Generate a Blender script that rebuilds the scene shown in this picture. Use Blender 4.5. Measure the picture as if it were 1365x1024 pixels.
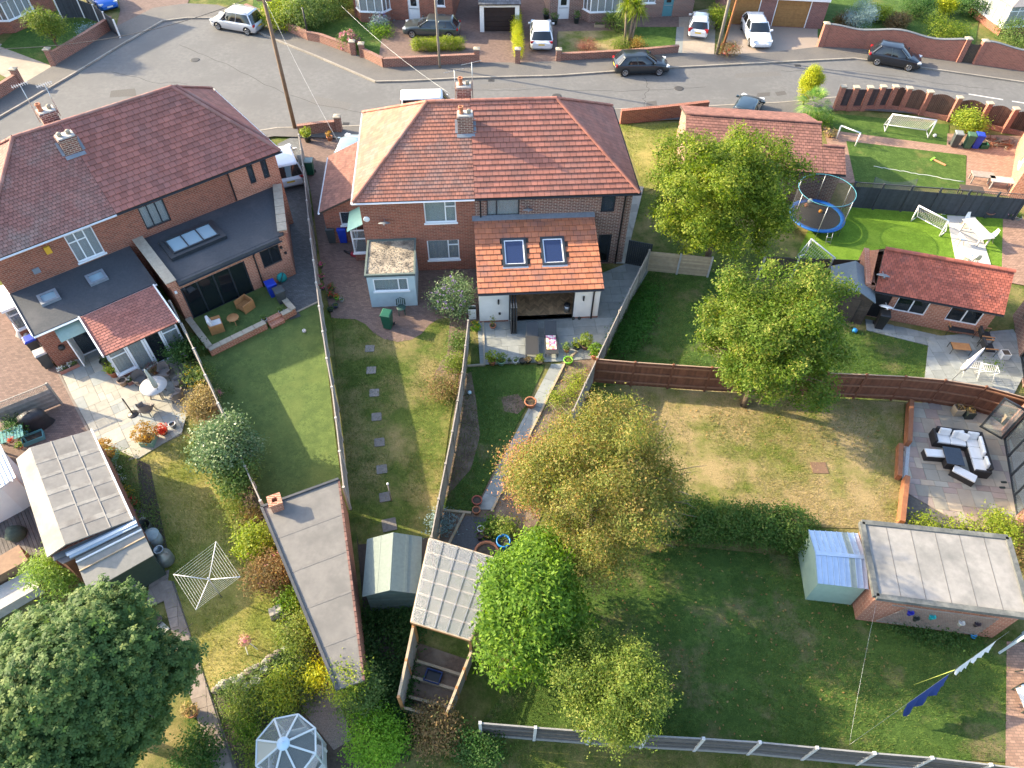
import bpy, math, random
import numpy as np
from mathutils import Vector, Matrix
for o in list(bpy.data.objects): bpy.data.objects.remove(o)
R_ = math.radians
sc = bpy.context.scene
col = sc.collection
# ------------------------------------------------------------------ camera
CAM_H, PITCH, ROLL, FPX, CX, CY = 27.0, 50.0, 1.0, 947.0, 682.5, 512.0
RM = Matrix.Rotation(R_(90-PITCH), 3, 'X') @ Matrix.Rotation(R_(ROLL), 3, 'Z')
cam = bpy.data.cameras.new('camera'); camo = bpy.data.objects.new('camera', cam); col.objects.link(camo)
camo.matrix_world = Matrix.Translation((0, 0, CAM_H)) @ RM.to_4x4()
cam.sensor_width = 36; cam.lens = 36*FPX/1365; cam.clip_end = 2000; cam.clip_start = .1
sc.camera = camo
# ------------------------------------------------------------------ sky, sun, exposure
SUN_EL, SHADOW_AZ = 24.0, -17.0
w = bpy.data.worlds.new('World'); sc.world = w; w.use_nodes = True
nt = w.node_tree; bg = nt.nodes['Background']; sky = nt.nodes.new('ShaderNodeTexSky')
sky.sky_type = 'NISHITA'; sky.sun_disc = False; sky.sun_elevation = R_(SUN_EL)
S = Vector((-math.cos(R_(SHADOW_AZ))*math.cos(R_(SUN_EL)), -math.sin(R_(SHADOW_AZ))*math.cos(R_(SUN_EL)), math.sin(R_(SUN_EL))))
sky.sun_rotation = math.atan2(S.x, S.y); sky.air_density = 1.0; sky.dust_density = 2.0; sky.ozone_density = 1.0
nt.links.new(sky.outputs[0], bg.inputs[0]); bg.inputs[1].default_value = 0.15
sl = bpy.data.lights.new('sun', 'SUN'); slo = bpy.data.objects.new('sun', sl); col.objects.link(slo)
sl.energy = 3.6; sl.angle = R_(0.6); sl.color = (1.0, 0.83, 0.56)
slo.rotation_euler = S.to_track_quat('Z', 'Y').to_euler(); slo.location = (0, 0, 60)
vs = sc.view_settings; vs.view_transform = 'Standard'; vs.look = 'None'; vs.exposure = 2.06; vs.gamma = 1; vs.use_curve_mapping = False
sc.render.engine = 'CYCLES'; sc.cycles.max_bounces = 6; sc.cycles.transparent_max_bounces = 12

# ------------------------------------------------------------------ pixels to places
def ray(x, y): return RM @ Vector(((x-CX)/FPX, -(y-CY)/FPX, -1))
def P(x, y, z=0.0):
    d = ray(x, y); t = (z-CAM_H)/d.z
    return Vector((d.x*t, d.y*t, z))
def PP(pts, z=0.0): return [P(a, b, z) for a, b in pts]

# ------------------------------------------------------------------ materials
MATS = {}
def lin(c): return tuple(c) + (1,) if len(c) == 3 else c
def mat(name, c1, c2=None, scale=6, rough=.85, rnd=0, oi=0, bump=0, bscale=None, metal=0, spec=.4, c3=None, s3=.4, w3=.5, brick=None, trans=0, alpha=1, coat=0, wave=None, detail=6, hi=.68, lo=.32, uvn=False):
    """procedural surface: noise between c1 and c2, broad patches of c3, per-piece variation, brick pattern (width, height, mortar colour)"""
    if name in MATS: return MATS[name]
    m = bpy.data.materials.new(name); m.use_nodes = True; n = m.node_tree; L = n.links.new
    b = n.nodes['Principled BSDF']; b.inputs['Roughness'].default_value = rough; b.inputs['Metallic'].default_value = metal
    b.inputs['Specular IOR Level'].default_value = spec; b.inputs['Coat Weight'].default_value = coat
    geo = n.nodes.new('ShaderNodeNewGeometry'); pos = geo.outputs['Position']
    uv = n.nodes.new('ShaderNodeUVMap').outputs[0] if (brick or uvn) else None
    def noise(s, d=detail, src=None):
        t = n.nodes.new('ShaderNodeTexNoise'); t.inputs['Scale'].default_value = s; t.inputs['Detail'].default_value = d; t.inputs['Roughness'].default_value = .62
        L(src or pos, t.inputs['Vector']); return t.outputs[0]
    def ramp(f, a, z):
        r = n.nodes.new('ShaderNodeMapRange'); r.inputs[1].default_value = a; r.inputs[2].default_value = z; L(f, r.inputs[0]); return r.outputs[0]
    def mix(f, a, c, typ='MIX'):
        x = n.nodes.new('ShaderNodeMix'); x.data_type = 'RGBA'; x.blend_type = typ
        if hasattr(f, 'links'): L(f, x.inputs[0])
        else: x.inputs[0].default_value = f
        for s, v in ((x.inputs[6], a), (x.inputs[7], c)):
            if hasattr(v, 'links'): L(v, s)
            else: s.default_value = lin(v)
        return x.outputs[2]
    nz = noise(scale)
    colr = mix(ramp(nz, lo, hi), c1, c2 if c2 else tuple(x*.86 for x in c1))
    if brick:
        bt = n.nodes.new('ShaderNodeTexBrick'); L(uv, bt.inputs['Vector']); bt.inputs['Scale'].default_value = 1
        bt.inputs['Brick Width'].default_value = brick[0]; bt.inputs['Row Height'].default_value = brick[1]; bt.inputs['Mortar Size'].default_value = brick[3] if len(brick) > 3 else .008
        bt.inputs['Mortar Smooth'].default_value = .3; bt.inputs['Bias'].default_value = 0
        L(colr, bt.inputs['Color1']); dk = mix(.65, colr, tuple(x*.55 for x in (c2 or c1))); L(dk, bt.inputs['Color2']); bt.inputs['Mortar'].default_value = lin(brick[2])
        colr = bt.outputs[0]
    if c3: colr = mix(ramp(noise(s3, 5), w3-.12, w3+.12), colr, c3)
    if wave:
        wv = n.nodes.new('ShaderNodeTexWave'); wv.inputs['Scale'].default_value = wave[0]; wv.inputs['Distortion'].default_value = wave[1]; wv.inputs['Detail'].default_value = 3
        wv.bands_direction = wave[2] if len(wave) > 2 else 'X'; L(pos, wv.inputs['Vector'])
        colr = mix(ramp(wv.outputs[1], 0, 1), colr, mix(.45, colr, (0, 0, 0)))
    for amt, src in ((rnd, 'rnd'), (oi, None)):
        if amt:
            if src: a = n.nodes.new('ShaderNodeAttribute'); a.attribute_name = 'rnd'; f = a.outputs['Fac']
            else: f = n.nodes.new('ShaderNodeObjectInfo').outputs['Random']
            h = n.nodes.new('ShaderNodeHueSaturation'); r = n.nodes.new('ShaderNodeMapRange'); r.inputs[3].default_value = 1-amt; r.inputs[4].default_value = 1+amt
            L(f, r.inputs[0]); L(r.outputs[0], h.inputs['Value']); L(colr, h.inputs['Color']); colr = h.outputs[0]
    L(colr, b.inputs['Base Color'])
    if bump:
        bp = n.nodes.new('ShaderNodeBump'); bp.inputs['Strength'].default_value = bump; bp.inputs['Distance'].default_value = .02
        L(noise(bscale or scale*4, 4), bp.inputs['Height']); L(bp.outputs[0], b.inputs['Normal'])
    if trans: b.inputs['Transmission Weight'].default_value = trans
    if alpha < 1: b.inputs['Alpha'].default_value = alpha
    MATS[name] = m; return m

def leafmat(name, *cols, tl=.4, rough=.6):
    """leaves: colour by per-leaf value along a ramp, some light let through"""
    if name in MATS: return MATS[name]
    m = bpy.data.materials.new(name); m.use_nodes = True; n = m.node_tree; L = n.links.new
    b = n.nodes['Principled BSDF']; b.inputs['Roughness'].default_value = rough; b.inputs['Specular IOR Level'].default_value = .2
    a = n.nodes.new('ShaderNodeAttribute'); a.attribute_name = 'rnd'
    r = n.nodes.new('ShaderNodeValToRGB'); el = r.color_ramp.elements
    el[0].color = lin(cols[0]); el[1].color = lin(cols[-1])
    for i, c in enumerate(cols[1:-1]): e = el.new((i+1)/(len(cols)-1)); e.color = lin(c)
    L(a.outputs['Fac'], r.inputs[0]); L(r.outputs[0], b.inputs['Base Color'])
    t = n.nodes.new('ShaderNodeBsdfTranslucent'); h = n.nodes.new('ShaderNodeHueSaturation'); h.inputs['Value'].default_value = 1.5; h.inputs['Saturation'].default_value = 1.15
    L(r.outputs[0], h.inputs['Color']); L(h.outputs[0], t.inputs[0])
    mx = n.nodes.new('ShaderNodeMixShader'); mx.inputs[0].default_value = tl; L(b.outputs[0], mx.inputs[1]); L(t.outputs[0], mx.inputs[2])
    L(mx.outputs[0], n.nodes['Material Output'].inputs[0]); MATS[name] = m; return m

def grassmat(name, g1, g2, dry, dw=.5, ds=.35, fine=26):
    """mown grass: fine blades mottling, mid-size tufts, dry patches"""
    m = bpy.data.materials.new(name); m.use_nodes = True; n = m.node_tree; L = n.links.new
    b = n.nodes['Principled BSDF']; b.inputs['Roughness'].default_value = .95; b.inputs['Specular IOR Level'].default_value = .15
    pos = n.nodes.new('ShaderNodeNewGeometry').outputs['Position']
    def noise(s, d=5, r=.65):
        t = n.nodes.new('ShaderNodeTexNoise'); t.inputs['Scale'].default_value = s; t.inputs['Detail'].default_value = d; t.inputs['Roughness'].default_value = r; L(pos, t.inputs[0]); return t.outputs[0]
    def ramp(f, a, z):
        r = n.nodes.new('ShaderNodeMapRange'); r.inputs[1].default_value = a; r.inputs[2].default_value = z; L(f, r.inputs[0]); return r.outputs[0]
    def mix(f, a, c):
        x = n.nodes.new('ShaderNodeMix'); x.data_type = 'RGBA'; L(f, x.inputs[0])
        for s, v in ((x.inputs[6], a), (x.inputs[7], c)):
            if hasattr(v, 'links'): L(v, s)
            else: s.default_value = lin(v)
        return x.outputs[2]
    c = mix(ramp(noise(fine, 3), .42, .58), tuple(x*.8 for x in g1), tuple(x*1.12 for x in g2))
    c = mix(ramp(noise(6.5, 4), .5, .66), c, tuple(x*.68 for x in g1))
    c = mix(ramp(noise(1.7), .42, .6), c, mix(ramp(noise(fine*1.3, 2), .35, .65), tuple(x*.62 for x in g1), g1))
    dn = noise(ds, 7, .7)
    c = mix(ramp(dn, dw-.09, dw+.09), c, mix(ramp(noise(fine*.8, 4), .38, .62), tuple(x*.72 for x in dry), dry))
    L(c, b.inputs['Base Color'])
    bp = n.nodes.new('ShaderNodeBump'); bp.inputs['Strength'].default_value = .9; bp.inputs['Distance'].default_value = .04
    L(noise(fine*.9, 6, .8), bp.inputs['Height']); L(bp.outputs[0], b.inputs['Normal'])
    MATS[name] = m; return m

def glassmat(name, tint=(.05, .07, .09), alpha=.55, rough=.04):
    """window glass: clear enough to see what hangs behind, glossy for the sky"""
    if name in MATS: return MATS[name]
    m = bpy.data.materials.new(name); m.use_nodes = True; n = m.node_tree; L = n.links.new
    b = n.nodes['Principled BSDF']; b.inputs['Base Color'].default_value = lin(tint); b.inputs['Roughness'].default_value = rough; b.inputs['Specular IOR Level'].default_value = .9
    t = n.nodes.new('ShaderNodeBsdfTransparent'); mx = n.nodes.new('ShaderNodeMixShader'); mx.inputs[0].default_value = alpha
    L(t.outputs[0], mx.inputs[1]); L(b.outputs[0], mx.inputs[2]); L(mx.outputs[0], n.nodes['Material Output'].inputs[0]); MATS[name] = m; return m

# ------------------------------------------------------------------ mesh collector
class MB:
    def __init__(s): s.v = []; s.f = []; s.c = []; s.m = []; s.tf = Matrix.Identity(4); s.sm = []
    def idx(s, p): s.v.append(s.tf @ Vector(p)); return len(s.v)-1
    def face(s, pts, c=.5, m=0): s.f.append([s.idx(p) for p in pts]); s.c.append(c); s.m.append(m); s.sm.append(False); return s
    def box(s, x0, x1, y0, y1, z0, z1, c=.5, m=0):
        a = [(x0,y0,z0),(x1,y0,z0),(x1,y1,z0),(x0,y1,z0),(x0,y0,z1),(x1,y0,z1),(x1,y1,z1),(x0,y1,z1)]
        i = [s.idx(p) for p in a]
        for q in ((3,2,1,0),(4,5,6,7),(0,1,5,4),(1,2,6,5),(2,3,7,6),(3,0,4,7)): s.f.append([i[k] for k in q]); s.c.append(c); s.m.append(m); s.sm.append(False)
        return s
    def obox(s, ctr, size, rz=0, rx=0, ry=0, c=.5, m=0):
        t = s.tf; s.tf = t @ Matrix.Translation(ctr) @ Matrix.Rotation(rz,4,'Z') @ Matrix.Rotation(ry,4,'Y') @ Matrix.Rotation(rx,4,'X')
        a, b, d = size[0]/2, size[1]/2, size[2]/2; s.box(-a,a,-b,b,-d,d,c,m); s.tf = t; return s
    def beam(s, p, q, w, h=None, c=.5, m=0):
        """square bar from p to q"""
        p, q = Vector(p), Vector(q); d = q-p; h = h or w
        t = s.tf; s.tf = t @ Matrix.Translation((p+q)/2) @ d.to_track_quat('X','Z').to_matrix().to_4x4()
        s.box(-d.length/2, d.length/2, -w/2, w/2, -h/2, h/2, c, m); s.tf = t; return s
    def prism(s, poly, z0, z1, c=.5, m=0, mtop=None):
        n = len(poly); poly = [Vector((p[0], p[1], 0)) for p in poly]
        ar = sum(poly[i].x*poly[(i+1)%n].y-poly[(i+1)%n].x*poly[i].y for i in range(n))
        if ar < 0: poly = poly[::-1]
        s.face([(p.x,p.y,z1) for p in poly], c, m if mtop is None else mtop); s.face([(p.x,p.y,z0) for p in poly[::-1]], c, m)
        for i in range(n):
            a, b = poly[i], poly[(i+1)%n]; s.face([(a.x,a.y,z0),(b.x,b.y,z0),(b.x,b.y,z1),(a.x,a.y,z1)], c, m)
        return s
    def slab(s, pts, t, c=.5, m=0):
        """planar 3D polygon given thickness t downwards along its normal"""
        pts = [Vector(p) for p in pts]; nrm = Vector((0,0,0))
        for i in range(len(pts)):
            a, b = pts[i], pts[(i+1)%len(pts)]; nrm += a.cross(b)
        nrm.normalize()
        if nrm.z < 0: pts = pts[::-1]; nrm = -nrm
        lo = [p-nrm*t for p in pts]; n = len(pts)
        s.face(pts, c, m); s.face(lo[::-1], c, m)
        for i in range(n): s.face([lo[i], lo[(i+1)%n], pts[(i+1)%n], pts[i]], c, m)
        return s
    def tube(s, pts, r, n=8, c=.5, m=0, cap=True, smooth=True):
        pts = [Vector(p) for p in pts]; k = len(pts); rs = r if isinstance(r, (list, tuple)) else [r]*k
        rings = []; ref = Vector((0,0,1))
        for i, p in enumerate(pts):
            d = (pts[min(i+1,k-1)]-pts[max(i-1,0)]).normalized()
            a = d.cross(ref if abs(d.dot(ref)) < .95 else Vector((1,0,0))).normalized(); b = d.cross(a)
            rings.append([s.idx(p+(a*math.cos(2*math.pi*j/n)+b*math.sin(2*math.pi*j/n))*rs[i]) for j in range(n)])
        for i in range(k-1):
            for j in range(n): s.f.append([rings[i][j], rings[i][(j+1)%n], rings[i+1][(j+1)%n], rings[i+1][j]]); s.c.append(c); s.m.append(m); s.sm.append(smooth)
        if cap:
            for rr in (rings[0][::-1], rings[-1]): s.f.append(rr); s.c.append(c); s.m.append(m); s.sm.append(False)
        return s
    def lathe(s, prof, ctr=(0,0,0), n=16, c=.5, m=0, smooth=True, sx=1, sy=1, cap=True):
        rings = [[s.idx((ctr[0]+r*sx*math.cos(2*math.pi*j/n), ctr[1]+r*sy*math.sin(2*math.pi*j/n), ctr[2]+z)) for j in range(n)] for r, z in prof]
        for i in range(len(prof)-1):
            for j in range(n): s.f.append([rings[i][j], rings[i][(j+1)%n], rings[i+1][(j+1)%n], rings[i+1][j]]); s.c.append(c); s.m.append(m); s.sm.append(smooth)
        for rr, r in ((rings[0][::-1], prof[0][0]), (rings[-1], prof[-1][0])):
            if r > 1e-4 and cap: s.f.append(rr); s.c.append(c); s.m.append(m); s.sm.append(False)
        return s
    def grid(s, G, c=.5, m=0, smooth=True, close=False):
        """G: rows of points"""
        I = [[s.idx(p) for p in row] for row in G]
        for i in range(len(G)-1):
            k = len(G[i]); 
            for j in range(k if close else k-1): s.f.append([I[i][j], I[i][(j+1)%k], I[i+1][(j+1)%k], I[i+1][j]]); s.c.append(c); s.m.append(m); s.sm.append(smooth)
        return I
    def build(s, name, mats, parent=None, world=False, bevel=0):
        off = Vector((0,0,0))
        if world and parent is not None:
            q = parent
            while q.parent: q = q.parent
            off = q.location
        me = bpy.data.meshes.new(name); V = [v-off for v in s.v]
        me.from_pydata([tuple(v) for v in V], [], s.f)
        if not isinstance(mats, (list, tuple)): mats = [mats]
        for mm in mats: me.materials.append(mm)
        nf = len(me.polygons)
        if nf == len(s.f):
            me.polygons.foreach_set('material_index', s.m); me.polygons.foreach_set('use_smooth', s.sm)
            at = me.attributes.new('rnd', 'FLOAT', 'FACE'); at.data.foreach_set('value', s.c)
        ul = me.uv_layers.new(name='UVMap'); uvs = np.zeros((len(me.loops), 2), 'f')
        for p in me.polygons:
            nn = p.normal
            if abs(nn.z) > .75:
                for li, vi in zip(p.loop_indices, p.vertices): q = V[vi]; uvs[li] = (q.x, q.y)
            else:
                h = math.hypot(nn.x, nn.y) or 1; tx, ty = -nn.y/h, nn.x/h
                for li, vi in zip(p.loop_indices, p.vertices): q = V[vi]; uvs[li] = (q.x*tx+q.y*ty, q.z/max(h,.3))
        ul.data.foreach_set('uv', uvs.ravel())
        o = bpy.data.objects.new(name, me); col.objects.link(o)
        if parent is not None: o.parent = parent
        if bevel:
            md = o.modifiers.new('bevel', 'BEVEL'); md.width = bevel; md.segments = 2; md.limit_method = 'ANGLE'
        return o

def tag(o, label, cat, group=None, kind=None):
    if label: o['label'] = label
    if cat: o['category'] = cat
    if group: o['group'] = group
    if kind: o['kind'] = kind
    return o
def thing(name, label, cat, loc=(0,0,0), rz=0, group=None):
    o = bpy.data.objects.new(name, None); col.objects.link(o); o.location = loc; o.rotation_euler = (0,0,rz); o.empty_display_size = .3
    return tag(o, label, cat, group)
def struct(name, mb, m): o = mb.build(name, m); o['kind'] = 'structure'; return o
def stuff(o): o['kind'] = 'stuff'; return o
def clone(o, parent=None):
    c = o.copy(); col.objects.link(c)
    if parent is not None: c.parent = parent
    for ch in list(o.children): clone(ch, c)
    return c
def rect(p, q, w):
    """plan quad of width w along p-q"""
    p, q = Vector(p).to_2d(), Vector(q).to_2d(); d = (q-p).normalized(); n = Vector((-d.y, d.x))*w/2
    return [p-n, q-n, q+n, p+n]
def clip(poly, a, b, c):
    """keep the part of 2D poly where a*x+b*y<=c"""
    out = []
    for i in range(len(poly)):
        p, q = poly[i], poly[(i+1)%len(poly)]; dp, dq = a*p[0]+b*p[1]-c, a*q[0]+b*q[1]-c
        if dp <= 0: out.append(p)
        if dp*dq < 0: t = dp/(dp-dq); out.append((p[0]+(q[0]-p[0])*t, p[1]+(q[1]-p[1])*t))
    return out
def clipconvex(poly, hull):
    n = len(hull); ar = sum(hull[i][0]*hull[(i+1)%n][1]-hull[(i+1)%n][0]*hull[i][1] for i in range(n))
    H = hull if ar > 0 else hull[::-1]
    for i in range(n):
        p, q = H[i], H[(i+1)%n]; a, b = q[1]-p[1], -(q[0]-p[0]); poly = clip(poly, a, b, a*p[0]+b*p[1])
        if len(poly) < 3: return []
    return poly
def area(p): return abs(sum(p[i][0]*p[(i+1)%len(p)][1]-p[(i+1)%len(p)][0]*p[i][1] for i in range(len(p))))/2

# ------------------------------------------------------------------ building helpers
def wallmat4(p0, p1):
    p0, p1 = Vector((p0[0],p0[1],0)), Vector((p1[0],p1[1],0)); u = (p1-p0).normalized(); n = Vector((-u.y, u.x, 0))   # n points inwards
    return Matrix(((u.x,n.x,0,p0.x),(u.y,n.y,0,p0.y),(0,0,1,0),(0,0,0,1))), (p1-p0).length
def wall(mb, p0, p1, z0, z1, t=.25, ops=(), m=0, e0=0, e1=0):
    """wall from p0 to p1, outside on the right-hand side, with openings (u0,u1,z0,z1); e0/e1 shorten the inner face"""
    M, L = wallmat4(p0, p1); old = mb.tf; mb.tf = old @ M
    us = sorted({0, L, *[x for o in ops for x in o[:2]]}); zs = sorted({z0, z1, *[x for o in ops for x in o[2:4]]})
    hole = lambda u, z: any(o[0] < u < o[1] and o[2] < z < o[3] for o in ops)
    for i in range(len(us)-1):
        for j in range(len(zs)-1):
            a, b, c, d = us[i], us[i+1], zs[j], zs[j+1]
            if hole((a+b)/2, (c+d)/2): continue
            mb.face([(a,0,c),(b,0,c),(b,0,d),(a,0,d)], .5, m); mb.face([(b,t,c),(a,t,c),(a,t,d),(b,t,d)], .5, m)
    for o in ops:
        a, b, c, d = o[:4]
        for q in ([(a,0,c),(a,t,c),(b,t,c),(b,0,c)], [(a,0,d),(b,0,d),(b,t,d),(a,t,d)], [(a,0,c),(a,0,d),(a,t,d),(a,t,c)], [(b,0,c),(b,t,c),(b,t,d),(b,0,d)]): mb.face(q, .5, m)
    mb.face([(0,0,z1),(L,0,z1),(L,t,z1),(0,t,z1)], .5, m); mb.tf = old
def window(parent, p0, p1, u0, u1, z0, z1, fm, gm, bars=(), trans=None, sill=True, blind=None, fw=.06, inset=.06, name='window', opn=None):
    """frame with mullions at fractions bars, one pane per light; trans: {light index: fraction of height} for a top light"""
    M, L = wallmat4(p0, p1); mb = MB(); mb.tf = M; y0, y1 = inset, inset+.07
    mb.box(u0,u0+fw,y0,y1,z0,z1); mb.box(u1-fw,u1,y0,y1,z0,z1); mb.box(u0+fw,u1-fw,y0,y1,z0,z0+fw); mb.box(u0+fw,u1-fw,y0,y1,z1-fw,z1)
    edges = [u0+fw] + [u0+(u1-u0)*b for b in bars] + [u1-fw]; lights = []
    for b in bars: x = u0+(u1-u0)*b; mb.box(x-fw/2,x+fw/2,y0+.003,y1-.003,z0+fw,z1-fw)
    trans = trans or {}
    for i in range(len(edges)-1):
        a = edges[i]+(fw/2 if i else 0); b = edges[i+1]-(fw/2 if i < len(edges)-2 else 0)
        if i in trans:
            zt = z0+(z1-z0)*trans[i]; mb.box(a,b,y0+.005,y1-.005,zt-fw/2,zt+fw/2); lights += [(a,b,z0+fw,zt-fw/2),(a,b,zt+fw/2,z1-fw)]
        else: lights.append((a,b,z0+fw,z1-fw))
    o = mb.build(name, fm, parent)
    for a, b, c, d in lights:
        g = MB(); g.tf = M; g.box(a,b,y0+.03,y0+.045,c,d); g.build('pane', gm, o)
    if sill:
        g = MB(); g.tf = M; g.box(u0-.06,u1+.06,-.07,inset-.002,z0-.07,z0+.012); g.build('sill', fm, o)
    if blind:
        g = MB(); g.tf = M; n = max(3, int((u1-u0)/.09)); pts = []
        for k in range(n+1): pts.append((u0+fw+(u1-u0-2*fw)*k/n, inset+.14+(.02 if k%2 else 0)))
        for k in range(n): g.face([(pts[k][0],pts[k][1],z0+.02),(pts[k+1][0],pts[k+1][1],z0+.02),(pts[k+1][0],pts[k+1][1],z1-.02),(pts[k][0],pts[k][1],z1-.02)])
        g.build('blind', blind, o)
    return o
def tiles(mb, poly, tw, th, thick=.02, stag=True, rng=random, m=0, lift=.012, minlap=1.0, each=None):
    """lay overlapping tiles on a convex sloping polygon; each(face-list, rnd) is called per tile when given"""
    poly = [Vector(p) for p in poly]; nrm = Vector((0,0,0))
    for i in range(len(poly)): nrm += poly[i].cross(poly[(i+1)%len(poly)])
    nrm.normalize()
    if nrm.z < 0: nrm = -nrm
    u = Vector((0,0,1)).cross(nrm).normalized(); v = nrm.cross(u); o = poly[0]
    P2 = [((p-o).dot(u), (p-o).dot(v)) for p in poly]
    u0, u1 = min(p[0] for p in P2), max(p[0] for p in P2); v0, v1 = min(p[1] for p in P2), max(p[1] for p in P2)
    nr = int(math.ceil((v1-v0)/th)); W3 = lambda a, b, h: o+u*a+v*b+nrm*(h+lift)
    for r in range(nr):
        vb = v0+r*th; x = u0-(tw/2 if (stag and r%2) else 0)
        while x < u1:
            q = clipconvex([(x+.009,vb),(x+tw-.009,vb),(x+tw-.009,vb+th),(x+.009,vb+th)], P2)
            if len(q) >= 3 and area(q) > tw*th*.03:
                c = rng.random(); k = rng.uniform(-.003,.004); H = lambda b: (thick+k)*(1-(b-vb)/th)
                fs = [[W3(a,b,H(b)) for a, b in q]]
                for i in range(len(q)):
                    p, s = q[i], q[(i+1)%len(q)]
                    if abs(p[1]-vb) < 1e-5 and abs(s[1]-vb) < 1e-5: fs.append([W3(p[0],p[1],-lift), W3(s[0],s[1],-lift), W3(s[0],s[1],H(vb)), W3(p[0],p[1],H(vb))])
                if each: each(fs, c)
                else:
                    for f in fs: mb.face(f, c, m)
            x += tw
def ridge(mb, p, q, r=.11, seg=.42, rng=random, m=0):
    """run of half-round ridge tiles"""
    p, q = Vector(p), Vector(q); L = (q-p).length; n = max(1, int(round(L/seg))); d = (q-p)/n; side = d.cross(Vector((0,0,1))).normalized(); up = side.cross(d).normalized()
    if up.z < 0: up = -up
    for i in range(n):
        a, b = p+d*i, p+d*(i+1.03); c = rng.random()
        G = [[a+side*r*math.cos(t)*1.0+up*(r*.75*math.sin(t)+.02) for t in [math.pi*k/6 for k in range(7)]], [b+side*r*math.cos(t)*1.06+up*(r*.8*math.sin(t)+.026) for t in [math.pi*k/6 for k in range(7)]]]
        mb.grid(G, c, m, smooth=False)
def chimney(parent, x, y, z0, z1, w, d, brickm, leadm, potm, pots, name='chimney'):
    mb = MB(); mb.box(x-w/2,x+w/2,y-d/2,y+d/2,z0,z1-.16); mb.box(x-w/2-.05,x+w/2+.05,y-d/2-.05,y+d/2+.05,z1-.16,z1-.03); mb.box(x-w/2,x+w/2,y-d/2,y+d/2,z1-.03,z1+.03,m=1)
    c = mb.build(name, [brickm, MATS['concrete']], parent)
    for dx, kind in pots:
        g = MB()
        if kind == 'clay': g.lathe([(.13,0),(.13,.05),(.1,.08),(.11,.3),(.14,.32),(.14,.38),(.09,.38),(.09,.1)], (x+dx,y,z1+.03), 14); g.build('chimney_pot', potm, c)
        else: g.lathe([(.1,0),(.1,.12),(.11,.13),(.11,.17),(.05,.21),(0,.22)], (x+dx,y,z1+.03), 14); g.build('chimney_cowl', MATS['coping'], c)
    return c
# ------------------------------------------------------------------ palette
rng = random.Random(7)
brick_warm = mat('brick_warm', (.33,.105,.06), (.245,.078,.048), 3, brick=(.29,.1,(.31,.2,.15),.012))
brick_dark = mat('brick_dark', (.26,.10,.07), (.13,.06,.055), 5, brick=(.29,.1,(.44,.37,.3),.014))
brick_pale = mat('brick_pale', (.47,.19,.12), (.4,.15,.09), 3, brick=(.29,.1,(.52,.34,.24),.012))
brick_wall = mat('brick_wall', (.30,.115,.075), (.2,.08,.06), 4, brick=(.29,.1,(.36,.27,.21),.013))
tile_orange = mat('tile_orange', (.335,.132,.095), (.285,.11,.08), 2.2, rnd=.14, c3=(.25,.115,.09), s3=.6, w3=.55)
tile_old = mat('tile_old', (.36,.15,.10), (.29,.115,.08), 1.6, rnd=.18, c3=(.25,.15,.125), s3=.8, w3=.56)
tile_plum = mat('tile_plum', (.32,.125,.097), (.26,.1,.08), 2.2, rnd=.17, c3=(.25,.11,.092), s3=.6, w3=.55)
tile_plain = mat('tile_plain', (.29,.13,.105), (.23,.10,.084), 2.2, rnd=.16, c3=(.25,.17,.145), s3=.55, w3=.57)
tile_brown = mat('tile_brown', (.25,.115,.085), (.17,.08,.065), 2.2, rnd=.22)
tile_bright = mat('tile_bright', (.43,.165,.085), (.34,.125,.068), 3, oi=.17, c3=(.26,.12,.09), s3=1.2, w3=.58)
tile_red = mat('tile_red', (.36,.105,.068), (.27,.078,.054), 3, rnd=.24, c3=(.18,.08,.07), s3=2.2, w3=.66)
concrete = mat('concrete', (.42,.40,.37), (.33,.31,.29), 5, bump=.2)
coping = mat('coping', (.40,.35,.27), (.30,.26,.2), 5, bump=.2)
white_paint = mat('white_paint', (.78,.78,.76), (.72,.72,.71), 3, rough=.45)
upvc = mat('white_frame', (.8,.81,.82), (.76,.77,.78), 2, rough=.3, spec=.5)
dark_frame = mat('dark_frame', (.022,.027,.033), (.03,.035,.042), 4, rough=.4, spec=.5)
black_plastic = mat('black_plastic', (.018,.018,.02), (.028,.028,.03), 6, rough=.45)
lead = mat('lead', (.16,.18,.21), (.22,.24,.27), 6, rough=.55)
clay = mat('clay', (.42,.17,.09), (.33,.13,.07), 8)
render_white = mat('render_white', (.72,.71,.68), (.66,.65,.62), 2.5, rough=.8, bump=.1)
render_blue = mat('render_pale_blue', (.45,.55,.58), (.38,.48,.52), 2.5, rough=.8, bump=.1)
felt_dark = mat('felt_dark', (.06,.066,.075), (.045,.05,.058), 9, bump=.4, bscale=60, c3=(.09,.09,.095), s3=.5, w3=.62)
felt_grey = mat('felt_grey', (.18,.17,.157), (.145,.138,.13), 4, bump=.4, bscale=60, c3=(.125,.12,.113), s3=.9, w3=.57)
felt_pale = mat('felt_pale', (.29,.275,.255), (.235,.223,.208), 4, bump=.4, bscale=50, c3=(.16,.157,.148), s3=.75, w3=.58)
felt_green = mat('felt_green', (.175,.205,.18), (.14,.168,.15), 9, bump=.4, bscale=60)
asphalt = mat('asphalt', (.152,.15,.146), (.115,.114,.112), 3, bump=.5, bscale=70, c3=(.116,.115,.113), s3=.35, w3=.54, rough=.9)
pavement_m = mat('pavement_asphalt', (.13,.122,.114), (.095,.09,.085), 8, bump=.5, bscale=70, c3=(.135,.125,.113), s3=.5, w3=.55)
kerb_m = mat('kerb_stone', (.30,.27,.23), (.22,.2,.17), 4, oi=.12)
pavers = mat('block_pavers', (.23,.15,.122), (.175,.115,.096), 5, brick=(.2,.1,(.1,.078,.066),.01), rough=.9)
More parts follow.
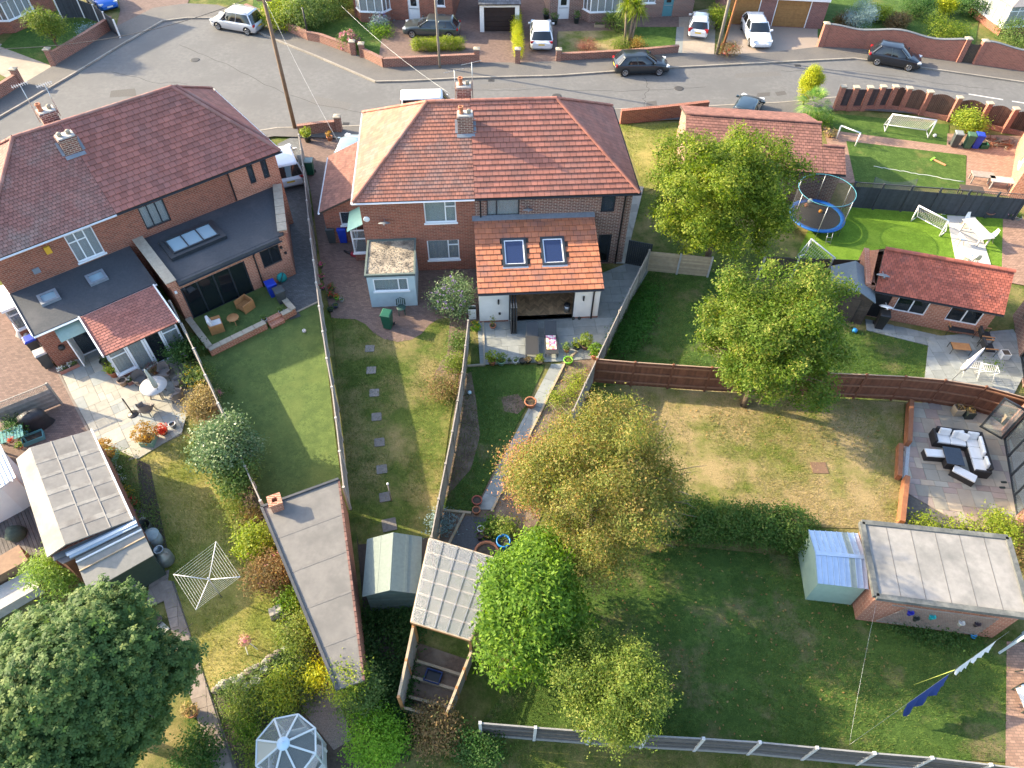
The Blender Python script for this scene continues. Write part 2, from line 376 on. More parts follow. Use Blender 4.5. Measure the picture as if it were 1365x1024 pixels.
pavers_pale = mat('block_pavers_pale', (.38,.24,.17), (.3,.18,.13), 4, brick=(.2,.1,(.16,.11,.085),.01), rough=.9)
concrete_drive = mat('concrete_drive', (.36,.30,.235), (.29,.245,.19), 4, bump=.3, c3=(.24,.2,.16), s3=.6, w3=.6)
soil = mat('soil', (.15,.10,.07), (.08,.055,.04), 7, bump=.9, bscale=26, c3=(.19,.14,.1), s3=1.4)
soil_dark = mat('soil_dark', (.07,.055,.042), (.04,.032,.025), 9, bump=.9, bscale=30)
gravel = mat('gravel', (.24,.22,.2), (.08,.075,.07), 38, bump=1, bscale=45)
gravel_dark = mat('slate_gravel', (.11,.115,.12), (.05,.052,.056), 30, bump=1, bscale=40)
stone_grey = mat('stone_grey', (.27,.285,.275), (.215,.23,.22), 3.2, oi=.16, bump=.3, bscale=18)
stone_buff = mat('stone_buff', (.36,.34,.285), (.29,.275,.235), 3.2, oi=.16, bump=.3, bscale=18)
stone_mix = [mat('stone_rose', (.35,.26,.21), (.3,.22,.18), 3, oi=.15, bump=.3, bscale=18), mat('stone_tan', (.38,.31,.23), (.33,.265,.2), 3, oi=.15, bump=.3, bscale=18), mat('stone_lilac', (.31,.25,.22), (.26,.21,.185), 3, oi=.15, bump=.3, bscale=18), mat('stone_green', (.33,.3,.24), (.29,.26,.21), 3, oi=.15, bump=.3, bscale=18)]
stone_dk = mat('stone_dark', (.24,.2,.17), (.17,.14,.12), 4, oi=.18, bump=.4, bscale=14)
joint = mat('joint_sand', (.14,.125,.105), (.09,.08,.068), 9)
wood_grey = mat('wood_grey', (.30,.27,.235), (.21,.185,.16), 5, rnd=.2, bump=.3)
wood_brown = mat('wood_brown', (.185,.075,.04), (.13,.05,.028), 5, rnd=.2, bump=.3)
wood_orange = mat('wood_orange', (.45,.22,.085), (.35,.16,.06), 5, rnd=.15, rough=.6)
wood_dark = mat('wood_dark', (.075,.058,.047), (.05,.04,.033), 5, rnd=.2, bump=.3)
wood_slate = mat('wood_slate', (.055,.062,.07), (.04,.045,.052), 5, rnd=.2, bump=.3)
wood_pale = mat('wood_pale', (.42,.33,.22), (.33,.255,.17), 5, rnd=.2, bump=.3)
bark = mat('bark', (.13,.095,.065), (.07,.05,.035), 9, bump=.9)
bark_grey = mat('bark_grey', (.22,.18,.13), (.13,.1,.075), 9, bump=.9)
galv = mat('galvanised', (.45,.47,.49), (.36,.38,.4), 8, rough=.4, metal=.8)
green_plastic = mat('green_plastic', (.012,.085,.05), (.018,.1,.06), 4, rough=.45)
blue_plastic = mat('blue_plastic', (.01,.035,.33), (.015,.05,.4), 4, rough=.45)
grey_plastic = mat('grey_plastic', (.045,.052,.055), (.06,.068,.07), 4, rough=.5)
cushion = mat('cushion_white', (.72,.71,.69), (.64,.63,.61), 4, rough=.9, bump=.2)
rattan = mat('rattan_dark', (.035,.031,.03), (.02,.018,.018), 40, rough=.6, bump=.5)
rattan_grey = mat('rattan_grey', (.22,.19,.17), (.14,.12,.11), 40, rough=.7, bump=.5)
glass = glassmat('glass'); glass_clear = glassmat('glass_clear', (.25,.29,.3), .3); glass_sky_tint = glassmat('glass_sky_reflection_tint', (.02,.035,.10), .8, .06); glass_dark = glassmat('glass_dark', (.012,.016,.02), .88)  # roof-window glass has the blue sky reflection put into its tint
blind_pale = mat('blind_pale', (.42,.50,.47), (.36,.44,.42), 4); blind_grey = mat('blind_grey', (.3,.32,.32), (.24,.26,.26), 4); curtain_white = mat('curtain_white', (.55,.56,.55), (.48,.49,.48), 4)
room = mat('room_dark', (.06,.055,.05), (.05,.045,.04), 2)
grass_mid = grassmat('grass_mid', (.08,.115,.022), (.125,.155,.034), (.27,.22,.09), .53)
grass_green = grassmat('grass_green', (.06,.115,.022), (.10,.16,.035), (.22,.19,.07), .66)
grass_dry = grassmat('grass_dry', (.12,.155,.03), (.185,.2,.045), (.35,.27,.135), .48, .35)
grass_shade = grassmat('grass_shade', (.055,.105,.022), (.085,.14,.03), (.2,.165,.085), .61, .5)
grass_yellow = grassmat('grass_yellow', (.15,.18,.035), (.22,.235,.055), (.34,.29,.1), .52, .4)
turf = grassmat('artificial_turf', (.095,.145,.045), (.125,.175,.052), (.135,.18,.055), .58, .5, 40)
turf_bright = grassmat('artificial_turf_bright', (.12,.22,.02), (.15,.26,.026), (.17,.28,.034), .6, .5, 40)

# ------------------------------------------------------------------ ground, road, pavements
def sheet(name, pts, z, m, px=True):
    mb = MB(); p = PP(pts, z) if px else [Vector((a,b,z)) for a, b in pts]
    ar = sum(p[i].x*p[(i+1)%len(p)].y-p[(i+1)%len(p)].x*p[i].y for i in range(len(p)))
    mb.face(p if ar > 0 else p[::-1]); return struct(name, mb, m)
sheet('ground', [(-300,-120),(300,-120),(300,400),(-300,400)], -.03, grass_mid, False)
far = PP([(-180,262),(-90,210),(0,157),(50,128),(101,98),(160,62),(217,29),(250,25),(287,25),(330,36),(353,48),(420,75),(501,110),(545,109),(620,105),(740,102),(880,92),(1018,85),(1138,79),(1226,91),(1365,111),(1480,130),(1700,170)])
near = PP([(1700,235),(1480,176),(1335,151),(1210,137),(1116,131),(1043,138),(942,143),(826,147),(640,158),(500,169),(370,172)]) + [Vector((-24,43.2,0)), Vector((-34,39,0)), Vector((-48,30,0))]
mb = MB(); mb.face([v for v in (far+near)][::-1]); struct('road', mb, asphalt)
back = PP([(-180,225),(-90,180),(0,133),(30,114),(72,89),(118,61),(155,37),(205,12),(250,6),(290,8),(335,22),(412,55),(428,58),(472,74),(483,77),(512,91),(572,88),(636,85),(689,85),(743,83),(840,77),(905,72),(952,74),(1020,72),(1090,64),(1150,66),(1225,76),(1278,84),(1365,96),(1480,112),(1700,150)])
mb = MB(); mb.face([Vector((v.x,v.y,.1)) for v in (back+far[::-1])][::-1]); struct('pavement', mb, pavement_m)
def kerbrun(pts, side):
    ob = None; k = MB(); segs = []
    for a, b in zip(pts[:-1], pts[1:]):
        d = b-a; n = max(1, int(d.length/.95)); e = d/n
        for i in range(n): segs.append((a+e*i, a+e*(i+1)))
    base = MB(); 
    for a, b in zip(pts[:-1], pts[1:]): base.prism(rect(a, b, .05), -.02, .06)
    st = struct('kerb', base, kerb_m)
    for a, b in segs:
        if -60 < a.x < 60: kb = MB(); kb.prism(rect(a+(b-a)*.006, b-(b-a)*.006, .15), -.02, .115); kb.build('kerb_stone', kerb_m, st)
kerbrun(far, 1); kerbrun(near[2:], 1)
nb = [v+Vector((0,-1.75,0)) for v in near]; nb[-4:] = [near[-4]+Vector((0,-1.1,0)), Vector((-24,41.6,0)), Vector((-33.4,37.6,0)), Vector((-47.2,28.8,0))]
mb = MB(); mb.face([Vector((v.x,v.y,.1)) for v in (near+nb[::-1])][::-1]); struct('pavement', mb, pavement_m)
# white dashes and repaired patches
road_white = mat('road_paint', (.62,.6,.56), (.5,.48,.45), 9)
patch_m = mat('asphalt_patch', (.10,.095,.088), (.075,.07,.066), 12, bump=.6, bscale=60)
for a, b in (((1291,125.5),(1337,133)),((1349,135),(1400,143))):
    mb = MB(); mb.prism(rect(P(*a), P(*b), .13), .002, .006); struct('road_marking', mb, road_white)
for q in ([(862,136),(875,134),(876,141),(861,142)], [(1010,124),(1027,123),(1026,128),(1008,129)], [(1033,123),(1046,121),(1049,126),(1036,128)], [(834,144),(850,143),(846,148),(836,149)], [(148,121),(180,118),(182,128),(146,130)]): sheet('road_patch', q, .004, patch_m)
# drives and gardens across the street
sheet('front_drive', [(505,-10),(640,-10),(636,85),(572,88),(512,91),(483,77)], .012, pavers)
sheet('front_drive', [(640,-10),(742,-10),(743,83),(689,85),(636,85)], .010, pavers)
sheet('front_drive', [(740,-10),(930,-10),(905,45),(742,45)], .008, pavers)
sheet('front_drive', [(905,18),(955,10),(952,74),(905,72)], .014, concrete_drive)
sheet('front_drive', [(975,30),(1092,30),(1090,64),(1020,72),(960,73)], .012, mat('resin_drive', (.3,.245,.2), (.25,.2,.165), 20, bump=.3, bscale=80))
sheet('front_drive', [(-60,70),(0,58),(72,89),(30,114)], .012, concrete_drive)
sheet('front_drive', [(156,-30),(260,-30),(250,6),(205,12),(155,37),(160,15)], .012, pavers)
sheet('front_path', [(902,36),(912,36),(909,74),(899,74)], .018, stone_grey)
sheet('front_lawn', [(0,62),(20,42),(78,10),(152,32),(118,61),(72,89)], .02, grass_green)
sheet('front_lawn', [(744,42),(842,40),(842,72),(744,78)], .02, grass_dry)
sheet('front_lawn', [(845,36),(902,36),(899,66),(840,68)], .02, grass_green)
sheet('front_lawn', [(460,15),(510,42),(505,75),(440,55)], .02, grass_green)
sheet('front_garden', [(340,-20),(470,-20),(460,20),(440,60),(335,22)], .016, grass_green)
sheet('front_garden', [(1090,-25),(1310,-10),(1300,60),(1240,60),(1090,50)], .016, grass_green)
# near gardens: drives, lawns, beds
sheet('driveway', [(-90,420),(-20,395),(22,400),(75,490),(122,583),(130,640),(-90,680)], .012, pavers)
sheet('side_drive', [(398,178),(455,165),(470,200),(470,300),(500,320),(640,300),(640,430),(622,437),(600,424),(585,425),(572,433),(562,445),(548,453),(530,456),(512,452),(498,444),(487,432),(475,426),(442,424),(430,370),(415,260)], .012, pavers)
sheet('side_drive', [(370,192),(398,178),(422,330),(425,404),(373,425),(330,400),(352,300)], .012, mat('drive_grey', (.17,.175,.175), (.135,.14,.14), 5, brick=(.2,.1,(.08,.08,.08),.01)))
sheet('lawn', [(170,613),(243,577),(300,620),(345,720),(372,800),(384,862),(345,885),(285,925),(262,900),(225,790),(205,700)], .008, grass_yellow)
sheet('artificial_lawn', [(262,478),(283,472),(352,440),(372,425),(424,403),(434,470),(448,590),(455,642),(350,674),(290,548)], .010, turf)
sheet('lawn', [(442,424),(475,426),(487,432),(498,444),(512,452),(530,456),(548,453),(562,445),(572,433),(585,425),(600,424),(623,437),(600,560),(578,716),(478,726),(463,640)], .006, grass_mid)
sheet('flower_bed', [(600,424),(623,437),(605,520),(585,530),(578,500),(596,470)], .014, soil)
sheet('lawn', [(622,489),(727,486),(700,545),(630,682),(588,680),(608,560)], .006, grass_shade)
sheet('bare_earth', [(612,500),(628,496),(634,530),(640,580),(628,625),(606,650),(590,668),(588,655),(600,590)], .007, soil)
sheet('bare_earth', [(668,530),(690,525),(702,540),(690,552),(672,548)], .0075, soil)
sheet('flower_bed', [(752,478),(796,478),(775,560),(690,760),(612,760),(580,720),(588,680),(632,682),(665,615)], .010, soil)
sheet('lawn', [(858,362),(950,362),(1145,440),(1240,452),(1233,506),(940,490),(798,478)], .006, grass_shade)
sheet('lawn', [(788,516),(850,512),(1205,537),(1200,706),(1060,702),(860,650),(780,590)], .004, grass_dry)
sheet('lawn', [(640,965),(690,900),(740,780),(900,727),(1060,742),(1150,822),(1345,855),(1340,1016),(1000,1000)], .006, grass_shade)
sheet('lawn', [(826,166),(925,163),(912,205),(905,240),(860,255)], .008, grass_yellow)
sheet('lawn', [(1098,150),(1265,166),(1263,194),(1110,174)], .008, grass_green)
sheet('lawn', [(1128,188),(1288,207),(1287,254),(1140,243)], .008, grass_green)
sheet('garden_path', [(1095,165),(1112,174),(1263,194),(1290,198),(1290,208),(1128,188),(1142,244),(1118,244)], .005, pavers_pale)
sheet('garden_path', [(1263,178),(1380,182),(1380,266),(1287,254),(1289,207),(1262,194)], .009, pavers_pale)
sheet('artificial_lawn', [(1060,345),(1085,290),(1145,268),(1240,280),(1345,288),(1337,362),(1150,352)], .010, turf_bright)
sheet('garden_path', [(1337,290),(1420,295),(1420,390),(1335,375)], .015, pavers_pale)
sheet('garden_path', [(1342,855),(1420,860),(1420,1050),(1340,1040)], .015, pavers_pale)
# ------------------------------------------------------------------ paving slabs, one object each
def paving(name, poly, ang, g, sizes, mats, joint_z, h=.028, px=True, seed=1, gap=.006):
    pts = [Vector((p.x,p.y)) for p in (PP(poly) if px else [Vector(p) for p in poly])]
    bm = MB(); q = pts; ar = sum(q[i].x*q[(i+1)%len(q)].y-q[(i+1)%len(q)].x*q[i].y for i in range(len(q)))
    bm.face([(p.x,p.y,joint_z) for p in (q if ar > 0 else q[::-1])]); st = struct(name, bm, joint)
    rg = random.Random(seed); a = R_(ang); ux, uy = Vector((math.cos(a),math.sin(a))), Vector((-math.sin(a),math.cos(a))); o = pts[0]
    loc = [((p-o).dot(ux),(p-o).dot(uy)) for p in pts]
    x0, x1 = min(p[0] for p in loc), max(p[0] for p in loc); y0, y1 = min(p[1] for p in loc), max(p[1] for p in loc)
    nx, ny = int((x1-x0)/g)+4, int((y1-y0)/g)+4; used = set()
    for j in range(ny):
        for i in range(nx):
            if (i,j) in used: continue
            cs = sizes[:]; rg.shuffle(cs)
            for sx, sy in cs+[(1,1)]:
                cells = [(i+a_,j+b_) for a_ in range(sx) for b_ in range(sy)]
                if any(c in used for c in cells): continue
                used.update(cells); X, Y = x0+i*g, y0+j*g
                r = clipconvex([(X+gap,Y+gap),(X+sx*g-gap,Y+gap),(X+sx*g-gap,Y+sy*g-gap),(X+gap,Y+sy*g-gap)], loc)
                if len(r) >= 3 and area(r) > .012:
                    w = [o+ux*p[0]+uy*p[1] for p in r]; sb = MB(); dz = rg.uniform(-.003,.004); sb.prism([(p.x,p.y) for p in w], joint_z-.005, joint_z+h+dz)
                    sb.build('paving_slab', rg.choice(mats), st)
                break
    return st
OP = [(2,2),(3,2),(2,3),(3,2),(2,2),(2,1),(1,2),(3,3)]
paving('patio', [(75,490),(163,445),(250,468),(262,505),(243,577),(183,613),(122,583),(97,530)], 37, .29, OP, [stone_buff,stone_grey,stone_buff], .02, seed=3)
paving('patio', [(636,430),(835,352),(870,352),(796,478),(752,482),(640,487)], 4.5, .30, [(3,2),(2,2),(3,2),(2,2),(4,2)], [stone_grey], .02, seed=5)
paving('patio', [(1208,537),(1300,540),(1390,610),(1385,760),(1290,705),(1198,700)], 84, .30, OP+[(3,2)], stone_mix, .03, seed=9)
paving('patio', [(1238,450),(1350,440),(1375,480),(1350,528),(1232,507)], 4, .30, [(3,2),(2,2),(2,3)], [stone_grey], .025, seed=11)
paving('garden_path', [(1153,426),(1260,450),(1240,462),(1155,441)], -8, .30, [(3,2),(2,2)], [stone_grey], .02, seed=12)
paving('garden_path', [(735,486),(752,486),(655,680),(635,680)], 68, .45, [(2,2),(2,2),(2,1)], [stone_grey], .02, seed=13)
paving('garden_path', [(212,775),(232,775),(262,870),(318,1030),(285,1030),(236,870)], 110, .42, [(2,2),(1,2)], [stone_dk], .02, seed=14)
paving('garden_path', [(200,772),(226,760),(222,800),(196,812)], 40, .42, [(2,2),(1,2)], [stone_dk], .024, seed=15)
paving('patio', [(1262,288),(1300,290),(1322,358),(1274,350)], 84, .6, [(2,2)], [mat('porcelain_grey', (.5,.48,.45), (.46,.44,.41), 2, oi=.05)], .02, seed=16)
paving('garden_path', [(818,352),(833,352),(858,250),(846,248)], 5, .4, [(2,2)], [stone_buff], .022, seed=17)
# timber and stone edgings
def edging(pts, w, h, m, name='edging', px=True, z=0):
    mb = MB(); pts = PP(pts) if px else pts
    for a, b in zip(pts[:-1], pts[1:]): mb.prism(rect(a, b, w), z-.02, z+h)
    return struct(name, mb, m)
edging([(752,486),(768,470)], .1, .12, wood_pale); edging([(752,487),(655,683)], .09, .1, wood_pale); edging([(588,681),(628,685)], .1, .12, wood_pale)
edging([(619,685),(598,727)], .11, .1, wood_pale); edging([(243,578),(172,614)], .12, .03, stone_dk); edging([(644,430),(646,487),(622,489)], .09, .1, coping)
edging([(374,427),(424,403)], .1, .05, coping); edging([(122,583),(75,490)], .1, .035, stone_dk)
sheet('gravel_bed', [(620,688),(650,690),(668,760),(600,760),(598,727)], .016, gravel_dark)
sheet('flower_bed', [(182,612),(200,620),(225,740),(215,760),(190,700)], .014, soil_dark)
sheet('flower_bed', [(243,430),(262,480),(350,672),(400,850),(380,860),(370,800),(345,720),(300,620),(262,560),(250,520)], .012, soil)
sheet('flower_bed', [(345,885),(384,862),(420,850),(490,915),(480,1040),(320,1040),(285,925)], .012, soil_dark)
sheet('gravel_bed', [(395,910),(440,900),(470,985),(445,1000),(405,950)], .02, gravel)
sheet('ivy_bed', [(470,650),(575,720),(545,900),(470,1060),(490,880)], .002, soil_dark)
# ------------------------------------------------------------------ houses
def roofplane(parent, poly, tm, tw, th, under, name='roof', thick=.1, tlift=.012, seed=1, tthick=.022):
    s = MB(); s.slab(poly, thick); r = s.build(name, under, parent)
    t = MB(); tiles(t, poly, tw, th, tthick, rng=random.Random(seed), lift=tlift); stuff(t.build('roof_tiles', tm, r)); return r
def ridges(parent, segs, tm, r=.11):
    mb = MB(); rg = random.Random(3)
    for a, b in segs: ridge(mb, a, b, r, rng=rg)
    return stuff(mb.build('ridge_tiles', tm, parent))
def gutter(parent, p, q, m, r=.06, name='gutter'):
    p, q = Vector(p), Vector(q); d = (q-p).normalized(); s = d.cross(Vector((0,0,1))); G = []
    for e in (p, q): G.append([e+s*r*math.cos(t)-Vector((0,0,1))*r*math.sin(t) for t in [math.pi*k/6 for k in range(7)]]+[e+s*r*.8*math.cos(t)-Vector((0,0,1))*r*.8*math.sin(t) for t in [math.pi*k/6 for k in range(6,-1,-1)]])
    mb = MB(); mb.grid(G, close=True, smooth=False); return mb.build(name, m, parent)
def dish(parent, x, y, z, m, r=.32, ry=0):
    mb = MB(); mb.tf = Matrix.Translation((x,y,z)) @ Matrix.Rotation(R_(150+0),4,'X') @ Matrix.Rotation(ry,4,'Y')
    mb.lathe([(0,0),(r*.5,.02),(r*.8,.055),(r,.1),(r,.11),(r*.8,.07),(r*.5,.035),(0,.015)], n=20, sy=.9); mb.tf = Matrix.Identity(4)
    mb.beam((x,y+.02,z-.05),(x,y+.3,z-.1),.03); mb.beam((x,y-.05,z-.25),(x,y-.32,z+.02),.02); mb.obox((x,y-.33,z+.03),(.06,.1,.06))
    return mb.build('satellite_dish', m, parent)

# ---- central pair, seen from behind
OC, AC = Vector((-8.11,30.75,0)), R_(4.92)
zE, zR, e, X2, Y2, S_ = 4.95, 7.9, -.27, 14.67, 8.67, 6.0
rL, rR = (3.76,4.2,zR), (10.6,4.2,zR)
cl = thing('semi_detached_house', 'warm brick semi with old orange tiles, cream sunlit hip and pale blue flat-roofed porch', 'house', OC, AC)
cr = thing('semi_detached_house', 'dark brick semi with new orange tiled roof and white extension with two roof windows', 'house', OC, AC)
# left house walls
mb = MB(); up, lo = (3.32,5.01,3.3,4.66), (3.3,5.06,.74,2.12)
wall(mb, (0,0), (S_,0), 0, zE, .25, [up, lo]); wall(mb, (S_,8.4), (0,8.4), 0, zE); wall(mb, (0,8.4), (0,0), 0, zE); mb.build('wall', brick_warm, cl)
mb = MB(); mb.box(S_-.12,S_-.002,.25,8.15,0,zE); mb.build('party_wall', room, cl)
mb = MB(); mb.box(.25,S_-.12,.25,8.15,2.35,2.5); mb.build('floor', room, cl)
window(cl, (0,0), (S_,0), *up, upvc, glass_clear, (.66,), {1:.72}, blind=blind_pale); window(cl, (0,0), (S_,0), *lo, upvc, glass_clear, (.66,), {1:.72}, blind=blind_grey)
roofplane(cl, [(e,e,zE),(S_,e,zE),(S_,4.2,zR),rL], tile_old, .2, .21, wood_dark, seed=1, tthick=.032)
roofplane(cl, [(e,Y2,zE),(e,e,zE),rL], tile_old, .27, .27, wood_dark, seed=2, tthick=.012)
roofplane(cl, [(S_,Y2,zE),(e,Y2,zE),rL,(S_,4.2,zR)], tile_old, .27, .27, wood_dark, seed=3)
ridges(cl, [((e,e,zE),rL),((e,Y2,zE),rL),(rL,(S_,4.2,zR))], tile_old)
gutter(cl, (e-.05,e-.05,zE-.05), (S_,e-.05,zE-.05), upvc); gutter(cl, (e-.05,Y2,zE-.05), (e-.05,e-.05,zE-.05), upvc)
for ch in ((5.72,3.0,6.4,7.85),(5.72,5.4,7.0,8.15)):
    c = chimney(cl, ch[0], ch[1], ch[2], ch[3], .78, .62, brick_dark, lead, clay, [(-.2,'clay'),(.2,'cowl')] if ch[1] < 4 else [(-.15,'clay'),(.22,'cowl')])
mb = MB(); mb.obox((5.72,2.56,6.86),(.95,.2,.03),rx=R_(33.4)); mb.obox((6.2,3.0,7.15),(.14,.75,.03),rx=R_(33.4)); mb.obox((5.24,3.0,7.15),(.14,.75,.03),rx=R_(33.4)); mb.build('lead_flashing', lead, cl)
for dx in (-.45,.48):
    mb = MB(); mb.tube([(5.72+dx,5.35,7.4),(5.72+dx,5.35,9.4 if dx > 0 else 9.0)],.022,6); z = 9.35 if dx > 0 else 8.95; mb.beam((5.72+dx-.55,5.15,z),(5.72+dx+.5,5.5,z+.05),.02)
    for k in range(9): x = 5.72+dx-.5+k*.12; mb.beam((x,5.12+k*.04+.2,z-.06+k*.005),(x-.06,5.12+k*.04-.16,z+.1+k*.005),.014)
    mb.build('television_aerial', galv, cl)
dish(cl, 1.2,-.3,3.75, mat('dish_grey', (.2,.21,.22), (.17,.18,.19), 4), .33)
mb = MB(); mb.tf = Matrix.Translation((.26,-.02,3.72)) @ Matrix.Rotation(R_(90),4,'X'); mb.lathe([(.17,0),(.17,.03),(.14,.045),(0,.045)],n=20); mb.build('alarm_box', white_paint, cl)
# left garage wing
mb = MB(); gw = (.9,1.9,1.25,2.15); wall(mb, (-2.6,2.8), (0,2.8), 0, 2.35, .2, [gw]); wall(mb, (0,8.2), (-2.6,8.2), 0, 2.35, .2); wall(mb, (-2.6,8.2), (-2.6,2.8), 0, 2.35, .2)
for y in (2.8,8.2): mb.face([(-2.6,y,2.35),(0,y,2.35),(0,y,3.55)] if y < 5 else [(0,y,2.35),(-2.6,y,2.35),(0,y,3.55)])
mb.build('garage_wall', brick_warm, cl); window(cl, (-2.6,2.8), (0,2.8), *gw, upvc, glass, (), blind=None)
roofplane(cl, [(-2.75,2.62,2.3),(-.02,2.62,3.6),(-.02,8.35,3.6),(-2.75,8.35,2.3)], tile_brown, .2, .17, wood_dark, seed=4, name='garage_roof'); gutter(cl, (-2.8,8.35,2.24), (-2.8,2.6,2.24), upvc)
# side porch with green canopy
mb = MB(); mb.box(-.92,-.02,1.1,1.16,0,.55); mb.box(-.92,-.86,1.16,2.78,0,.55); mb.build('porch_base', brick_warm, cl)
window(cl, (-.95,1.1), (-.0,1.1), 0, .93, .56, 2.15, upvc, glass_clear, (), {0:.62}, inset=0); window(cl, (-.92,2.78), (-.92,1.13), 0, 1.65, .56, 2.15, upvc, glass_clear, (.5,), inset=0)
mb = MB(); mb.slab([(-1.1,.95,2.2),(-.02,.95,2.75),(-.02,2.78,2.75),(-1.1,2.78,2.2)], .03); mb.build('porch_canopy', mat('canopy_green', (.36,.62,.46), (.3,.54,.41), 3, rough=.4), cl)
# pale blue porch
mb = MB(); pw = (.3,2.12,1.14,2.0); wall(mb, (.18,-2.85), (2.66,-2.85), 0, 2.2, .15, [pw]); wall(mb, (2.66,-2.85), (2.66,-.005), 0, 2.2, .15); wall(mb, (.18,-.005), (.18,-2.85), 0, 2.2, .15); mb.build('porch_wall', render_blue, cl)
mb = MB(); mb.box(.12,2.72,-2.93,-.0,2.2,2.28); mb.build('porch_roof', felt_dark, cl)
mb = MB()
for q in ((.1,2.74,-2.95,-2.83),(.1,2.74,-.12,-.01),(.1,.2,-2.83,-.12),(2.64,2.74,-2.83,-.12)): mb.box(*q,2.27,2.36)
mb.build('porch_edge', mat('felt_edge_green', (.12,.15,.135), (.09,.115,.105), 6), cl)
mb = MB(); rg = random.Random(5); mb.box(.2,2.64,-2.83,-.12,2.282,2.30)
for k in range(900):
    x, y, s = rg.uniform(.22,2.6), rg.uniform(-2.8,-.15), rg.uniform(.02,.05); mb.obox((x,y,2.305),(s,s*.8,.03),rg.uniform(0,3),c=rg.random())
stuff(mb.build('roof_chippings', mat('chippings', (.40,.34,.26), (.3,.25,.19), 9, rnd=.5, c3=(.1,.085,.07), s3=1.6, w3=.57), cl))
window(cl, (.18,-2.85), (2.66,-2.85), *pw, upvc, glass_clear, (.72,), inset=.0, blind=blind_pale)
# right house
mb = MB(); ur, sm_, dr = (.63,2.38,3.55,4.66), (6.76,7.52,3.6,4.66), (6.85,7.6,.05,2.1)
wall(mb, (S_,0), (14.4,0), 0, zE, .25, [ur, sm_, dr]); wall(mb, (14.4,0), (14.4,8.4), 0, zE); wall(mb, (14.4,8.4), (S_,8.4), 0, zE); mb.build('wall', brick_dark, cr)
mb = MB(); mb.box(S_+.02,14.15,.25,8.15,2.35,2.5); mb.build('floor', room, cr)
window(cr, (S_,0), (14.4,0), *ur, dark_frame, glass_clear, (.3,), blind=curtain_white, sill=False); window(cr, (S_,0), (14.4,0), *sm_, dark_frame, glass, (), sill=False); window(cr, (S_,0), (14.4,0), *dr, dark_frame, glass_dark, (), sill=False, name='back_door', fw=.1)
roofplane(cr, [(S_+.01,e,zE),(X2,e,zE),rR,(S_+.01,4.2,zR)], tile_orange, .33, .3, wood_dark, seed=5, tthick=.05)
roofplane(cr, [(X2,e,zE),(X2,Y2,zE),rR], tile_orange, .33, .3, wood_dark, seed=6)
roofplane(cr, [(X2,Y2,zE),(S_+.01,Y2,zE),(S_+.01,4.2,zR),rR], tile_orange, .33, .3, wood_dark, seed=7)
ridges(cr, [((X2,e,zE),rR),((X2,Y2,zE),rR),((S_+.01,4.2,zR),rR)], tile_orange)
gutter(cr, (S_+.02,e-.05,zE-.05), (X2+.05,e-.05,zE-.05), dark_frame); gutter(cr, (X2+.05,e-.05,zE-.05), (X2+.05,Y2,zE-.05), dark_frame)
mb = MB(); mb.tube([(14.05,-.25,4.9),(14.0,-.08,4.6),(14.0,-.08,.05)],.045,8); mb.build('drainpipe', black_plastic, cr)
mb = MB(); mb.tube([(6.3,-.25,4.9),(6.3,-.08,4.7),(6.3,-.08,3.6)],.04,8); mb.build('drainpipe', black_plastic, cr)
dish(cr, 8.8,-.28,4.25, MATS['dish_grey'], .3)
# white single-storey extension
ex0, ex1, ey = 5.98, 12.3, -4.4
mb = MB(); op = (1.55,4.99,.1,2.0); wall(mb, (ex0,ey), (ex1,ey), 0, 2.25, .3, [op]); wall(mb, (ex1,ey), (ex1,-.01), 0, 2.25, .3); wall(mb, (ex0,-.01), (ex0,ey), 0, 2.25, .3)
for x, s in ((ex0,1),(ex1,-1)): mb.face([(x,ey,2.25),(x,-.01,2.25),(x,-.01,3.5)][::s])
mb.build('extension_wall', render_white, cr)
mb = MB(); mb.box(ex0-.01,ex0+1.53,ey-.02,ey-.004,.0,.14); mb.build('brick_plinth', brick_warm, cr); mb = MB(); mb.box(ex0+5.01,ex1+.02,ey-.02,ey-.004,0,.14); mb.box(ex1+.004,ex1+.02,ey-.004,0,0,.14); mb.build('brick_plinth', brick_warm, cr)
mb = MB(); rg = random.Random(9); L_, w_ = .55, .11     # herringbone boards
for i in range(-4,70):
    for j in range(0,14):
        for s in (0,1):
            bx, by = ex0+.3+j*L_*.9, ey+.31+i*w_*1.42
            if s == 0: q = [(bx,by),(bx+L_*.45,by+L_*.45),(bx+L_*.45,by+L_*.45+w_*1.4),(bx,by+w_*1.4)]
            else: q = [(bx+L_*.45,by+L_*.45),(bx+L_*.9,by),(bx+L_*.9,by+w_*1.4),(bx+L_*.45,by+L_*.45+w_*1.4)]
            q = clipconvex(q, [(ex0+.3,ey+.02),(ex1-.3,ey+.02),(ex1-.3,-.01),(ex0+.3,-.01)])
            if len(q) >= 3 and area(q) > .005: mb.face([(a,b,.1) for a, b in q], rg.random())
stuff(mb.build('herringbone_floor', mat('oak_floor', (.55,.36,.2), (.45,.28,.155), 6, rnd=.3, rough=.5), cr))
mb = MB(); mb.box(ex0+.3,ex1-.3,ey+.02,-.01,0,.095); mb.build('floor', room, cr)
roofp = [(ex0-.06,ey-.22,2.28),(ex1+.1,ey-.22,2.28),(ex1+.1,-.0,3.58),(ex0-.06,-.0,3.58)]
vel = [(7.38,8.52),(9.42,10.56)]; vy0, vy1 = -3.05, -1.5; zs = lambda y: 2.28+(y-ey+.22)*1.3/4.62
mb = MB(); xs = [ex0-.06]+[v for p in vel for v in p]+[ex1+.1]
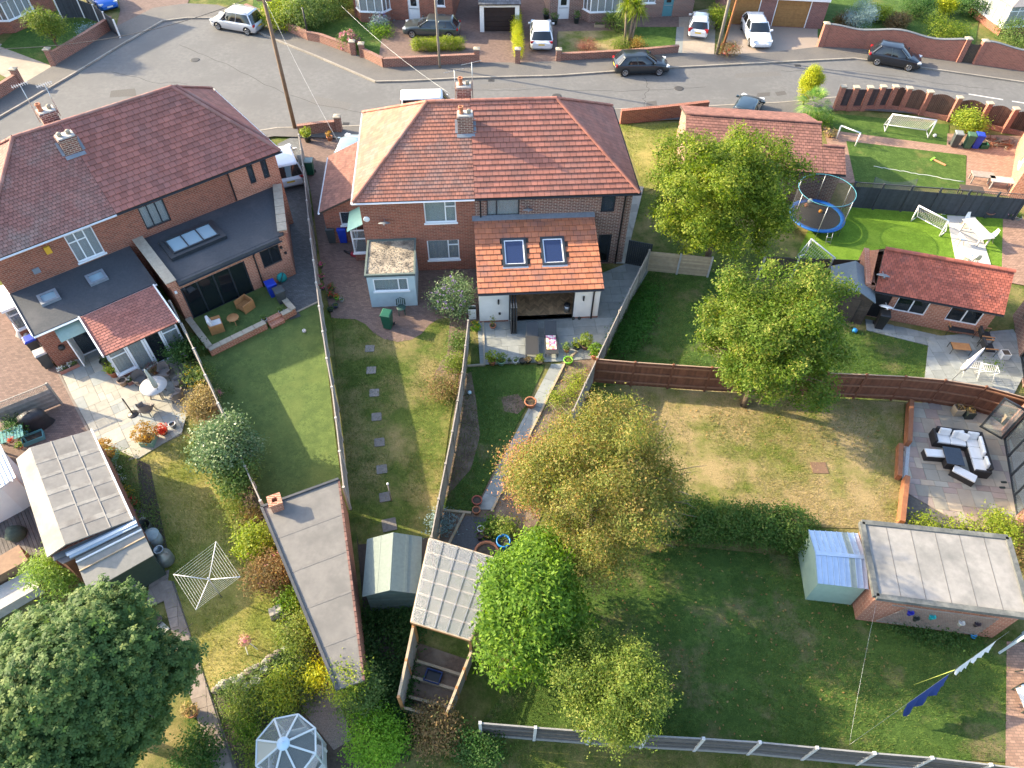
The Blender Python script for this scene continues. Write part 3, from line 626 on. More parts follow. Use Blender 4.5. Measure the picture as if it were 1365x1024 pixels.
for i in range(5):
    a, b = xs[i], xs[i+1]
    for y0, y1 in ([(ey-.22,0)] if i % 2 == 0 else [(ey-.22,vy0),(vy1,0)]): mb.slab([(a,y0,zs(y0)),(b,y0,zs(y0)),(b,y1,zs(y1)),(a,y1,zs(y1))], .14)
ro = mb.build('extension_roof', MATS['wood_dark'], cr)
def each(fs, c):
    cx = sum(v.x for v in fs[0])/len(fs[0]); cy = sum(v.y for v in fs[0])/len(fs[0])
    if any(a-.12 < cx < b+.12 for a, b in vel) and vy0-.1 < cy < vy1+.1: return
    t = MB()
    for f in fs: t.face(f)
    t.build('roof_tile', tile_bright, ro)
tiles(None, roofp, .375, .335, .05, rng=random.Random(4), each=each)
mb = MB(); mb.obox(((ex0+ex1)/2,-.14,3.6),(6.6,.34,.03),rx=R_(15.7)); mb.build('lead_flashing', lead, cr)
for a, b in vel:
    sl = math.atan2(1.3,4.62); mb = MB(); ln = (vy1-vy0)/math.cos(sl); mb.tf = Matrix.Translation((a,vy0,zs(vy0))) @ Matrix.Rotation(sl,4,'X'); w_ = b-a
    for q in ((-.07,.05,-.07,ln+.07),(w_-.05,w_+.07,-.07,ln+.07),(.05,w_-.05,-.07,.05),(.05,w_-.05,ln-.05,ln+.07)): mb.box(*q,-.04,.09)
    v = mb.build('roof_window', dark_frame, cr); g = MB(); g.tf = mb.tf
    for q in ((.05,.11,.05,ln-.05),(w_-.11,w_-.05,.05,ln-.05),(.11,w_-.11,.05,.11),(.11,w_-.11,ln-.11,ln-.05)): g.box(*q,.0,.05)
    g.build('sash', upvc, v); g = MB(); g.tf = mb.tf; g.box(.11,w_-.11,.11,ln-.11,.02,.035); g.build('pane', glass_sky_tint, v)
    g = MB(); g.tf = mb.tf; g.box(-.1,w_+.1,-.22,-.075,.01,.05); g.build('apron_flashing', galv, v)
gutter(cr, (ex0-.06,ey-.28,2.26), (ex1+.1,ey-.28,2.26), dark_frame)
mb = MB(); mb.tube([(ex1-.35,ey-.25,2.2),(ex1-.35,ey-.06,1.95),(ex1-.35,ey-.06,.02)],.045,8); mb.build('drainpipe', black_plastic, cr)
# opening frame and folded doors
mb = MB(); M, L = wallmat4((ex0,ey),(ex1,ey)); mb.tf = M
mb.box(1.5,1.58,.02,.14,.05,2.02); mb.box(4.95,5.03,.02,.14,.05,2.02); mb.box(1.58,4.95,.02,.14,1.94,2.02); mb.box(1.58,4.95,-.02,.14,.04,.1); mb.build('door_frame', dark_frame, cr)
for k in range(3):
    x0 = 1.58+k*.13; mb = MB(); mb.tf = M; 
    for q in ((-1.0,-.92),(-.12,-.04)): mb.box(x0,x0+.06,q[0],q[1],.08,1.94)
    mb.box(x0,x0+.06,-.92,-.12,.08,.17); mb.box(x0,x0+.06,-.92,-.12,1.85,1.94); d = mb.build('folding_door', dark_frame, cr)
    g = MB(); g.tf = M; g.box(x0+.02,x0+.035,-.92,-.12,.17,1.85); g.build('pane', glassmat('glass_mirror', (.35,.4,.43), .6), d)
for x in (1.0,5.45):
    mb = MB(); mb.tf = M; mb.tube([(x,-.08,1.4),(x,-.08,1.68)],.05,10); mb.box(x-.03,x+.03,-.05,0,1.5,1.58); mb.build('wall_light', black_plastic, cr)
mb = MB(); mb.tf = M; mb.box(1.0,1.12,-.09,0,.62,.72); mb.build('outdoor_socket', black_plastic, cr)
b_ = thing('pedal_bin', 'small grey bin with black lid standing inside the open doorway', 'bin', OC+Matrix.Rotation(AC,3,'Z')@Vector((ex0+4.72,ey+.5,.11)))
mb = MB(); mb.lathe([(.16,0),(.17,.45),(.165,.45)],n=16); mb.build('body', galv, b_); mb = MB(); mb.lathe([(.175,.45),(.175,.5),(.12,.56),(0,.57)],n=16); mb.build('lid', black_plastic, b_)

# ---- left pair
OA, AA = Vector((-23.95,26.25,0)), R_(40.3)
al = thing('semi_detached_house', 'plain-tiled semi with dark flat extension, two small skylights and tiled white conservatory', 'house', OA, AA)
ar_ = thing('semi_detached_house', 'plum-tiled semi with large flat-roofed brick extension, roof lantern and stone copings', 'house', OA, AA)
Xa, Xb, Sp = -1.1, 13.75, 4.9
aL, aR = (2.72,4.15,zR), (10.7,4.15,zR); xe0, xe1, Ya, Yb = Xa-.27, Xb+.27, -.27, 8.6
mb = MB(); wl = (3.39,4.73,2.95,4.62); wall(mb, (Xa,0), (Sp,0), 0, zE, .25, [wl]); wall(mb, (Sp,8.3), (Xa,8.3), 0, zE); wall(mb, (Xa,8.3), (Xa,0), 0, zE); mb.build('wall', brick_warm, al)
window(al, (Xa,0), (Sp,0), *wl, upvc, glass_clear, (.33,.66), {0:.7,1:.7}, blind=curtain_white)
mb = MB(); mb.box(Xa+.25,Sp-.02,.25,8.05,2.35,2.5); mb.build('floor', room, al)
roofplane(al, [(xe0,Ya,zE),(Sp,Ya,zE),(Sp,4.15,zR),aL], tile_plain, .2, .185, wood_dark, seed=11, tthick=.026); roofplane(al, [(xe0,Yb,zE),(xe0,Ya,zE),aL], tile_plain, .2, .185, wood_dark, seed=12, tthick=.016); roofplane(al, [(Sp,Yb,zE),(xe0,Yb,zE),aL,(Sp,4.15,zR)], tile_plain, .2, .185, wood_dark, seed=13, tthick=.016)
ridges(al, [((xe0,Ya,zE),aL),((xe0,Yb,zE),aL),(aL,(Sp,4.15,zR))], tile_plain)
gutter(al, (xe0,Ya-.05,zE-.05), (Sp,Ya-.05,zE-.05), upvc)
chimney(al, 4.75, 3.0, 6.4, 7.8, .8, .62, brick_dark, lead, clay, [(-.22,'cowl'),(.2,'cowl')]); chimney(al, 4.72, 5.4, 6.8, 8.1, .8, .62, brick_dark, lead, clay, [(-.22,'clay'),(.2,'cowl')])
mb = MB(); mb.obox((4.75,2.56,6.9),(.95,.2,.03),rx=R_(33.7)); mb.obox((5.24,3.0,7.2),(.14,.75,.03),rx=R_(33.7)); mb.obox((4.26,3.0,7.2),(.14,.75,.03),rx=R_(33.7)); mb.build('lead_flashing', lead, al)
for dx, h in ((-.5,1.5),(.5,1.2)):
    mb = MB(); mb.tube([(4.72+dx,5.4,7.6),(4.72+dx,5.4,8.1+h)],.02,6); mb.beam((4.72+dx-.4,5.4,8.06+h),(4.72+dx+.4,5.5,8.08+h),.02)
    for k in range(7): mb.beam((4.72+dx-.35+k*.11,5.24,8.06+h),(4.72+dx-.35+k*.11,5.6,8.08+h),.013)
    mb.build('television_aerial', galv, al)
mb = MB(); mb.box(1.25,1.52,-.12,-.0,4.1,4.5); mb.build('alarm_box', mat('alarm_yellow', (.62,.36,.03), (.55,.32,.03), 4), al)
mb = MB(); mb.box(.3,.62,-.06,-.0,3.3,3.6); mb.build('air_vent', lead, al)
# extension of the left one
mb = MB(); dO = (1.2,2.05,.02,2.0); wall(mb, (-1.05,-3.2), (4.75,-3.2), 0, 2.42, .25, [dO]); wall(mb, (4.75,-3.2), (4.75,-.01), 0, 2.42, .25); wall(mb, (-1.05,-.01), (-1.05,-3.2), 0, 2.42, .25); mb.build('extension_wall', brick_warm, al)
mb = MB(); mb.slab([(-1.12,-3.3,2.48),(4.82,-3.3,2.48),(4.82,-.005,2.78),(-1.12,-.005,2.78)], .09); mb.build('extension_roof', felt_dark, al)
gutter(al, (-1.12,-3.37,2.44), (4.82,-3.37,2.44), upvc); mb = MB(); mb.beam((-1.14,-3.3,2.47),(-1.14,0,2.77),.05,.14); mb.build('fascia', upvc, al)
for x in (.3,2.62):
    mb = MB(); z = 2.64; 
    for q in ((x-.45,x+.45,-1.75,-1.62),(x-.45,x+.45,-1.03,-.9),(x-.45,x-.32,-1.62,-1.03),(x+.32,x+.45,-1.62,-1.03)): mb.box(*q,2.6,2.78)
    v = mb.build('skylight', MATS['lead'], al); g = MB(); g.box(x-.32,x+.32,-1.62,-1.03,2.7,2.715); g.build('pane', glassmat('glass_sky', (.30,.42,.48), .85, .1), v)
window(al, (-1.05,-3.2), (4.75,-3.2), *dO, upvc, glass, (), {}, sill=False, name='door_frame', fw=.09)
mb = MB(); mb.tf = Matrix.Translation((.2,-3.15,.05)) @ Matrix.Rotation(R_(-105),4,'Z'); mb.box(0,.78,-.03,.03,0,1.9); dd = mb.build('open_door', upvc, al)
mb = MB(); mb.slab([(-.25,-4.0,2.05),(1.08,-4.0,2.05),(1.08,-3.22,2.3),(-.25,-3.22,2.3)], .02); cn = mb.build('door_canopy', mat('canopy_glass', (.25,.33,.28), (.2,.28,.24), 4, rough=.25), al)
mb = MB(); [mb.beam((x,-3.98,2.03),(x,-3.22,1.7),.03) for x in (-.2,1.03)]; mb.build('bracket', upvc, cn)
mb = MB(); mb.tf = Matrix.Translation((-.4,-3.22,1.2)) @ Matrix.Rotation(R_(90),4,'X'); mb.lathe([(.14,0),(.16,.12),(.05,.2),(0,.2)],n=14); mb.build('hose_reel', black_plastic, al)
# bay on the side wall
mb = MB(); mb.box(-1.75,-1.11,-.4,1.4,0,.95); mb.build('bay_base', brick_warm, al); mb = MB(); mb.box(-1.85,-1.11,-.5,1.5,2.25,2.4); mb.build('bay_roof', upvc, al)
window(al, (-1.75,-.4), (-1.11,-.4), 0, .64, .95, 2.25, upvc, glass_clear, (), {0:.7}, inset=0, blind=blind_grey); window(al, (-1.75,1.4), (-1.75,-.4), 0, 1.8, .95, 2.25, upvc, glass_clear, (.33,.66), {0:.7,1:.7}, inset=0)
# conservatory
c0, c1, cy = 1.12, 4.5, -6.05

mb = MB(); mb.box(c0,c0+.85,cy,cy+.2,0,.5); mb.box(c1-.8,c1,cy,cy+.2,0,.5); mb.box(c0,c0+.2,cy+.2,-3.25,0,.5); mb.box(c1-.2,c1,cy+.2,-3.25,0,.5); mb.build('dwarf_wall', brick_warm, al)
W0, W1 = (c0,cy), (c1,cy); frost = mat('blind_cream', (.42,.43,.38), (.36,.37,.33), 4)
window(al, W0, W1, 0, .84, .5, 2.05, upvc, glass_clear, (), {0:.72}, inset=.02, blind=frost); window(al, W0, W1, 2.58, 3.38, .5, 2.05, upvc, glass_clear, (), {0:.74}, inset=.02, blind=frost)
window(al, W0, W1, .86, 1.7, .02, 2.05, upvc, glass_clear, (), sill=False, inset=.02, name='glazed_door', fw=.1, blind=frost); window(al, W0, W1, 1.72, 2.56, .02, 2.05, upvc, glass_dark, (), sill=False, inset=.02, name='glazed_door', fw=.1)
for a, b in (((c0,-3.25),W0),(W1,(c1,-3.25))): window(al, a, b, 0, 2.78, .5, 2.1, upvc, glass_clear, (.33,.66), inset=.02)
roofplane(al, [(c0-.12,cy-.15,2.08),(c1+.12,cy-.15,2.08),(c1+.12,-3.42,2.5),(c0-.12,-3.42,2.5)], tile_plum, .25, .17, wood_dark, name='conservatory_roof', seed=14, thick=.06, tthick=.014)
for x in (c0-.15,c1+.15): mb = MB(); mb.beam((x,cy-.17,2.09),(x,-3.42,2.52),.07,.14); mb.build('bargeboard', upvc, al)
# right one
mb = MB(); w1, w2, w3 = (1.06,2.39,3.25,4.62), (7.1,7.45,3.5,4.85), (7.9,8.25,3.5,4.85)

mb = MB(); wall(mb, (Sp,0), (10.9,0), 0, zE, .25, [w1]); mb.build('wall', brick_warm, ar_)
mb = MB(); wall(mb, (10.9,0), (Xb,0), 0, zE, .25, [(1.07,1.43,3.5,4.82),(1.9,2.26,3.5,4.82)]); wall(mb, (Xb,0), (Xb,8.3), 0, zE); wall(mb, (Xb,8.3), (Sp,8.3), 0, zE); mb.build('side_wall', brick_pale, ar_)
window(ar_, (Sp,0), (10.9,0), *w1, dark_frame, glass_clear, (.33,.66), sill=False, blind=curtain_white)
for u in (1.07,1.9): window(ar_, (10.9,0), (Xb,0), u, u+.36, 3.5, 4.82, dark_frame, glass, (), sill=False)
mb = MB(); mb.box(Sp+.02,Xb-.25,.25,8.05,2.35,2.5); mb.build('floor', room, ar_)
roofplane(ar_, [(Sp+.01,Ya,zE),(xe1,Ya,zE),aR,(Sp+.01,4.15,zR)], tile_plum, .32, .3, wood_dark, seed=15, tthick=.042); roofplane(ar_, [(xe1,Ya,zE),(xe1,Yb,zE),aR], tile_plum, .32, .3, wood_dark, seed=16); roofplane(ar_, [(xe1,Yb,zE),(Sp+.01,Yb,zE),(Sp+.01,4.15,zR),aR], tile_plum, .32, .3, wood_dark, seed=17)
ridges(ar_, [((xe1,Ya,zE),aR),((xe1,Yb,zE),aR),((Sp+.01,4.15,zR),aR),((xe1,1.1,zE+.02),(aR[0]+.25,4.2,zR-.05))], tile_plain)
gutter(ar_, (Sp+.02,Ya-.05,zE-.05), (xe1+.05,Ya-.05,zE-.05), dark_frame); gutter(ar_, (xe1+.05,Ya-.05,zE-.05), (xe1+.05,Yb,zE-.05), upvc)
mb = MB(); mb.tube([(10.95,-.25,4.9),(10.9,-.06,4.7),(10.9,-.06,2.95)],.04,8); mb.build('drainpipe', dark_frame, ar_)
fl = [(5.25,-.005),(5.25,-4.25),(11.55,-4.25),(13.4,-.005)]
mb = MB(); wall(mb, (5.25,-4.25), (11.6,-4.25), 0, 2.75, .3, [(.35,3.85,.08,2.3),(4.75,5.85,1.25,2.4)]); wall(mb, (11.6,-4.25), (13.45,-.01), 0, 2.75, .3); wall(mb, (5.25,-.01), (5.25,-4.25), 0, 2.75, .3); mb.build('extension_wall', brick_pale, ar_)
mb = MB(); mb.prism(fl, 2.76, 2.86); mb.box(5.6,11.2,-4.42,-4.252,2.6,2.84); mb.build('extension_roof', felt_dark, ar_)
mb = MB(); mb.box(5.1,5.55,-4.4,-.0,2.761,3.02); mb.build('parapet', brick_pale, ar_); mb = MB(); mb.prism(rect((11.62,-4.1),(13.3,-.25),.42), 2.761, 3.02); mb.build('parapet', brick_pale, ar_)
for k in range(6): 
    mb = MB(); y = -4.45+k*.74; mb.box(5.06,5.6,y+.005,y+.735,3.02,3.07); mb.build('coping_stone', coping, ar_)
for k in range(6):
    d = Vector((13.34-11.55,-.2+4.2)); a = Vector((11.55,-4.2))+d*(k/6+.004); b = Vector((11.55,-4.2))+d*((k+1)/6-.004); mb = MB(); mb.prism(rect(a,b,.5),3.02,3.07); mb.build('coping_stone', coping, ar_)
gutter(ar_, (5.6,-4.47,2.66), (11.3,-4.47,2.66), dark_frame); mb = MB(); mb.tube([(9.7,-4.44,2.6),(9.65,-4.31,2.4),(9.65,-4.31,.05)],.04,8); mb.build('drainpipe', dark_frame, ar_)
window(ar_, (5.25,-4.25), (11.6,-4.25), .35, 3.85, .08, 2.3, dark_frame, glass_dark, (.25,.5,.75), sill=False, name='folding_doors', fw=.08); window(ar_, (5.25,-4.25), (11.6,-4.25), 4.75, 5.85, 1.25, 2.4, dark_frame, glass_dark, (.5,), sill=False)
for u, z in ((5.35,2.25),(11.2,2.15),(11.35,1.7)): mb = MB(); mb.obox((u,-4.3,z),(.12,.1,.12)); mb.build('wall_light', white_paint if u < 6 else black_plastic, ar_)
mb = MB(); mb.box(6.05,9.05,-2.75,-.95,2.86,3.06); mb.build('lantern_kerb', dark_frame, ar_)
mb = MB()
for q in ((6.3,8.8,-2.5,-2.42),(6.3,8.8,-1.28,-1.2),(6.3,6.38,-2.42,-1.28),(8.72,8.8,-2.42,-1.28),(7.12,7.18,-2.42,-1.28),(7.93,7.99,-2.42,-1.28)): mb.box(*q,3.06,3.13)
ln = mb.build('roof_lantern', MATS['dark_frame'], ar_)
for a, b in ((6.38,7.12),(7.18,7.93),(7.99,8.72)): g = MB(); g.box(a,b,-2.42,-1.28,3.075,3.09); g.build('pane', MATS['glass_sky'], ln)
# walled terrace in front
tw_ = thing('terrace_wall', 'low brick terrace wall with stone copings around the green seating area', 'wall', OA, AA)
for a, b in (((5.35,-4.3),(5.35,-7.0)),((5.23,-7.1),(8.35,-7.1)),((9.95,-7.2),(9.95,-4.35)),((9.3,-7.1),(9.83,-7.1))):
    mb = MB(); mb.prism(rect(a,b,.22),0,.42); mb.build('brick_course', brick_pale, tw_); A, B = Vector(a), Vector(b); n = max(1,int((B-A).length/.6))
    for k in range(n): mb = MB(); mb.prism(rect(A+(B-A)*(k/n+.004),A+(B-A)*((k+1)/n-.004),.32),.42,.47); mb.build('coping_stone', coping, tw_)
mb = MB(); mb.box(5.46,9.84,-6.99,-4.255,.0,.2); o = mb.build('terrace_turf', turf, tw_)
for k, (y0, y1, z) in enumerate(((-7.05,-6.75,.32),(-7.35,-7.05,.17))): mb = MB(); mb.box(8.5,9.28,y0,y1,0,z); mb.build('step', brick_pale, tw_)
# ------------------------------------------------------------------ outbuildings
def at(v, z=0): return Vector((v[0], v[1], z))
def cen(pts): return Vector((sum(p[0] for p in pts)/len(pts), sum(p[1] for p in pts)/len(pts), 0))
def inset_poly(pts, d):
    c = cen(pts); return [(p[0]+(c.x-p[0])*d/max(.1,math.hypot(p[0]-c.x,p[1]-c.y)), p[1]+(c.y-p[1])*d/max(.1,math.hypot(p[0]-c.x,p[1]-c.y))) for p in pts]
def ccw(p): return p if sum(p[i][0]*p[(i+1)%len(p)][1]-p[(i+1)%len(p)][0]*p[i][1] for i in range(len(p))) > 0 else p[::-1]
def wallring(t, poly, h, m, name='wall', ops=None, thick=.12):
    """one wall part for each side of the plan polygon"""
    q = ccw([(p[0]-t.location.x, p[1]-t.location.y) for p in poly])
    for i in range(len(q)): mb = MB(); wall(mb, q[i], q[(i+1)%len(q)], 0, h, thick, (ops or {}).get(i, ())); mb.build(name, m, t)
    return q
# long flat-roofed garage between the gardens
gp = [(-9.75,14.1),(-6.95,15.45),(-4.78,7.6),(-5.62,7.3)]
t = thing('flat_roof_garage', 'long tapering brick garage with grey felt flat roof and small brick chimney', 'garage', cen(gp))
wallring(t, inset_poly(gp,.14), 2.3, brick_pale)
mb = MB(); mb.prism(gp, 2.3, 2.4); rf = mb.build('roof', felt_grey, t, True)
for k in range(1,5):
    a = Vector(gp[0])+(Vector(gp[3])-Vector(gp[0]))*k/5; b = Vector(gp[1])+(Vector(gp[2])-Vector(gp[1]))*k/5; mb = MB(); mb.prism(rect(a,b,.09),2.398,2.408); mb.build('felt_lap', mat('felt_lap', (.165,.156,.146), (.13,.124,.117), 7), rf, True)
for a, b in ((0,1),(0,3)): mb = MB(); mb.prism(rect(gp[a],gp[b],.1),2.26,2.47); mb.build('edge_trim', felt_dark, t, True)
mb = MB(); d = (Vector(gp[2])-Vector(gp[1])); n = 40
for k in range(n): mb.prism(rect(Vector(gp[1])+d*(k+.08)/n, Vector(gp[1])+d*(k+.97)/n, .08), 2.3, 2.42+.01*(k%2), c=rng.random())
stuff(mb.build('parapet_bricks', mat('brick_toned_down', (.2,.1,.08), (.14,.075,.062), 6, rnd=.3), t, True))  # parapet bricks toned down to a darker red than the walls
mb = MB(); x, y = -9.12, 14.12; mb.tf = Matrix.Translation((x,y,0)) @ Matrix.Rotation(R_(25),4,'Z')
for q in ((-.22,.22,-.22,-.1),(-.22,.22,.1,.22),(-.22,-.1,-.1,.1),(.1,.22,-.1,.1)): mb.box(*q,2.38,2.86)
for q in ((-.26,.26,-.26,-.1),(-.26,.26,.1,.26),(-.26,-.1,-.1,.1),(.1,.26,-.1,.1)): mb.box(*q,2.861,2.96)
mb.build('chimney', brick_pale, t, True)
# apex shed
def shed(label, A, B, w, he, hr, wallm, roofm, over=.12, name='garden_shed', boards=True, door=None, strips=0):
    A, B = Vector(A), Vector(B); d = (B-A); L = d.length; rz = math.atan2(d.y,d.x); t = thing(name, label, 'shed', (A.x,A.y,0), rz); h = w/2
    for s in (-1,1):
        mb = MB(); wall(mb, *(((0,-h),(L,-h)) if s < 0 else ((L,h),(0,h))), 0, he, .04)
        if boards:
            for k in range(int(he/.14)): mb.box(0,L,s*(h+.006)-.006,s*(h+.006)+.006,k*.14+.01,k*.14+.13,rng.random())
        mb.build('side_wall', wallm, t)
    for x, s in ((0,-1),(L,1)):
        mb = MB(); q = [(x,-h,0),(x,h,0),(x,h,he),(x,0,hr),(x,-h,he)]; q = q if s > 0 else q[::-1]
        mb.face(q); mb.face([(a-s*.04,b,c) for a,b,c in q][::-1])
        if boards:
            for k in range(int(he/.14)): mb.box(x-.006+s*.006,x+.006+s*.006,-h,h,k*.14+.01,k*.14+.13,rng.random())
        mb.build('gable_wall', wallm, t)
    for s in (-1,1):
        z2 = he-(hr-he)*over/h; mb = MB(); mb.slab([(-over,0,hr+.03),(L+over,0,hr+.03),(L+over,s*(h+over),z2+.03),(-over,s*(h+over),z2+.03)],.04); r = mb.build('roof', roofm, t)
        for k in range(1,strips+1): y = s*(h+over)*k/(strips+1); z = hr+.03+(z2-hr)*k/(strips+1); m2 = MB(); m2.slab([(-over,y-.05,z+.05*abs(z2-hr)/(h+over)+.006),(L+over,y-.05,z+.05*abs(z2-hr)/(h+over)+.006),(L+over,y+.05,z-.05*abs(z2-hr)/(h+over)+.006),(-over,y+.05,z-.05*abs(z2-hr)/(h+over)+.006)] if s > 0 else [(-over,y-.05,z-.05*abs(z2-hr)/(h+over)+.006),(L+over,y-.05,z-.05*abs(z2-hr)/(h+over)+.006),(L+over,y+.05,z+.05*abs(z2-hr)/(h+over)+.006),(-over,y+.05,z+.05*abs(z2-hr)/(h+over)+.006)],.012); m2.build('felt_strip', roofm, r)
    if door:
        mb = MB(); mb.box(-.05,-.012,-.4,.4,.05,1.7) if door < 0 else mb.box(L+.014,L+.05,-.4,.4,.05,1.7); dd = mb.build('door', wallm, t)
    return t
shed_green = mat('shed_green', (.085,.12,.10), (.06,.09,.075), 6, rnd=.15)
shed('green felted apex shed standing at the end of the stepping stones', (-4.47,13.05), (-4.33,10.95), 1.9, 1.85, 2.25, shed_green, felt_green, door=-1, strips=1)
shed('grey felted apex shed tucked between the dark fence and brick garage', P(1140,352,2.2), P(1143,388,2.2), 1.95, 1.75, 2.3, wood_dark, mat('felt_slate', (.17,.2,.215), (.14,.165,.18), 9, bump=.4, bscale=60), door=1)
# clear-roofed shelter with open timber bays
cp = [(-3.08,12.95),(-.25,12.1),(-1.3,9.1),(-3.45,9.72)]
t = thing('clear_roof_shelter', 'timber lean-to shelter under clear corrugated sheets beside the fence', 'shelter', cen(cp))
V = [Vector(p) for p in cp]; poly_m = glassmat('polycarbonate', (.34,.36,.38), .45, .25)
ztop = lambda s: 2.3-.12*s
for k in range(5):
    f0, f1 = k/5+.004, (k+1)/5-.004; a0, a1 = V[0].lerp(V[1],f0), V[0].lerp(V[1],f1); b0, b1 = V[3].lerp(V[2],f0), V[3].lerp(V[2],f1); mb = MB(); n = 12; G = []
    for r in (0,1):
        row = []
        for i in range(n*2+1):
            p = (a0 if r == 0 else b0).lerp(a1 if r == 0 else b1, i/(2*n)); row.append((p.x,p.y,2.3+(.012 if i%2 else 0)-.1*r))
        G.append(row)
    mb.grid(G, smooth=False); mb.build('roof_sheet', poly_m, t, True)
for k in range(1,5):
    a, b = V[0].lerp(V[1],k/5), V[3].lerp(V[2],k/5); mb = MB(); mb.beam((a.x,a.y,2.325),(b.x,b.y,2.225),.022,.02); mb.build('glazing_bar', lead, t, True)
for k in range(7):
    f = k/6; a, b = V[0].lerp(V[3],f), V[1].lerp(V[2],f); mb = MB(); mb.beam((a.x,a.y,2.24-.1*f),(b.x,b.y,2.24-.1*f),.055,.08); mb.build('purlin', wood_pale, t, True)
for a, b in ((0,3),(1,2),(0,1),(3,2)): mb = MB(); mb.beam(at(V[a],2.2 if a < 2 else 2.1),at(V[b],2.2 if b < 2 else 2.1),.06,.1); mb.build('edge_beam', wood_orange if a == 3 else wood_pale, t, True)
for v in V: mb = MB(); c = Vector((cen(cp).x,cen(cp).y)); q = v.lerp(c,.04); mb.box(q.x-.05,q.x+.05,q.y-.05,q.y+.05,0,2.12); mb.build('post', wood_orange, t, True)
op_ = [(-3.4,9.75),(-1.3,9.1),(-2.05,6.95),(-3.65,7.28)]; O = [Vector(p) for p in op_]
mb = MB(); mb.prism(op_+[], .0, .03); mb2 = mb.build('earth_floor', soil, t, True)
for (a, b, h) in ((0,3,1.75),(1,2,1.1),(3,2,.55)):
    for k in range(int(h/.13)): mb = MB(); mb.prism(rect(O[a],O[b],.035), k*.13+.02, k*.13+.13); mb.build('side_board', wood_grey, t, True)
    mb = MB(); mb.prism(rect(O[a],O[b],.09), h+.001, h+.04); mb.build('top_rail', wood_pale, t, True)
for f in (.28,.52,.8): a, b = O[0].lerp(O[3],f), O[1].lerp(O[2],f); mb = MB(); mb.prism(rect(a.lerp(b,.04),b.lerp(a,.04),.1), .03, .22); mb.build('bed_divider', wood_pale, t, True)
for (a, b) in ((O[0].lerp(O[3],.02),1.75),(O[1].lerp(O[2],.3),1.1),(O[1].lerp(O[2],.6),1.1),(O[2],1.1),(O[3],1.75),(O[0].lerp(O[3],.5),1.75)): mb = MB(); mb.box(a.x-.045,a.x+.045,a.y-.045,a.y+.045,0,b+.06); mb.build('stake', wood_orange, t, True)
# felt-roofed garage at the left
lp = {'a':(-20.47,16.25,2.25),'r1':(-19.87,16.6,2.6),'b':(-17.99,17.84,2.2),'c':(-14.71,13.59,2.2),'d':(-16.6,12.25,2.6),'e':(-17.3,11.9,2.25)}
base = [lp['a'][:2],lp['b'][:2],lp['c'][:2],lp['e'][:2]]
t = thing('felt_roof_garage', 'old brick garage with wide patched grey felt roof and one pale sunlit slope', 'garage', cen(base))
wallring(t, inset_poly(base,.12), 2.15, brick_warm); 
for k, q in enumerate((['r1','b','c','d'],['a','r1','d','e'])): mb = MB(); mb.slab([lp[i] for i in q],.06); s_ = mb.build('roof', felt_pale if k else mat('felt_patched', (.225,.213,.195), (.18,.17,.157), 4, bump=.4, bscale=50, c3=(.145,.136,.125), s3=.9, w3=.58), t, True)  # narrow sunlit slope gets paler felt, part of its sunlight put into the colour
R1, B_, C_, D_ = (Vector(lp[k]) for k in ('r1','b','c','d'))
for f in (.33,.66): a, b = R1.lerp(B_,f), D_.lerp(C_,f); mb = MB(); nrm = Vector((0,0,.008)); mb.beam(a+nrm,b+nrm,.04,.02); mb.build('felt_seam', mat('felt_seam', (.27,.255,.235), (.22,.21,.195), 6), t, True)
for k in range(1,6):
    for j in range(3): a, b = R1.lerp(D_,k/6+.03*j), B_.lerp(C_,k/6+.03*j); p, q = a.lerp(b,j/3), a.lerp(b,(j+1)/3); mb = MB(); mb.beam(p+Vector((0,0,.004)),q+Vector((0,0,.004)),.25 if k%2 else .16,.012); mb.build('felt_lap', mat('felt_lap_worn', (.24,.225,.20), (.3,.285,.255), 5, c3=(.17,.155,.14), s3=2, w3=.55), t, True)
mb = MB(); mb.beam(B_+Vector((0,0,.0)),C_,.06,.12); mb.build('fascia', upvc, t, True)
# lean-to and green shed behind it
gs = [(-16.4,11.98),(-14.42,13.38),(-13.65,12.33),(-15.55,10.79)]
t = thing('green_lean_to_shed', 'dark green timber shed with pale sloping roof behind the felt-roofed garage', 'shed', cen(gs)); q = wallring(t, inset_poly(gs,.1), 1.65, mat('shed_dark_green', (.03,.05,.038), (.022,.038,.03), 6), thick=.05)
mb = MB(); mb.slab([(*gs[0],2.0),(*gs[1],2.0),(*gs[2],1.72),(*gs[3],1.72)],.05); mb.build('roof', mat('roof_sheet_grey', (.27,.255,.225), (.22,.21,.185), 5, bump=.2), t, True)
G4 = [Vector((*p,z)) for p, z in zip(gs,(2,2,1.72,1.72))]
for f, m_, w_ in ((.12,upvc,.06),(.38,wood_pale,.05)): a, b = G4[0].lerp(G4[3],f), G4[1].lerp(G4[2],f); mb = MB(); mb.beam(a+Vector((0,0,.03)),b+Vector((0,0,.03)),w_,.05); mb.build('batten', m_, t, True)
a, b = Vector(gs[3]).lerp(Vector(gs[2]),.12), Vector(gs[3]).lerp(Vector(gs[2]),.55); nrm = (b-a).normalized(); nn = Vector((nrm.y,-nrm.x)); 
for p, q, nm in ((a,a.lerp(b,.45),'window'),(a.lerp(b,.55),b,'window')): mb = MB(); mb.prism(rect(p-nn*.08,q-nn*.08,.05),1.0,1.45); mb.build(nm, glass_clear if p is a else wood_dark, t, True)
lt = [(-17.25,12.0),(-14.7,13.7),(-14.45,13.35),(-16.75,11.75)]
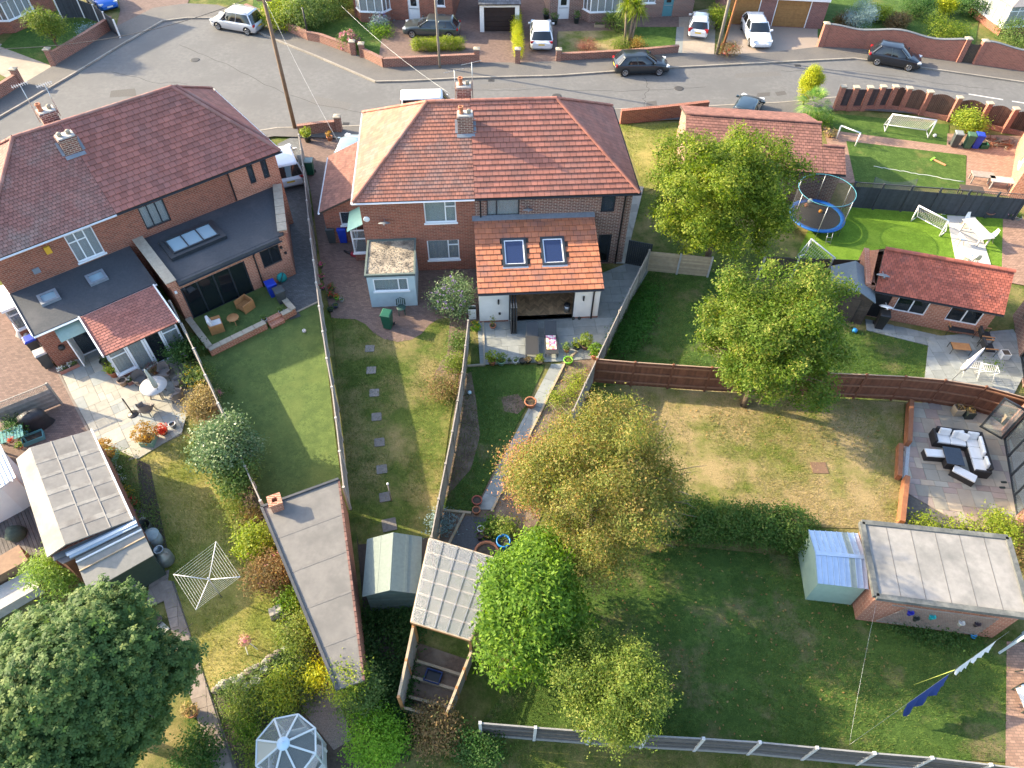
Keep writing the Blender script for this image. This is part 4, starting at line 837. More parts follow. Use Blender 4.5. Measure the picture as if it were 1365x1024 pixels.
for k, (z, f, m_, wd) in enumerate(((2.05,.15,mat('slate_strip', (.2,.2,.2), (.15,.15,.15), 5),.3),(2.1,.45,mat('blue_plank', (.35,.42,.5), (.28,.35,.42), 5),.16),(2.14,.62,white_paint,.12),(2.1,.85,MATS['blue_plank'],.14))):
    a, b = Vector(lt[0]).lerp(Vector(lt[3]),f), Vector(lt[1]).lerp(Vector(lt[2]),f); mb = MB(); mb.prism(rect(a.lerp(b,.12 if k else 0),b,wd), z, z+.05)
    o = mb.build('stored_plank', m_); tag(o, ['long grey board laid along the felt garage gable','bluish plastic plank stacked on the lean-to roof','white plank lying on the lean-to roof','second blue-grey plank beside the white plank on the lean-to'][k], 'plank')
t = thing('lean_to_frame', 'low brown timber lean-to wall carrying the stacked planks', 'lean-to', cen(lt)); wallring(t, inset_poly(lt,.06), 2.0, wood_brown, thick=.05); mb = MB(); mb.prism(lt,2.0,2.045); mb.build('roof', mat('slate_roof', (.15,.14,.14), (.11,.1,.1), 5), t, True)
# brick garage with pale felt roof, lower right
dg = [(13.82,13.95),(19.3,13.39),(18.75,10.25),(13.43,10.91)]
t = thing('felt_roof_garage', 'orange brick garage with pale seamed flat roof and trellis on its wall', 'garage', cen(dg)); wallring(t, inset_poly(dg,.14), 2.2, brick_pale)
mb = MB(); mb.prism(dg, 2.2, 2.3); rf = mb.build('roof', felt_pale, t, True); D4 = [Vector(p) for p in dg]
for k in range(4): mb = MB(); mb.prism(rect(D4[k],D4[(k+1)%4],.2),2.18,2.36); mb.build('roof_edge', mat('felt_edge', (.11,.115,.11), (.075,.08,.078), 7, c3=(.2,.2,.18), s3=1.5, w3=.6), t, True)
for k in range(1,6): a, b = D4[0].lerp(D4[1],k/6), D4[3].lerp(D4[2],k/6); mb = MB(); mb.prism(rect(a.lerp(b,.04),b.lerp(a,.04),.025),2.299,2.307); mb.build('felt_seam', mat('seam_dark', (.16,.15,.14), (.1,.095,.09), 9), rf, True)
a, b = D4[3].lerp(D4[2],.14), D4[3].lerp(D4[2],.84); dd = (b-a).normalized(); nn = Vector((dd.y,-dd.x)); tr = thing('trellis', 'grey diagonal wall trellis with small hanging pots on the orange garage', 'trellis', at(a.lerp(b,.5)-nn*0))
mb = MB(); off = nn*.04; L = (b-a).length
for k in range(int(L/.09)): p = a+dd*k*.09+off; q = p+dd*min(.6,L-k*.09); mb.beam(at(p,.35),at(q,.35+1.5*min(1,(L-k*.09)/.6)),.03,.012)
stuff(mb.build('lattice', wood_grey, tr, True)); mb = MB(); mb.beam(at(a+off,.35),at(b+off,.35),.03,.04); mb.build('rail', wood_grey, tr, True); mb = MB(); mb.beam(at(a+off,1.85),at(b+off,1.85),.03,.04); mb.build('rail', wood_grey, tr, True)
for f, c, z, l in ((.2,(.02,.03,.4),1.5,'deep blue'),(.42,(.02,.4,.42),1.4,'turquoise'),(.72,(.6,.62,.6),1.2,'white'),(.3,(.03,.04,.035),1.1,'black'),(.86,(.05,.04,.05),1.3,'dark purple')):
    p = a.lerp(b,f)+nn*.1; o = thing('wall_pot', f'{l} half pot hung on the garage trellis', 'pot', at(p,z)); mb = MB(); mb.lathe([(.06,-.12),(.11,.1),(.12,.12),(.1,.12),(.09,.06)],n=12); mb.build('pot', mat('pot_'+l, c, None, 5, rough=.5), o)
# metal shed
ms = [(11.95,13.92),(13.9,13.82),(13.6,11.47),(11.73,11.67)]
t = thing('metal_shed', 'small pale green metal shed with ribbed blue-white roof', 'shed', cen(ms)); pg = mat('shed_pale_green', (.36,.47,.38), (.3,.41,.33), 4, rough=.5); wallring(t, inset_poly(ms,.1), 1.62, pg, thick=.03)
M4 = [Vector(p) for p in ms]; rl, rr = M4[0].lerp(M4[3],.5), M4[1].lerp(M4[2],.5); sheetm = mat('ribbed_steel', (.42,.53,.68), (.36,.46,.6), 4, rough=.4, metal=.3); clearm = mat('clear_strip', (.3,.34,.3), (.24,.28,.25), 4, rough=.3)
for (p, q) in ((M4[0],M4[1]),(M4[3],M4[2])):
    for k in range(9):
        f0, f1 = k/9, (k+1)/9; mb = MB(); A, B, C2, D2 = p.lerp(q,f0), p.lerp(q,f1-.012), rl.lerp(rr,f1-.012), rl.lerp(rr,f0)
        mb.slab([at(A,1.66),at(B,1.66),at(C2,1.92),at(D2,1.92)],.02); mb.beam(at(p.lerp(q,f0),1.675),at(rl.lerp(rr,f0),1.935),.035,.035); mb.build('roof_sheet', clearm if k == 6 else sheetm, t, True)
mb = MB(); mb.beam(at(rl,1.935),at(rr,1.935),.16,.03); mb.build('ridge_cap', sheetm, t, True)
for p, q, r in ((M4[0],M4[3],rl),(M4[1],M4[2],rr)): mb = MB(); mb.slab([at(p,1.6),at(q,1.6),at(r,1.88)],.02); mb.build('gable', pg, t, True)
# tiled brick outbuilding at the right
eg = thing('tiled_outbuilding', 'red tiled brick outbuilding with two white windows and a satellite dish', 'outbuilding', (19.0,28.0,0), R_(-15.2)); Lg = 5.95
mb = MB(); g1, g2, g3 = (1.25,2.85,.7,1.9), (3.85,5.45,.7,1.9), (-.1,.95,0,1.9); wall(mb, (-.35,0), (Lg,0), 0, 2.1, .22, [tuple(x+(.35 if i < 2 else 0) for i, x in enumerate(g)) for g in (g1,g2,g3)]); wall(mb, (Lg,0), (Lg,2.9), 0, 2.1, .22); wall(mb, (Lg,2.9), (-.35,2.9), 0, 2.1, .22); wall(mb, (-.35,2.9), (-.35,0), 0, 2.1, .22)
for x, s in ((-.35,-1),(Lg,1)): mb.face([(x,0,2.1),(x,2.9,2.1),(x,1.45,3.3)][::s])
mb.build('wall', brick_pale, eg)
for g in (g1,g2): window(eg, (-.35,0), (Lg,0), g[0]+.35, g[1]+.35, g[2], g[3], upvc, glass_dark, (.5,), sill=False)
mb = MB(); mb.box(-.1,.95,.05,.1,0,1.9); mb.build('door', black_plastic, eg)
roofplane(eg, [(-.1,-.25,1.95),(Lg+.2,-.25,1.95),(Lg+.2,1.45,3.4),(-.1,1.45,3.4)], tile_red, .19, .135, wood_dark, seed=21, tthick=.016); roofplane(eg, [(-.1,3.15,1.95),(-.1,1.45,3.4),(Lg+.2,1.45,3.4),(Lg+.2,3.15,1.95)], tile_red, .19, .135, wood_dark, seed=22, tthick=.016)
ridges(eg, [((-.1,1.45,3.42),(Lg+.2,1.45,3.42))], tile_red, .12); gutter(eg, (-.1,-.31,1.93), (Lg+.2,-.31,1.93), black_plastic)
mb = MB(); mb.box(-.62,-.36,-.05,2.95,0,2.2); mb.build('gable_buttress', brick_pale, eg); dish(eg, .05,.25,2.75, MATS['dish_grey'], .34); dish(eg, .72,-.45,1.35, white_paint, .36)
# tiled garage behind the big lime-green tree
gg = thing('tiled_garage', 'brown tiled gable garage with lower tiled porch half hidden by the bright green tree', 'garage', (10.6,39.0,0), R_(-5.6)); Lg = 8.1
mb = MB(); wall(mb, (0,0), (Lg+1.3,0), 0, 2.3, .22); wall(mb, (Lg+1.3,0), (Lg+1.3,1.9), 0, 2.3, .22); wall(mb, (Lg+1.3,1.9), (Lg,1.9), 0, 2.3, .22); wall(mb, (Lg,1.9), (Lg,6.6), 0, 2.3, .22); wall(mb, (Lg,6.6), (0,6.6), 0, 2.3, .22); wall(mb, (0,6.6), (0,0), 0, 2.3, .22)
for x, s in ((0,-1),(Lg,1)): mb.face([(x,0,2.3),(x,6.6,2.3),(x,3.3,3.5)][::s])
mb.build('wall', brick_dark, gg)
roofplane(gg, [(-.15,-.2,2.25),(Lg+.15,-.2,2.25),(Lg+.15,3.3,3.55),(-.15,3.3,3.55)], tile_brown, .25, .22, wood_dark, seed=23); roofplane(gg, [(-.15,6.8,2.25),(-.15,3.3,3.55),(Lg+.15,3.3,3.55),(Lg+.15,6.8,2.25)], tile_brown, .25, .22, wood_dark, seed=24)
roofplane(gg, [(Lg+.16,-.2,2.25),(Lg+1.5,-.2,2.25),(Lg+1.5,1.7,2.96),(Lg+.16,1.7,2.96)], tile_brown, .25, .22, wood_dark, seed=25, name='porch_roof'); ridges(gg, [((-.15,3.3,3.57),(Lg+.15,3.3,3.57)),((Lg+.16,1.7,2.98),(Lg+1.5,1.7,2.98))], tile_brown); gutter(gg, (-.1,-.27,2.22), (Lg+1.5,-.27,2.22), black_plastic)
# buildings at the right edge
hd = thing('brick_house', 'brick house with dark framed sliding glass doors opening onto the rose paving', 'house', (21.55,14.6,0), R_(73.5)); H_ = 6.0
# local x runs up along the garden front, outside is on the left, so walls run backwards
mb = MB(); wall(mb, (H_,0), (0,0), 0, 2.7, .25, [(.6,4.9,.05,2.3)]); wall(mb, (0,0), (0,-7), 0, 2.7); wall(mb, (0,-7), (H_,-7), 0, 2.7); wall(mb, (H_,-7), (H_,0), 0, 2.7); mb.build('wall', brick_wall, hd)
mb = MB(); mb.box(-.2,H_+.2,-7.2,-.3,2.7,2.8); mb.build('roof', felt_grey, hd); mb = MB(); mb.box(.3,H_-.3,-6.8,-.26,0,.06); mb.build('floor', mat('floor_pale', (.5,.5,.5), (.46,.46,.46), 2, rough=.3), hd)
window(hd, (H_,0), (0,0), .6, 4.9, .05, 2.3, dark_frame, glass_clear, (.25,.5,.75), sill=False, name='sliding_door', fw=.09, inset=.03)
mb = MB(); mb.tf = Matrix.Translation((5.35,.05,.05)) @ Matrix.Rotation(R_(62),4,'Z')
for q in ((0,.09,-.03,.03,0,2.2),(.96,1.05,-.03,.03,0,2.2),(.09,.96,-.03,.03,0,.1),(.09,.96,-.03,.03,2.1,2.2)): mb.box(*q)
dl = mb.build('open_glass_door', dark_frame, hd); g = MB(); g.tf = mb.tf; g.box(.09,.96,-.01,.01,.1,2.1); g.build('pane', glass_clear, dl)
hn = thing('brick_house', 'mottled brick house with a dark window beside the grey paved terrace', 'house', (25.5,23.0,0), R_(71)); mb = MB(); wall(mb, (5.5,0), (0,0), 0, 2.8, .25, [(1.2,2.2,1.0,2.0),(3.3,5.3,.05,2.2)]); wall(mb, (0,0), (0,-6), 0, 2.8); wall(mb, (5.5,-6), (5.5,0), 0, 2.8); mb.build('wall', brick_dark, hn)
mb = MB(); mb.box(-.1,5.7,-6,-.3,2.8,2.9); mb.build('roof', felt_dark, hn); window(hn, (5.5,0), (0,0), 1.2, 2.2, 1.0, 2.0, dark_frame, glass, ()); window(hn, (5.5,0), (0,0), 3.3, 5.3, .05, 2.2, dark_frame, glass_dark, (.5,), sill=False, name='glazed_door')
he = thing('brick_house', 'orange brick gable end with white bargeboard by the pale paving', 'house', P(1344,262), R_(62)); mb = MB(); wall(mb, (7,0), (0,0), 0, 4.8, .25, [(1.4,2.4,2.6,3.7),(4.2,5.2,1.0,2.2)]); wall(mb, (0,0), (0,-6), 0, 4.8); wall(mb, (7,-6), (7,0), 0, 4.8); mb.build('wall', brick_pale, he)
for u in ((1.4,2.4,2.6,3.7),(4.2,5.2,1.0,2.2)): window(he, (7,0), (0,0), *u, upvc, glass, (.5,))
roofplane(he, [(-.3,.3,4.7),(7.3,.3,4.7),(7.3,-3,7),(-.3,-3,7)], tile_brown, .3, .3, wood_dark, seed=27); mb = MB(); mb.beam((-.32,.34,4.72),(7.3,.34,4.72),.05,.2); mb.build('fascia', upvc, he)
# far left white shed and deck
ws = PP([(-60,560),(0,592),(21,636),(0,650),(-60,680)],2.0); t = thing('white_metal_shed', 'white ribbed metal roof shed beside the felt-roofed garage', 'shed', cen(ws)); mb = MB(); mb.prism(inset_poly(ws,.1),0,1.9); mb.build('wall', white_paint, t, True); mb = MB(); mb.prism([(p.x,p.y) for p in ws],1.9,1.98); mb.build('roof', mat('white_sheet', (.6,.62,.64), (.54,.56,.58), 4, rough=.4), t, True)
for k in range(9): a, b = P(0-k*6,605+k*1.5,2.0), P(17-k*6,642+k*1.5,2.0); mb = MB(); mb.beam(a,b,.05,.04); mb.build('roof_rib', MATS['white_sheet'], t, True)
dk = PP([(-60,650),(22,640),(52,700),(60,738),(-60,800)]); st = sheet('deck', [(-60,650),(22,640),(52,700),(60,738),(-60,800)], .02, soil_dark)
loc = [(p.x,p.y) for p in dk]; A_ = R_(-51); ux, uy = Vector((math.cos(A_),math.sin(A_))), Vector((-math.sin(A_),math.cos(A_)))
for k in range(-60,70):
    o_ = Vector(loc[2]); q = [o_+uy*(k*.14)+ux*s+uy*w_ for s, w_ in ((-9,.006),(9,.006),(9,.134),(-9,.134))]; r = clipconvex([(v.x,v.y) for v in q], loc)
    if len(r) >= 3 and area(r) > .02: mb = MB(); mb.prism(r,.02,.06); mb.build('deck_board', mat('deck_dark', (.13,.115,.105), (.085,.075,.07), 6, oi=.25, bump=.4), st)
lg = PP([(-60,800),(40,740),(52,760),(-60,822)]); mb = MB(); mb.prism([(p.x,p.y) for p in lg],0,.9); o = mb.build('timber_wall', mat('timber_tan', (.27,.17,.105), (.2,.125,.08), 5)); tag(o, 'tan timber retaining wall along the dark deck', 'wall')
lg = PP([(-60,826),(52,764),(60,790),(-60,860)]); mb = MB(); mb.prism([(p.x,p.y) for p in lg],0,.5); o = mb.build('concrete_step', concrete); tag(o, 'pale concrete step below the tan timber wall', 'step')
# octagonal glass summerhouse
gz = P(379,993,2.3); t = thing('glass_summerhouse', 'octagonal summerhouse with glass roof panels and pale blue cap', 'summerhouse', (gz.x,gz.y,0)); rad = 1.0; frm = mat('summerhouse_frame', (.55,.60,.60), (.48,.53,.53), 4)
ang = [R_(22.5+12+45*k) for k in range(8)]
for k in range(8):
    a, b = ang[k], ang[(k+1)%8]; p, q = Vector((rad*math.cos(a),rad*math.sin(a))), Vector((rad*math.cos(b),rad*math.sin(b)))
    mb = MB(); mb.slab([at(p,2.05),at(q,2.05),at(q*.16,2.42),at(p*.16,2.42)],.015); mb.build('roof_pane', glassmat('glass_roof', (.30,.33,.31), .2, .08) if k not in (3,) else glassmat('glass_roof_pale', (.5,.5,.42), .8, .2), t)
    mb = MB(); mb.beam(at(p,2.06),at(p*.14,2.44),.055,.05); mb.build('rafter', frm, t); mb = MB(); mb.beam(at(p,2.04),at(q,2.04),.05,.06); mb.build('eaves_bar', frm, t)
    p, q = p*.95, q*.95; mb = MB(); mb.beam(at(p,0),at(p,2.02),.05,.05); mb.build('post', frm, t); mb = MB(); mb.prism(rect(p.lerp(q,.03),q.lerp(p,.03),.04),0,.7); mb.build('base_panel', frm, t); mb = MB(); mb.prism(rect(p.lerp(q,.03),q.lerp(p,.03),.012),.71,2.0); mb.build('side_pane', glass_clear, t)
mb = MB(); mb.lathe([(.2,2.4),(.21,2.46),(.16,2.52),(.03,2.54),(.03,2.6),(0,2.61)],n=16); mb.build('roof_cap', mat('cap_blue', (.45,.6,.72), (.4,.54,.66), 3, rough=.35), t)
mb = MB(); mb.prism([(rad*.93*math.cos(a),rad*.93*math.sin(a)) for a in ang],.0,.04); mb.build('floor', mat('floor_blue', (.12,.12,.11), (.08,.08,.075), 3), t); mb = MB(); mb.prism(rect((.35,-.7),(.75,.4),.3),.04,.5); mb.build('bench', white_paint, t)
# ------------------------------------------------------------------ fences and walls
def resample(pts, step):
    """points spaced evenly along a polyline"""
    segs = [(a, b, (b-a).length) for a, b in zip(pts[:-1], pts[1:])]; T = sum(s[2] for s in segs); n = max(1, round(T/step)); out = []
    for i in range(n+1):
        d = T*i/n
        for a, b, l in segs:
            if d <= l+1e-6: out.append(a.lerp(b, d/l)); break
            d -= l
    return out
def fence(name, label, pts, h, step=1.83, style='vert', pm=wood_grey, postm=concrete, z0=.05, px=True, gravel_board=None, board=.11, rails=None, cap=True, ptop=.06, trellis=0, postw=.1, railm=None, capm=None):
    pts = PP(pts, h) if px else [Vector((*p[:2],h)) for p in pts]
    q = resample([Vector((p.x,p.y,0)) for p in pts], step); t = thing(name, label, 'fence', q[0]); rg = random.Random(len(label))
    for a in q: mb = MB(); a2 = a; mb.box(a.x-postw/2,a.x+postw/2,a.y-postw/2,a.y+postw/2,0,h+ptop); mb.build('post', postm, t, True)
    for a, b in zip(q[:-1], q[1:]):
        d = (b-a).normalized(); L = (b-a).length-postw; A, B = a+d*postw/2, b-d*postw/2; n = Vector((-d.y,d.x,0)); mb = MB(); zb = z0+(.2 if gravel_board else 0); zt = h-trellis
        tilt = rg.uniform(-.012,.012)
        if style == 'vert':
            k = max(1,int(L/board))
            for i in range(k): p, r = A+d*L*i/k+n*(.008*(i%2)+tilt*i/k), A+d*L*(i+1.08)/k+n*(.008*(i%2)+tilt*i/k); mb.prism(rect(p,r,.016), zb, zt-rg.uniform(0,.012), c=rg.random())
        else:
            k = max(1,int((zt-zb)/board))
            for i in range(k): z = zb+(zt-zb)*i/k; o_ = n*(.012*(i%2)); mb.prism(rect(A+o_,B+o_,.018), z, z+(zt-zb)/k*(1.05 if style == 'lap' else .86), c=rg.random())
        stuff(mb.build('panel', pm, t, True))
        for z in (rails or ()): mb = MB(); mb.prism(rect(A-n*.045,B-n*.045,.06), z, z+.08); mb.build('rail', railm or pm, t, True)
        if gravel_board: mb = MB(); mb.prism(rect(A,B,.045), z0-.04, z0+.19); mb.build('gravel_board', gravel_board, t, True)
        if cap: mb = MB(); mb.prism(rect(A,B,.05), h+.001, h+.025); mb.build('capping', capm or pm, t, True)
        if trellis:
            mb = MB(); k = int(L/.12)
            for i in range(k): p = A+d*L*i/k; mb.beam(at(p,zt),at(p+d*trellis,h),.015,.012); mb.beam(at(p+d*trellis,zt),at(p,h),.015,.012)
            stuff(mb.build('trellis', pm, t, True))
    return t
fgrey = mat('fence_weathered', (.33,.29,.25), (.25,.22,.19), 6, rnd=.22, bump=.3); post_c = mat('post_concrete', (.44,.42,.38), (.36,.34,.31), 6)
fence('panel_fence', 'weathered panel fence between the stone patio and artificial lawn', [(226,402),(250,448),(266,483),(281,518),(299,556),(322,612),(347,668)], 1.75, style='lap', pm=fgrey, postm=post_c, board=.15)
fence('panel_fence', 'long grey panel fence with concrete posts running from the road past the artificial lawn', [(398,180),(406,240),(413,310),(420,366),(424,400),(434,471),(443,520),(450,580),(458,650)], 1.75, style='lap', pm=fgrey, postm=post_c, board=.15, gravel_board=concrete)
fence('panel_fence', 'narrow grey panel fence between stepping-stone lawn and the white extension garden', [(624,428),(616,498),(606,560),(590,638),(575,716)], 1.6, style='lap', pm=fgrey, postm=wood_grey, board=.13)
fence('panel_fence', 'weathered fence running from the side gate along the grey patio', [(866,334),(832,402),(798,474),(784,503),(764,548)], 1.6, style='lap', pm=fgrey, postm=wood_grey, board=.13)
fence('closeboard_fence', 'red-brown closeboard fence with inner rails crossing between two lawns', [(796,479),(842,483),(945,490),(1090,497),(1205,502),(1283,509),(1330,519),(1372,532)], 1.75, style='vert', pm=wood_brown, postm=wood_brown, board=.1, rails=(.3,.95,1.55), railm=mat('rail_brown', (.27,.13,.075), (.2,.095,.055), 5), capm=mat('cap_brown', (.36,.26,.19), (.3,.2,.14), 5))
fence('slat_fence', 'dark slatted fence with concrete posts along the bottom of the gardens', [(640,964),(732,971.6),(877,982),(950,985.5),(1023,990.5),(1098,998),(1173,1005),(1248,1011),(1327,1020.5),(1400,1030)], 1.55, style='slat', pm=mat('slat_dark', (.10,.095,.095), (.065,.062,.064), 6, rnd=.3), postm=mat('post_pale', (.5,.5,.49), (.42,.42,.41), 6), board=.2, gravel_board=mat('board_grey', (.26,.255,.245), (.2,.196,.19), 6), capm=MATS['board_grey'])
fence('trellis_fence', 'slate blue fence with trellis top behind the football turf', [(1141,243),(1250,251),(1372,260)], 1.85, style='vert', pm=wood_slate, postm=wood_slate, board=.13, trellis=.3)
fence('panel_fence', 'dark brown fence behind the grey felted shed', [(1020,343),(1075,345),(1155,348)], 1.6, style='lap', pm=wood_dark, postm=concrete)
fence('panel_fence', 'short weathered fence behind the shaded lawn by the dark gate', [(866,336),(908,340),(950,344)], 1.4, style='lap', pm=wood_pale, postm=concrete)
fence('panel_fence', 'slate grey fence with white posts beside the blue car', [(72,0),(95,-2),(118,3),(151,27)], 1.5, step=2.0, style='vert', pm=wood_slate, postm=white_paint)
gt = fence('trellis_screen', 'arched timber screen beside the covered barbecue', [(-14,542),(62,512)], 1.5, step=1.9, style='lap', pm=wood_grey, postm=wood_grey, trellis=.35)
# dark side gate
a, b = P(833,352), P(864,358); t = thing('side_gate', 'black slatted side gate next to the dark brick house', 'gate', a); d = (b-a).normalized(); 
for k in range(12): mb = MB(); p, q = a.lerp(b,k/12), a.lerp(b,(k+.94)/12); mb.prism(rect(p,q,.03),.06,1.75); mb.build('slat', dark_frame, t, True)
for z in (.3,1.4): mb = MB(); n = Vector((-d.y,d.x,0))*.03; mb.prism(rect(a+n,b+n,.03),z,z+.09); mb.build('rail', dark_frame, t, True)
def brickwall(label, pts, h, m=brick_wall, w=.22, copm=None, piers=(), px=True, wave=None, name='brick_wall', pierh=.35):
    pts = PP(pts) if px else pts; t = thing(name, label, 'wall', (pts[0].x,pts[0].y,0))
    for a, b in zip(pts[:-1], pts[1:]):
        n = max(1,int((b-a).length/.5)) if wave else 1
        for k in range(n):
            p, q = a.lerp(b,k/n), a.lerp(b,(k+1)/n)
            hh = h+(wave((p-pts[0]).length) if wave else 0); h2 = h+(wave((q-pts[0]).length) if wave else 0); r = rect(p,q,w); r2 = rect(p,q,w+.08)
            mb = MB(); mb.face([(r[0].x,r[0].y,0),(r[1].x,r[1].y,0),(r[1].x,r[1].y,h2),(r[0].x,r[0].y,hh)]); mb.face([(r[2].x,r[2].y,0),(r[3].x,r[3].y,0),(r[3].x,r[3].y,hh),(r[2].x,r[2].y,h2)]); mb.face([(r[0].x,r[0].y,hh),(r[1].x,r[1].y,h2),(r[2].x,r[2].y,h2),(r[3].x,r[3].y,hh)])
            if k == 0: mb.face([(r[3].x,r[3].y,0),(r[0].x,r[0].y,0),(r[0].x,r[0].y,hh),(r[3].x,r[3].y,hh)])
            if k == n-1: mb.face([(r[1].x,r[1].y,0),(r[2].x,r[2].y,0),(r[2].x,r[2].y,h2),(r[1].x,r[1].y,h2)])
            mb.build('wall_section', m, t, True)
            mb = MB(); mb.face([(r2[0].x,r2[0].y,hh+.05),(r2[1].x,r2[1].y,h2+.05),(r2[2].x,r2[2].y,h2+.05),(r2[3].x,r2[3].y,hh+.05)])
            for i, j, A, B in ((0,1,hh,h2),(1,2,h2,h2),(2,3,h2,hh),(3,0,hh,hh)): mb.face([(r2[i].x,r2[i].y,A+.002),(r2[j].x,r2[j].y,B+.002),(r2[j].x,r2[j].y,B+.05),(r2[i].x,r2[i].y,A+.05)])
            mb.build('coping', copm or m, t, True)
    for pr in piers:
        p = P(*pr) if px else pr; mb = MB(); mb.box(p.x-.2,p.x+.2,p.y-.2,p.y+.2,0,h+pierh); pi = mb.build('pier', m, t, True); mb = MB(); mb.box(p.x-.25,p.x+.25,p.y-.25,p.y+.25,h+pierh,h+pierh+.07); mb.face([(p.x-.25,p.y-.25,h+pierh+.07),(p.x+.25,p.y-.25,h+pierh+.07),(p.x,p.y,h+pierh+.16)]); mb.face([(p.x+.25,p.y-.25,h+pierh+.07),(p.x+.25,p.y+.25,h+pierh+.07),(p.x,p.y,h+pierh+.16)]); mb.face([(p.x+.25,p.y+.25,h+pierh+.07),(p.x-.25,p.y+.25,h+pierh+.07),(p.x,p.y,h+pierh+.16)]); mb.face([(p.x-.25,p.y+.25,h+pierh+.07),(p.x-.25,p.y-.25,h+pierh+.07),(p.x,p.y,h+pierh+.16)]); mb.build('pier_cap', coping, pi, True)
    return t
brickwall('low brick wall at the corner garden left of the concrete drive', [(-90,180),(0,133),(28,115)], .9, piers=[(29,114)])
brickwall('long low brick wall in front of the shaded lawn with a bushy standard tree', [(73,88),(118,61),(153,38)], .95, piers=[(73,88)])
brickwall('low brick wall below the big clipped hedge', [(330,18),(412,55),(428,58),(472,74)], .75, piers=[(472,74)])
brickwall('low brick wall in front of the yellow-green box hedge', [(484,77),(512,91),(572,88),(634,85)], .75, piers=[(484,77),(636,84)])
brickwall('low weathered wall along the palm garden', [(744,82),(840,77),(903,71)], .6, piers=[(744,82)])
t = brickwall('single brick pier between two block-paved drives', [(689,85),(692,84.8)], .8, piers=[(690,85)])
dk_ = mat('coping_slate', (.15,.16,.17), (.11,.12,.13), 5)
wv = lambda d: .16*math.sin(d*1.15+1.2)
brickwall('tall red brick wall with wavy slate coping along the far pavement', [(1091,63),(1150,66),(1225,76),(1276,83.5)], 1.7, m=mat('brick_red', (.34,.115,.08), (.27,.09,.065), 4, brick=(.225,.075,(.38,.25,.19))), copm=dk_, wave=wv, piers=[(1092,63),(1276,83.5)], pierh=.2)
brickwall('tall red brick wall continuing beyond the dark garden gate', [(1298,86.5),(1365,96),(1460,109)], 1.75, m=MATS['brick_red'], copm=dk_, wave=wv, piers=[(1298,86.5)], pierh=.15)
a, b = P(1279,84), P(1296,86.3); t = thing('garden_gate', 'dark wooden gate with open slatted top in the tall brick wall', 'gate', a)
for k in range(9): p, q = a.lerp(b,k/9), a.lerp(b,(k+.9)/9); mb = MB(); mb.prism(rect(p,q,.03),.05,1.65-.12*math.sin(math.pi*(k+.5)/9)); mb.build('slat', wood_dark, t, True)
for z in (.3,1.1): mb = MB(); mb.prism(rect(a+Vector((0,.03,0)),b+Vector((0,.03,0)),.03),z,z+.08); mb.build('rail', wood_dark, t, True)
brickwall('warm brick garden wall between road and yellow lawn beside the central house', [(826,165),(880,160),(941,153)], 1.0, m=brick_warm)
brickwall('short brick wall with pier at the block-paved drive entrance', [(399,182),(428,178),(449,176)], .8, piers=[(453,176)])
# pillars with arched panels along the near pavement
pil = [(1113,146),(1130,147),(1148,147),(1165,146),(1181,146),(1199,148),(1226,153),(1264,161),(1303,168.5),(1337,176),(1375,184)]
t = thing('pillar_fence', 'brick pillars with dark brown timber panels along the corner garden', 'fence', P(*pil[0])); pv = [P(*p) for p in pil]
for i, p in enumerate(pv):
    mb = MB(); mb.box(p.x-.17,p.x+.17,p.y-.17,p.y+.17,0,1.75); mb.build('pillar', MATS['brick_red'], t, True); mb = MB(); mb.box(p.x-.21,p.x+.21,p.y-.21,p.y+.21,1.751,1.83); mb.build('pillar_cap', coping, t, True)
for i, (a, b) in enumerate(zip(pv[:-1], pv[1:])):
    d = (b-a).normalized(); A, B = a+d*.18, b-d*.18; mb = MB(); n = int((B-A).length/.11); mb.prism(rect(A,B,.2),0,.35)
    mb.build('plinth', MATS['brick_red'], t, True); mb = MB()
    for k in range(n): f = (k+.5)/n; mb.prism(rect(A.lerp(B,k/n),A.lerp(B,(k+.93)/n),.025),.36,1.55+(.22*math.sin(math.pi*f) if i >= 4 else .05), c=rng.random())
    stuff(mb.build('panel', mat('panel_brown', (.085,.042,.03), (.06,.03,.022), 6, rnd=.25) if i >= 4 else mat('panel_plum', (.07,.05,.055), (.05,.037,.04), 6, rnd=.2), t, True))
# sleepers edging the rose paving
for i, (a, b, h) in enumerate((((1210,541),(1207,596),.5),((1197,597),(1195,640),.38),((1204,642),(1197,702),.5))):
    A, B = P(*a), P(*b); t = thing('sleeper_wall', ['stained timber sleeper wall by the closeboard fence end','lower stepped-out pair of timber sleepers between lawn and paving','sunlit orange timber sleeper wall at the garage end of the paving'][i], 'wall', A)
    for k in range(2): mb = MB(); mb.prism(rect(A,B,.2),k*h/2,(k+1)*h/2-.006); mb.build('sleeper', mat('sleeper', (.28,.115,.055), (.21,.085,.042), 5, bump=.3), t, True)
sheet('pebble_strip', [(1213,541),(1218,541),(1213,600),(1205,690),(1200,690),(1208,600)], .07, mat('pebbles_white', (.6,.6,.58), (.3,.3,.29), 40, bump=1, bscale=45))

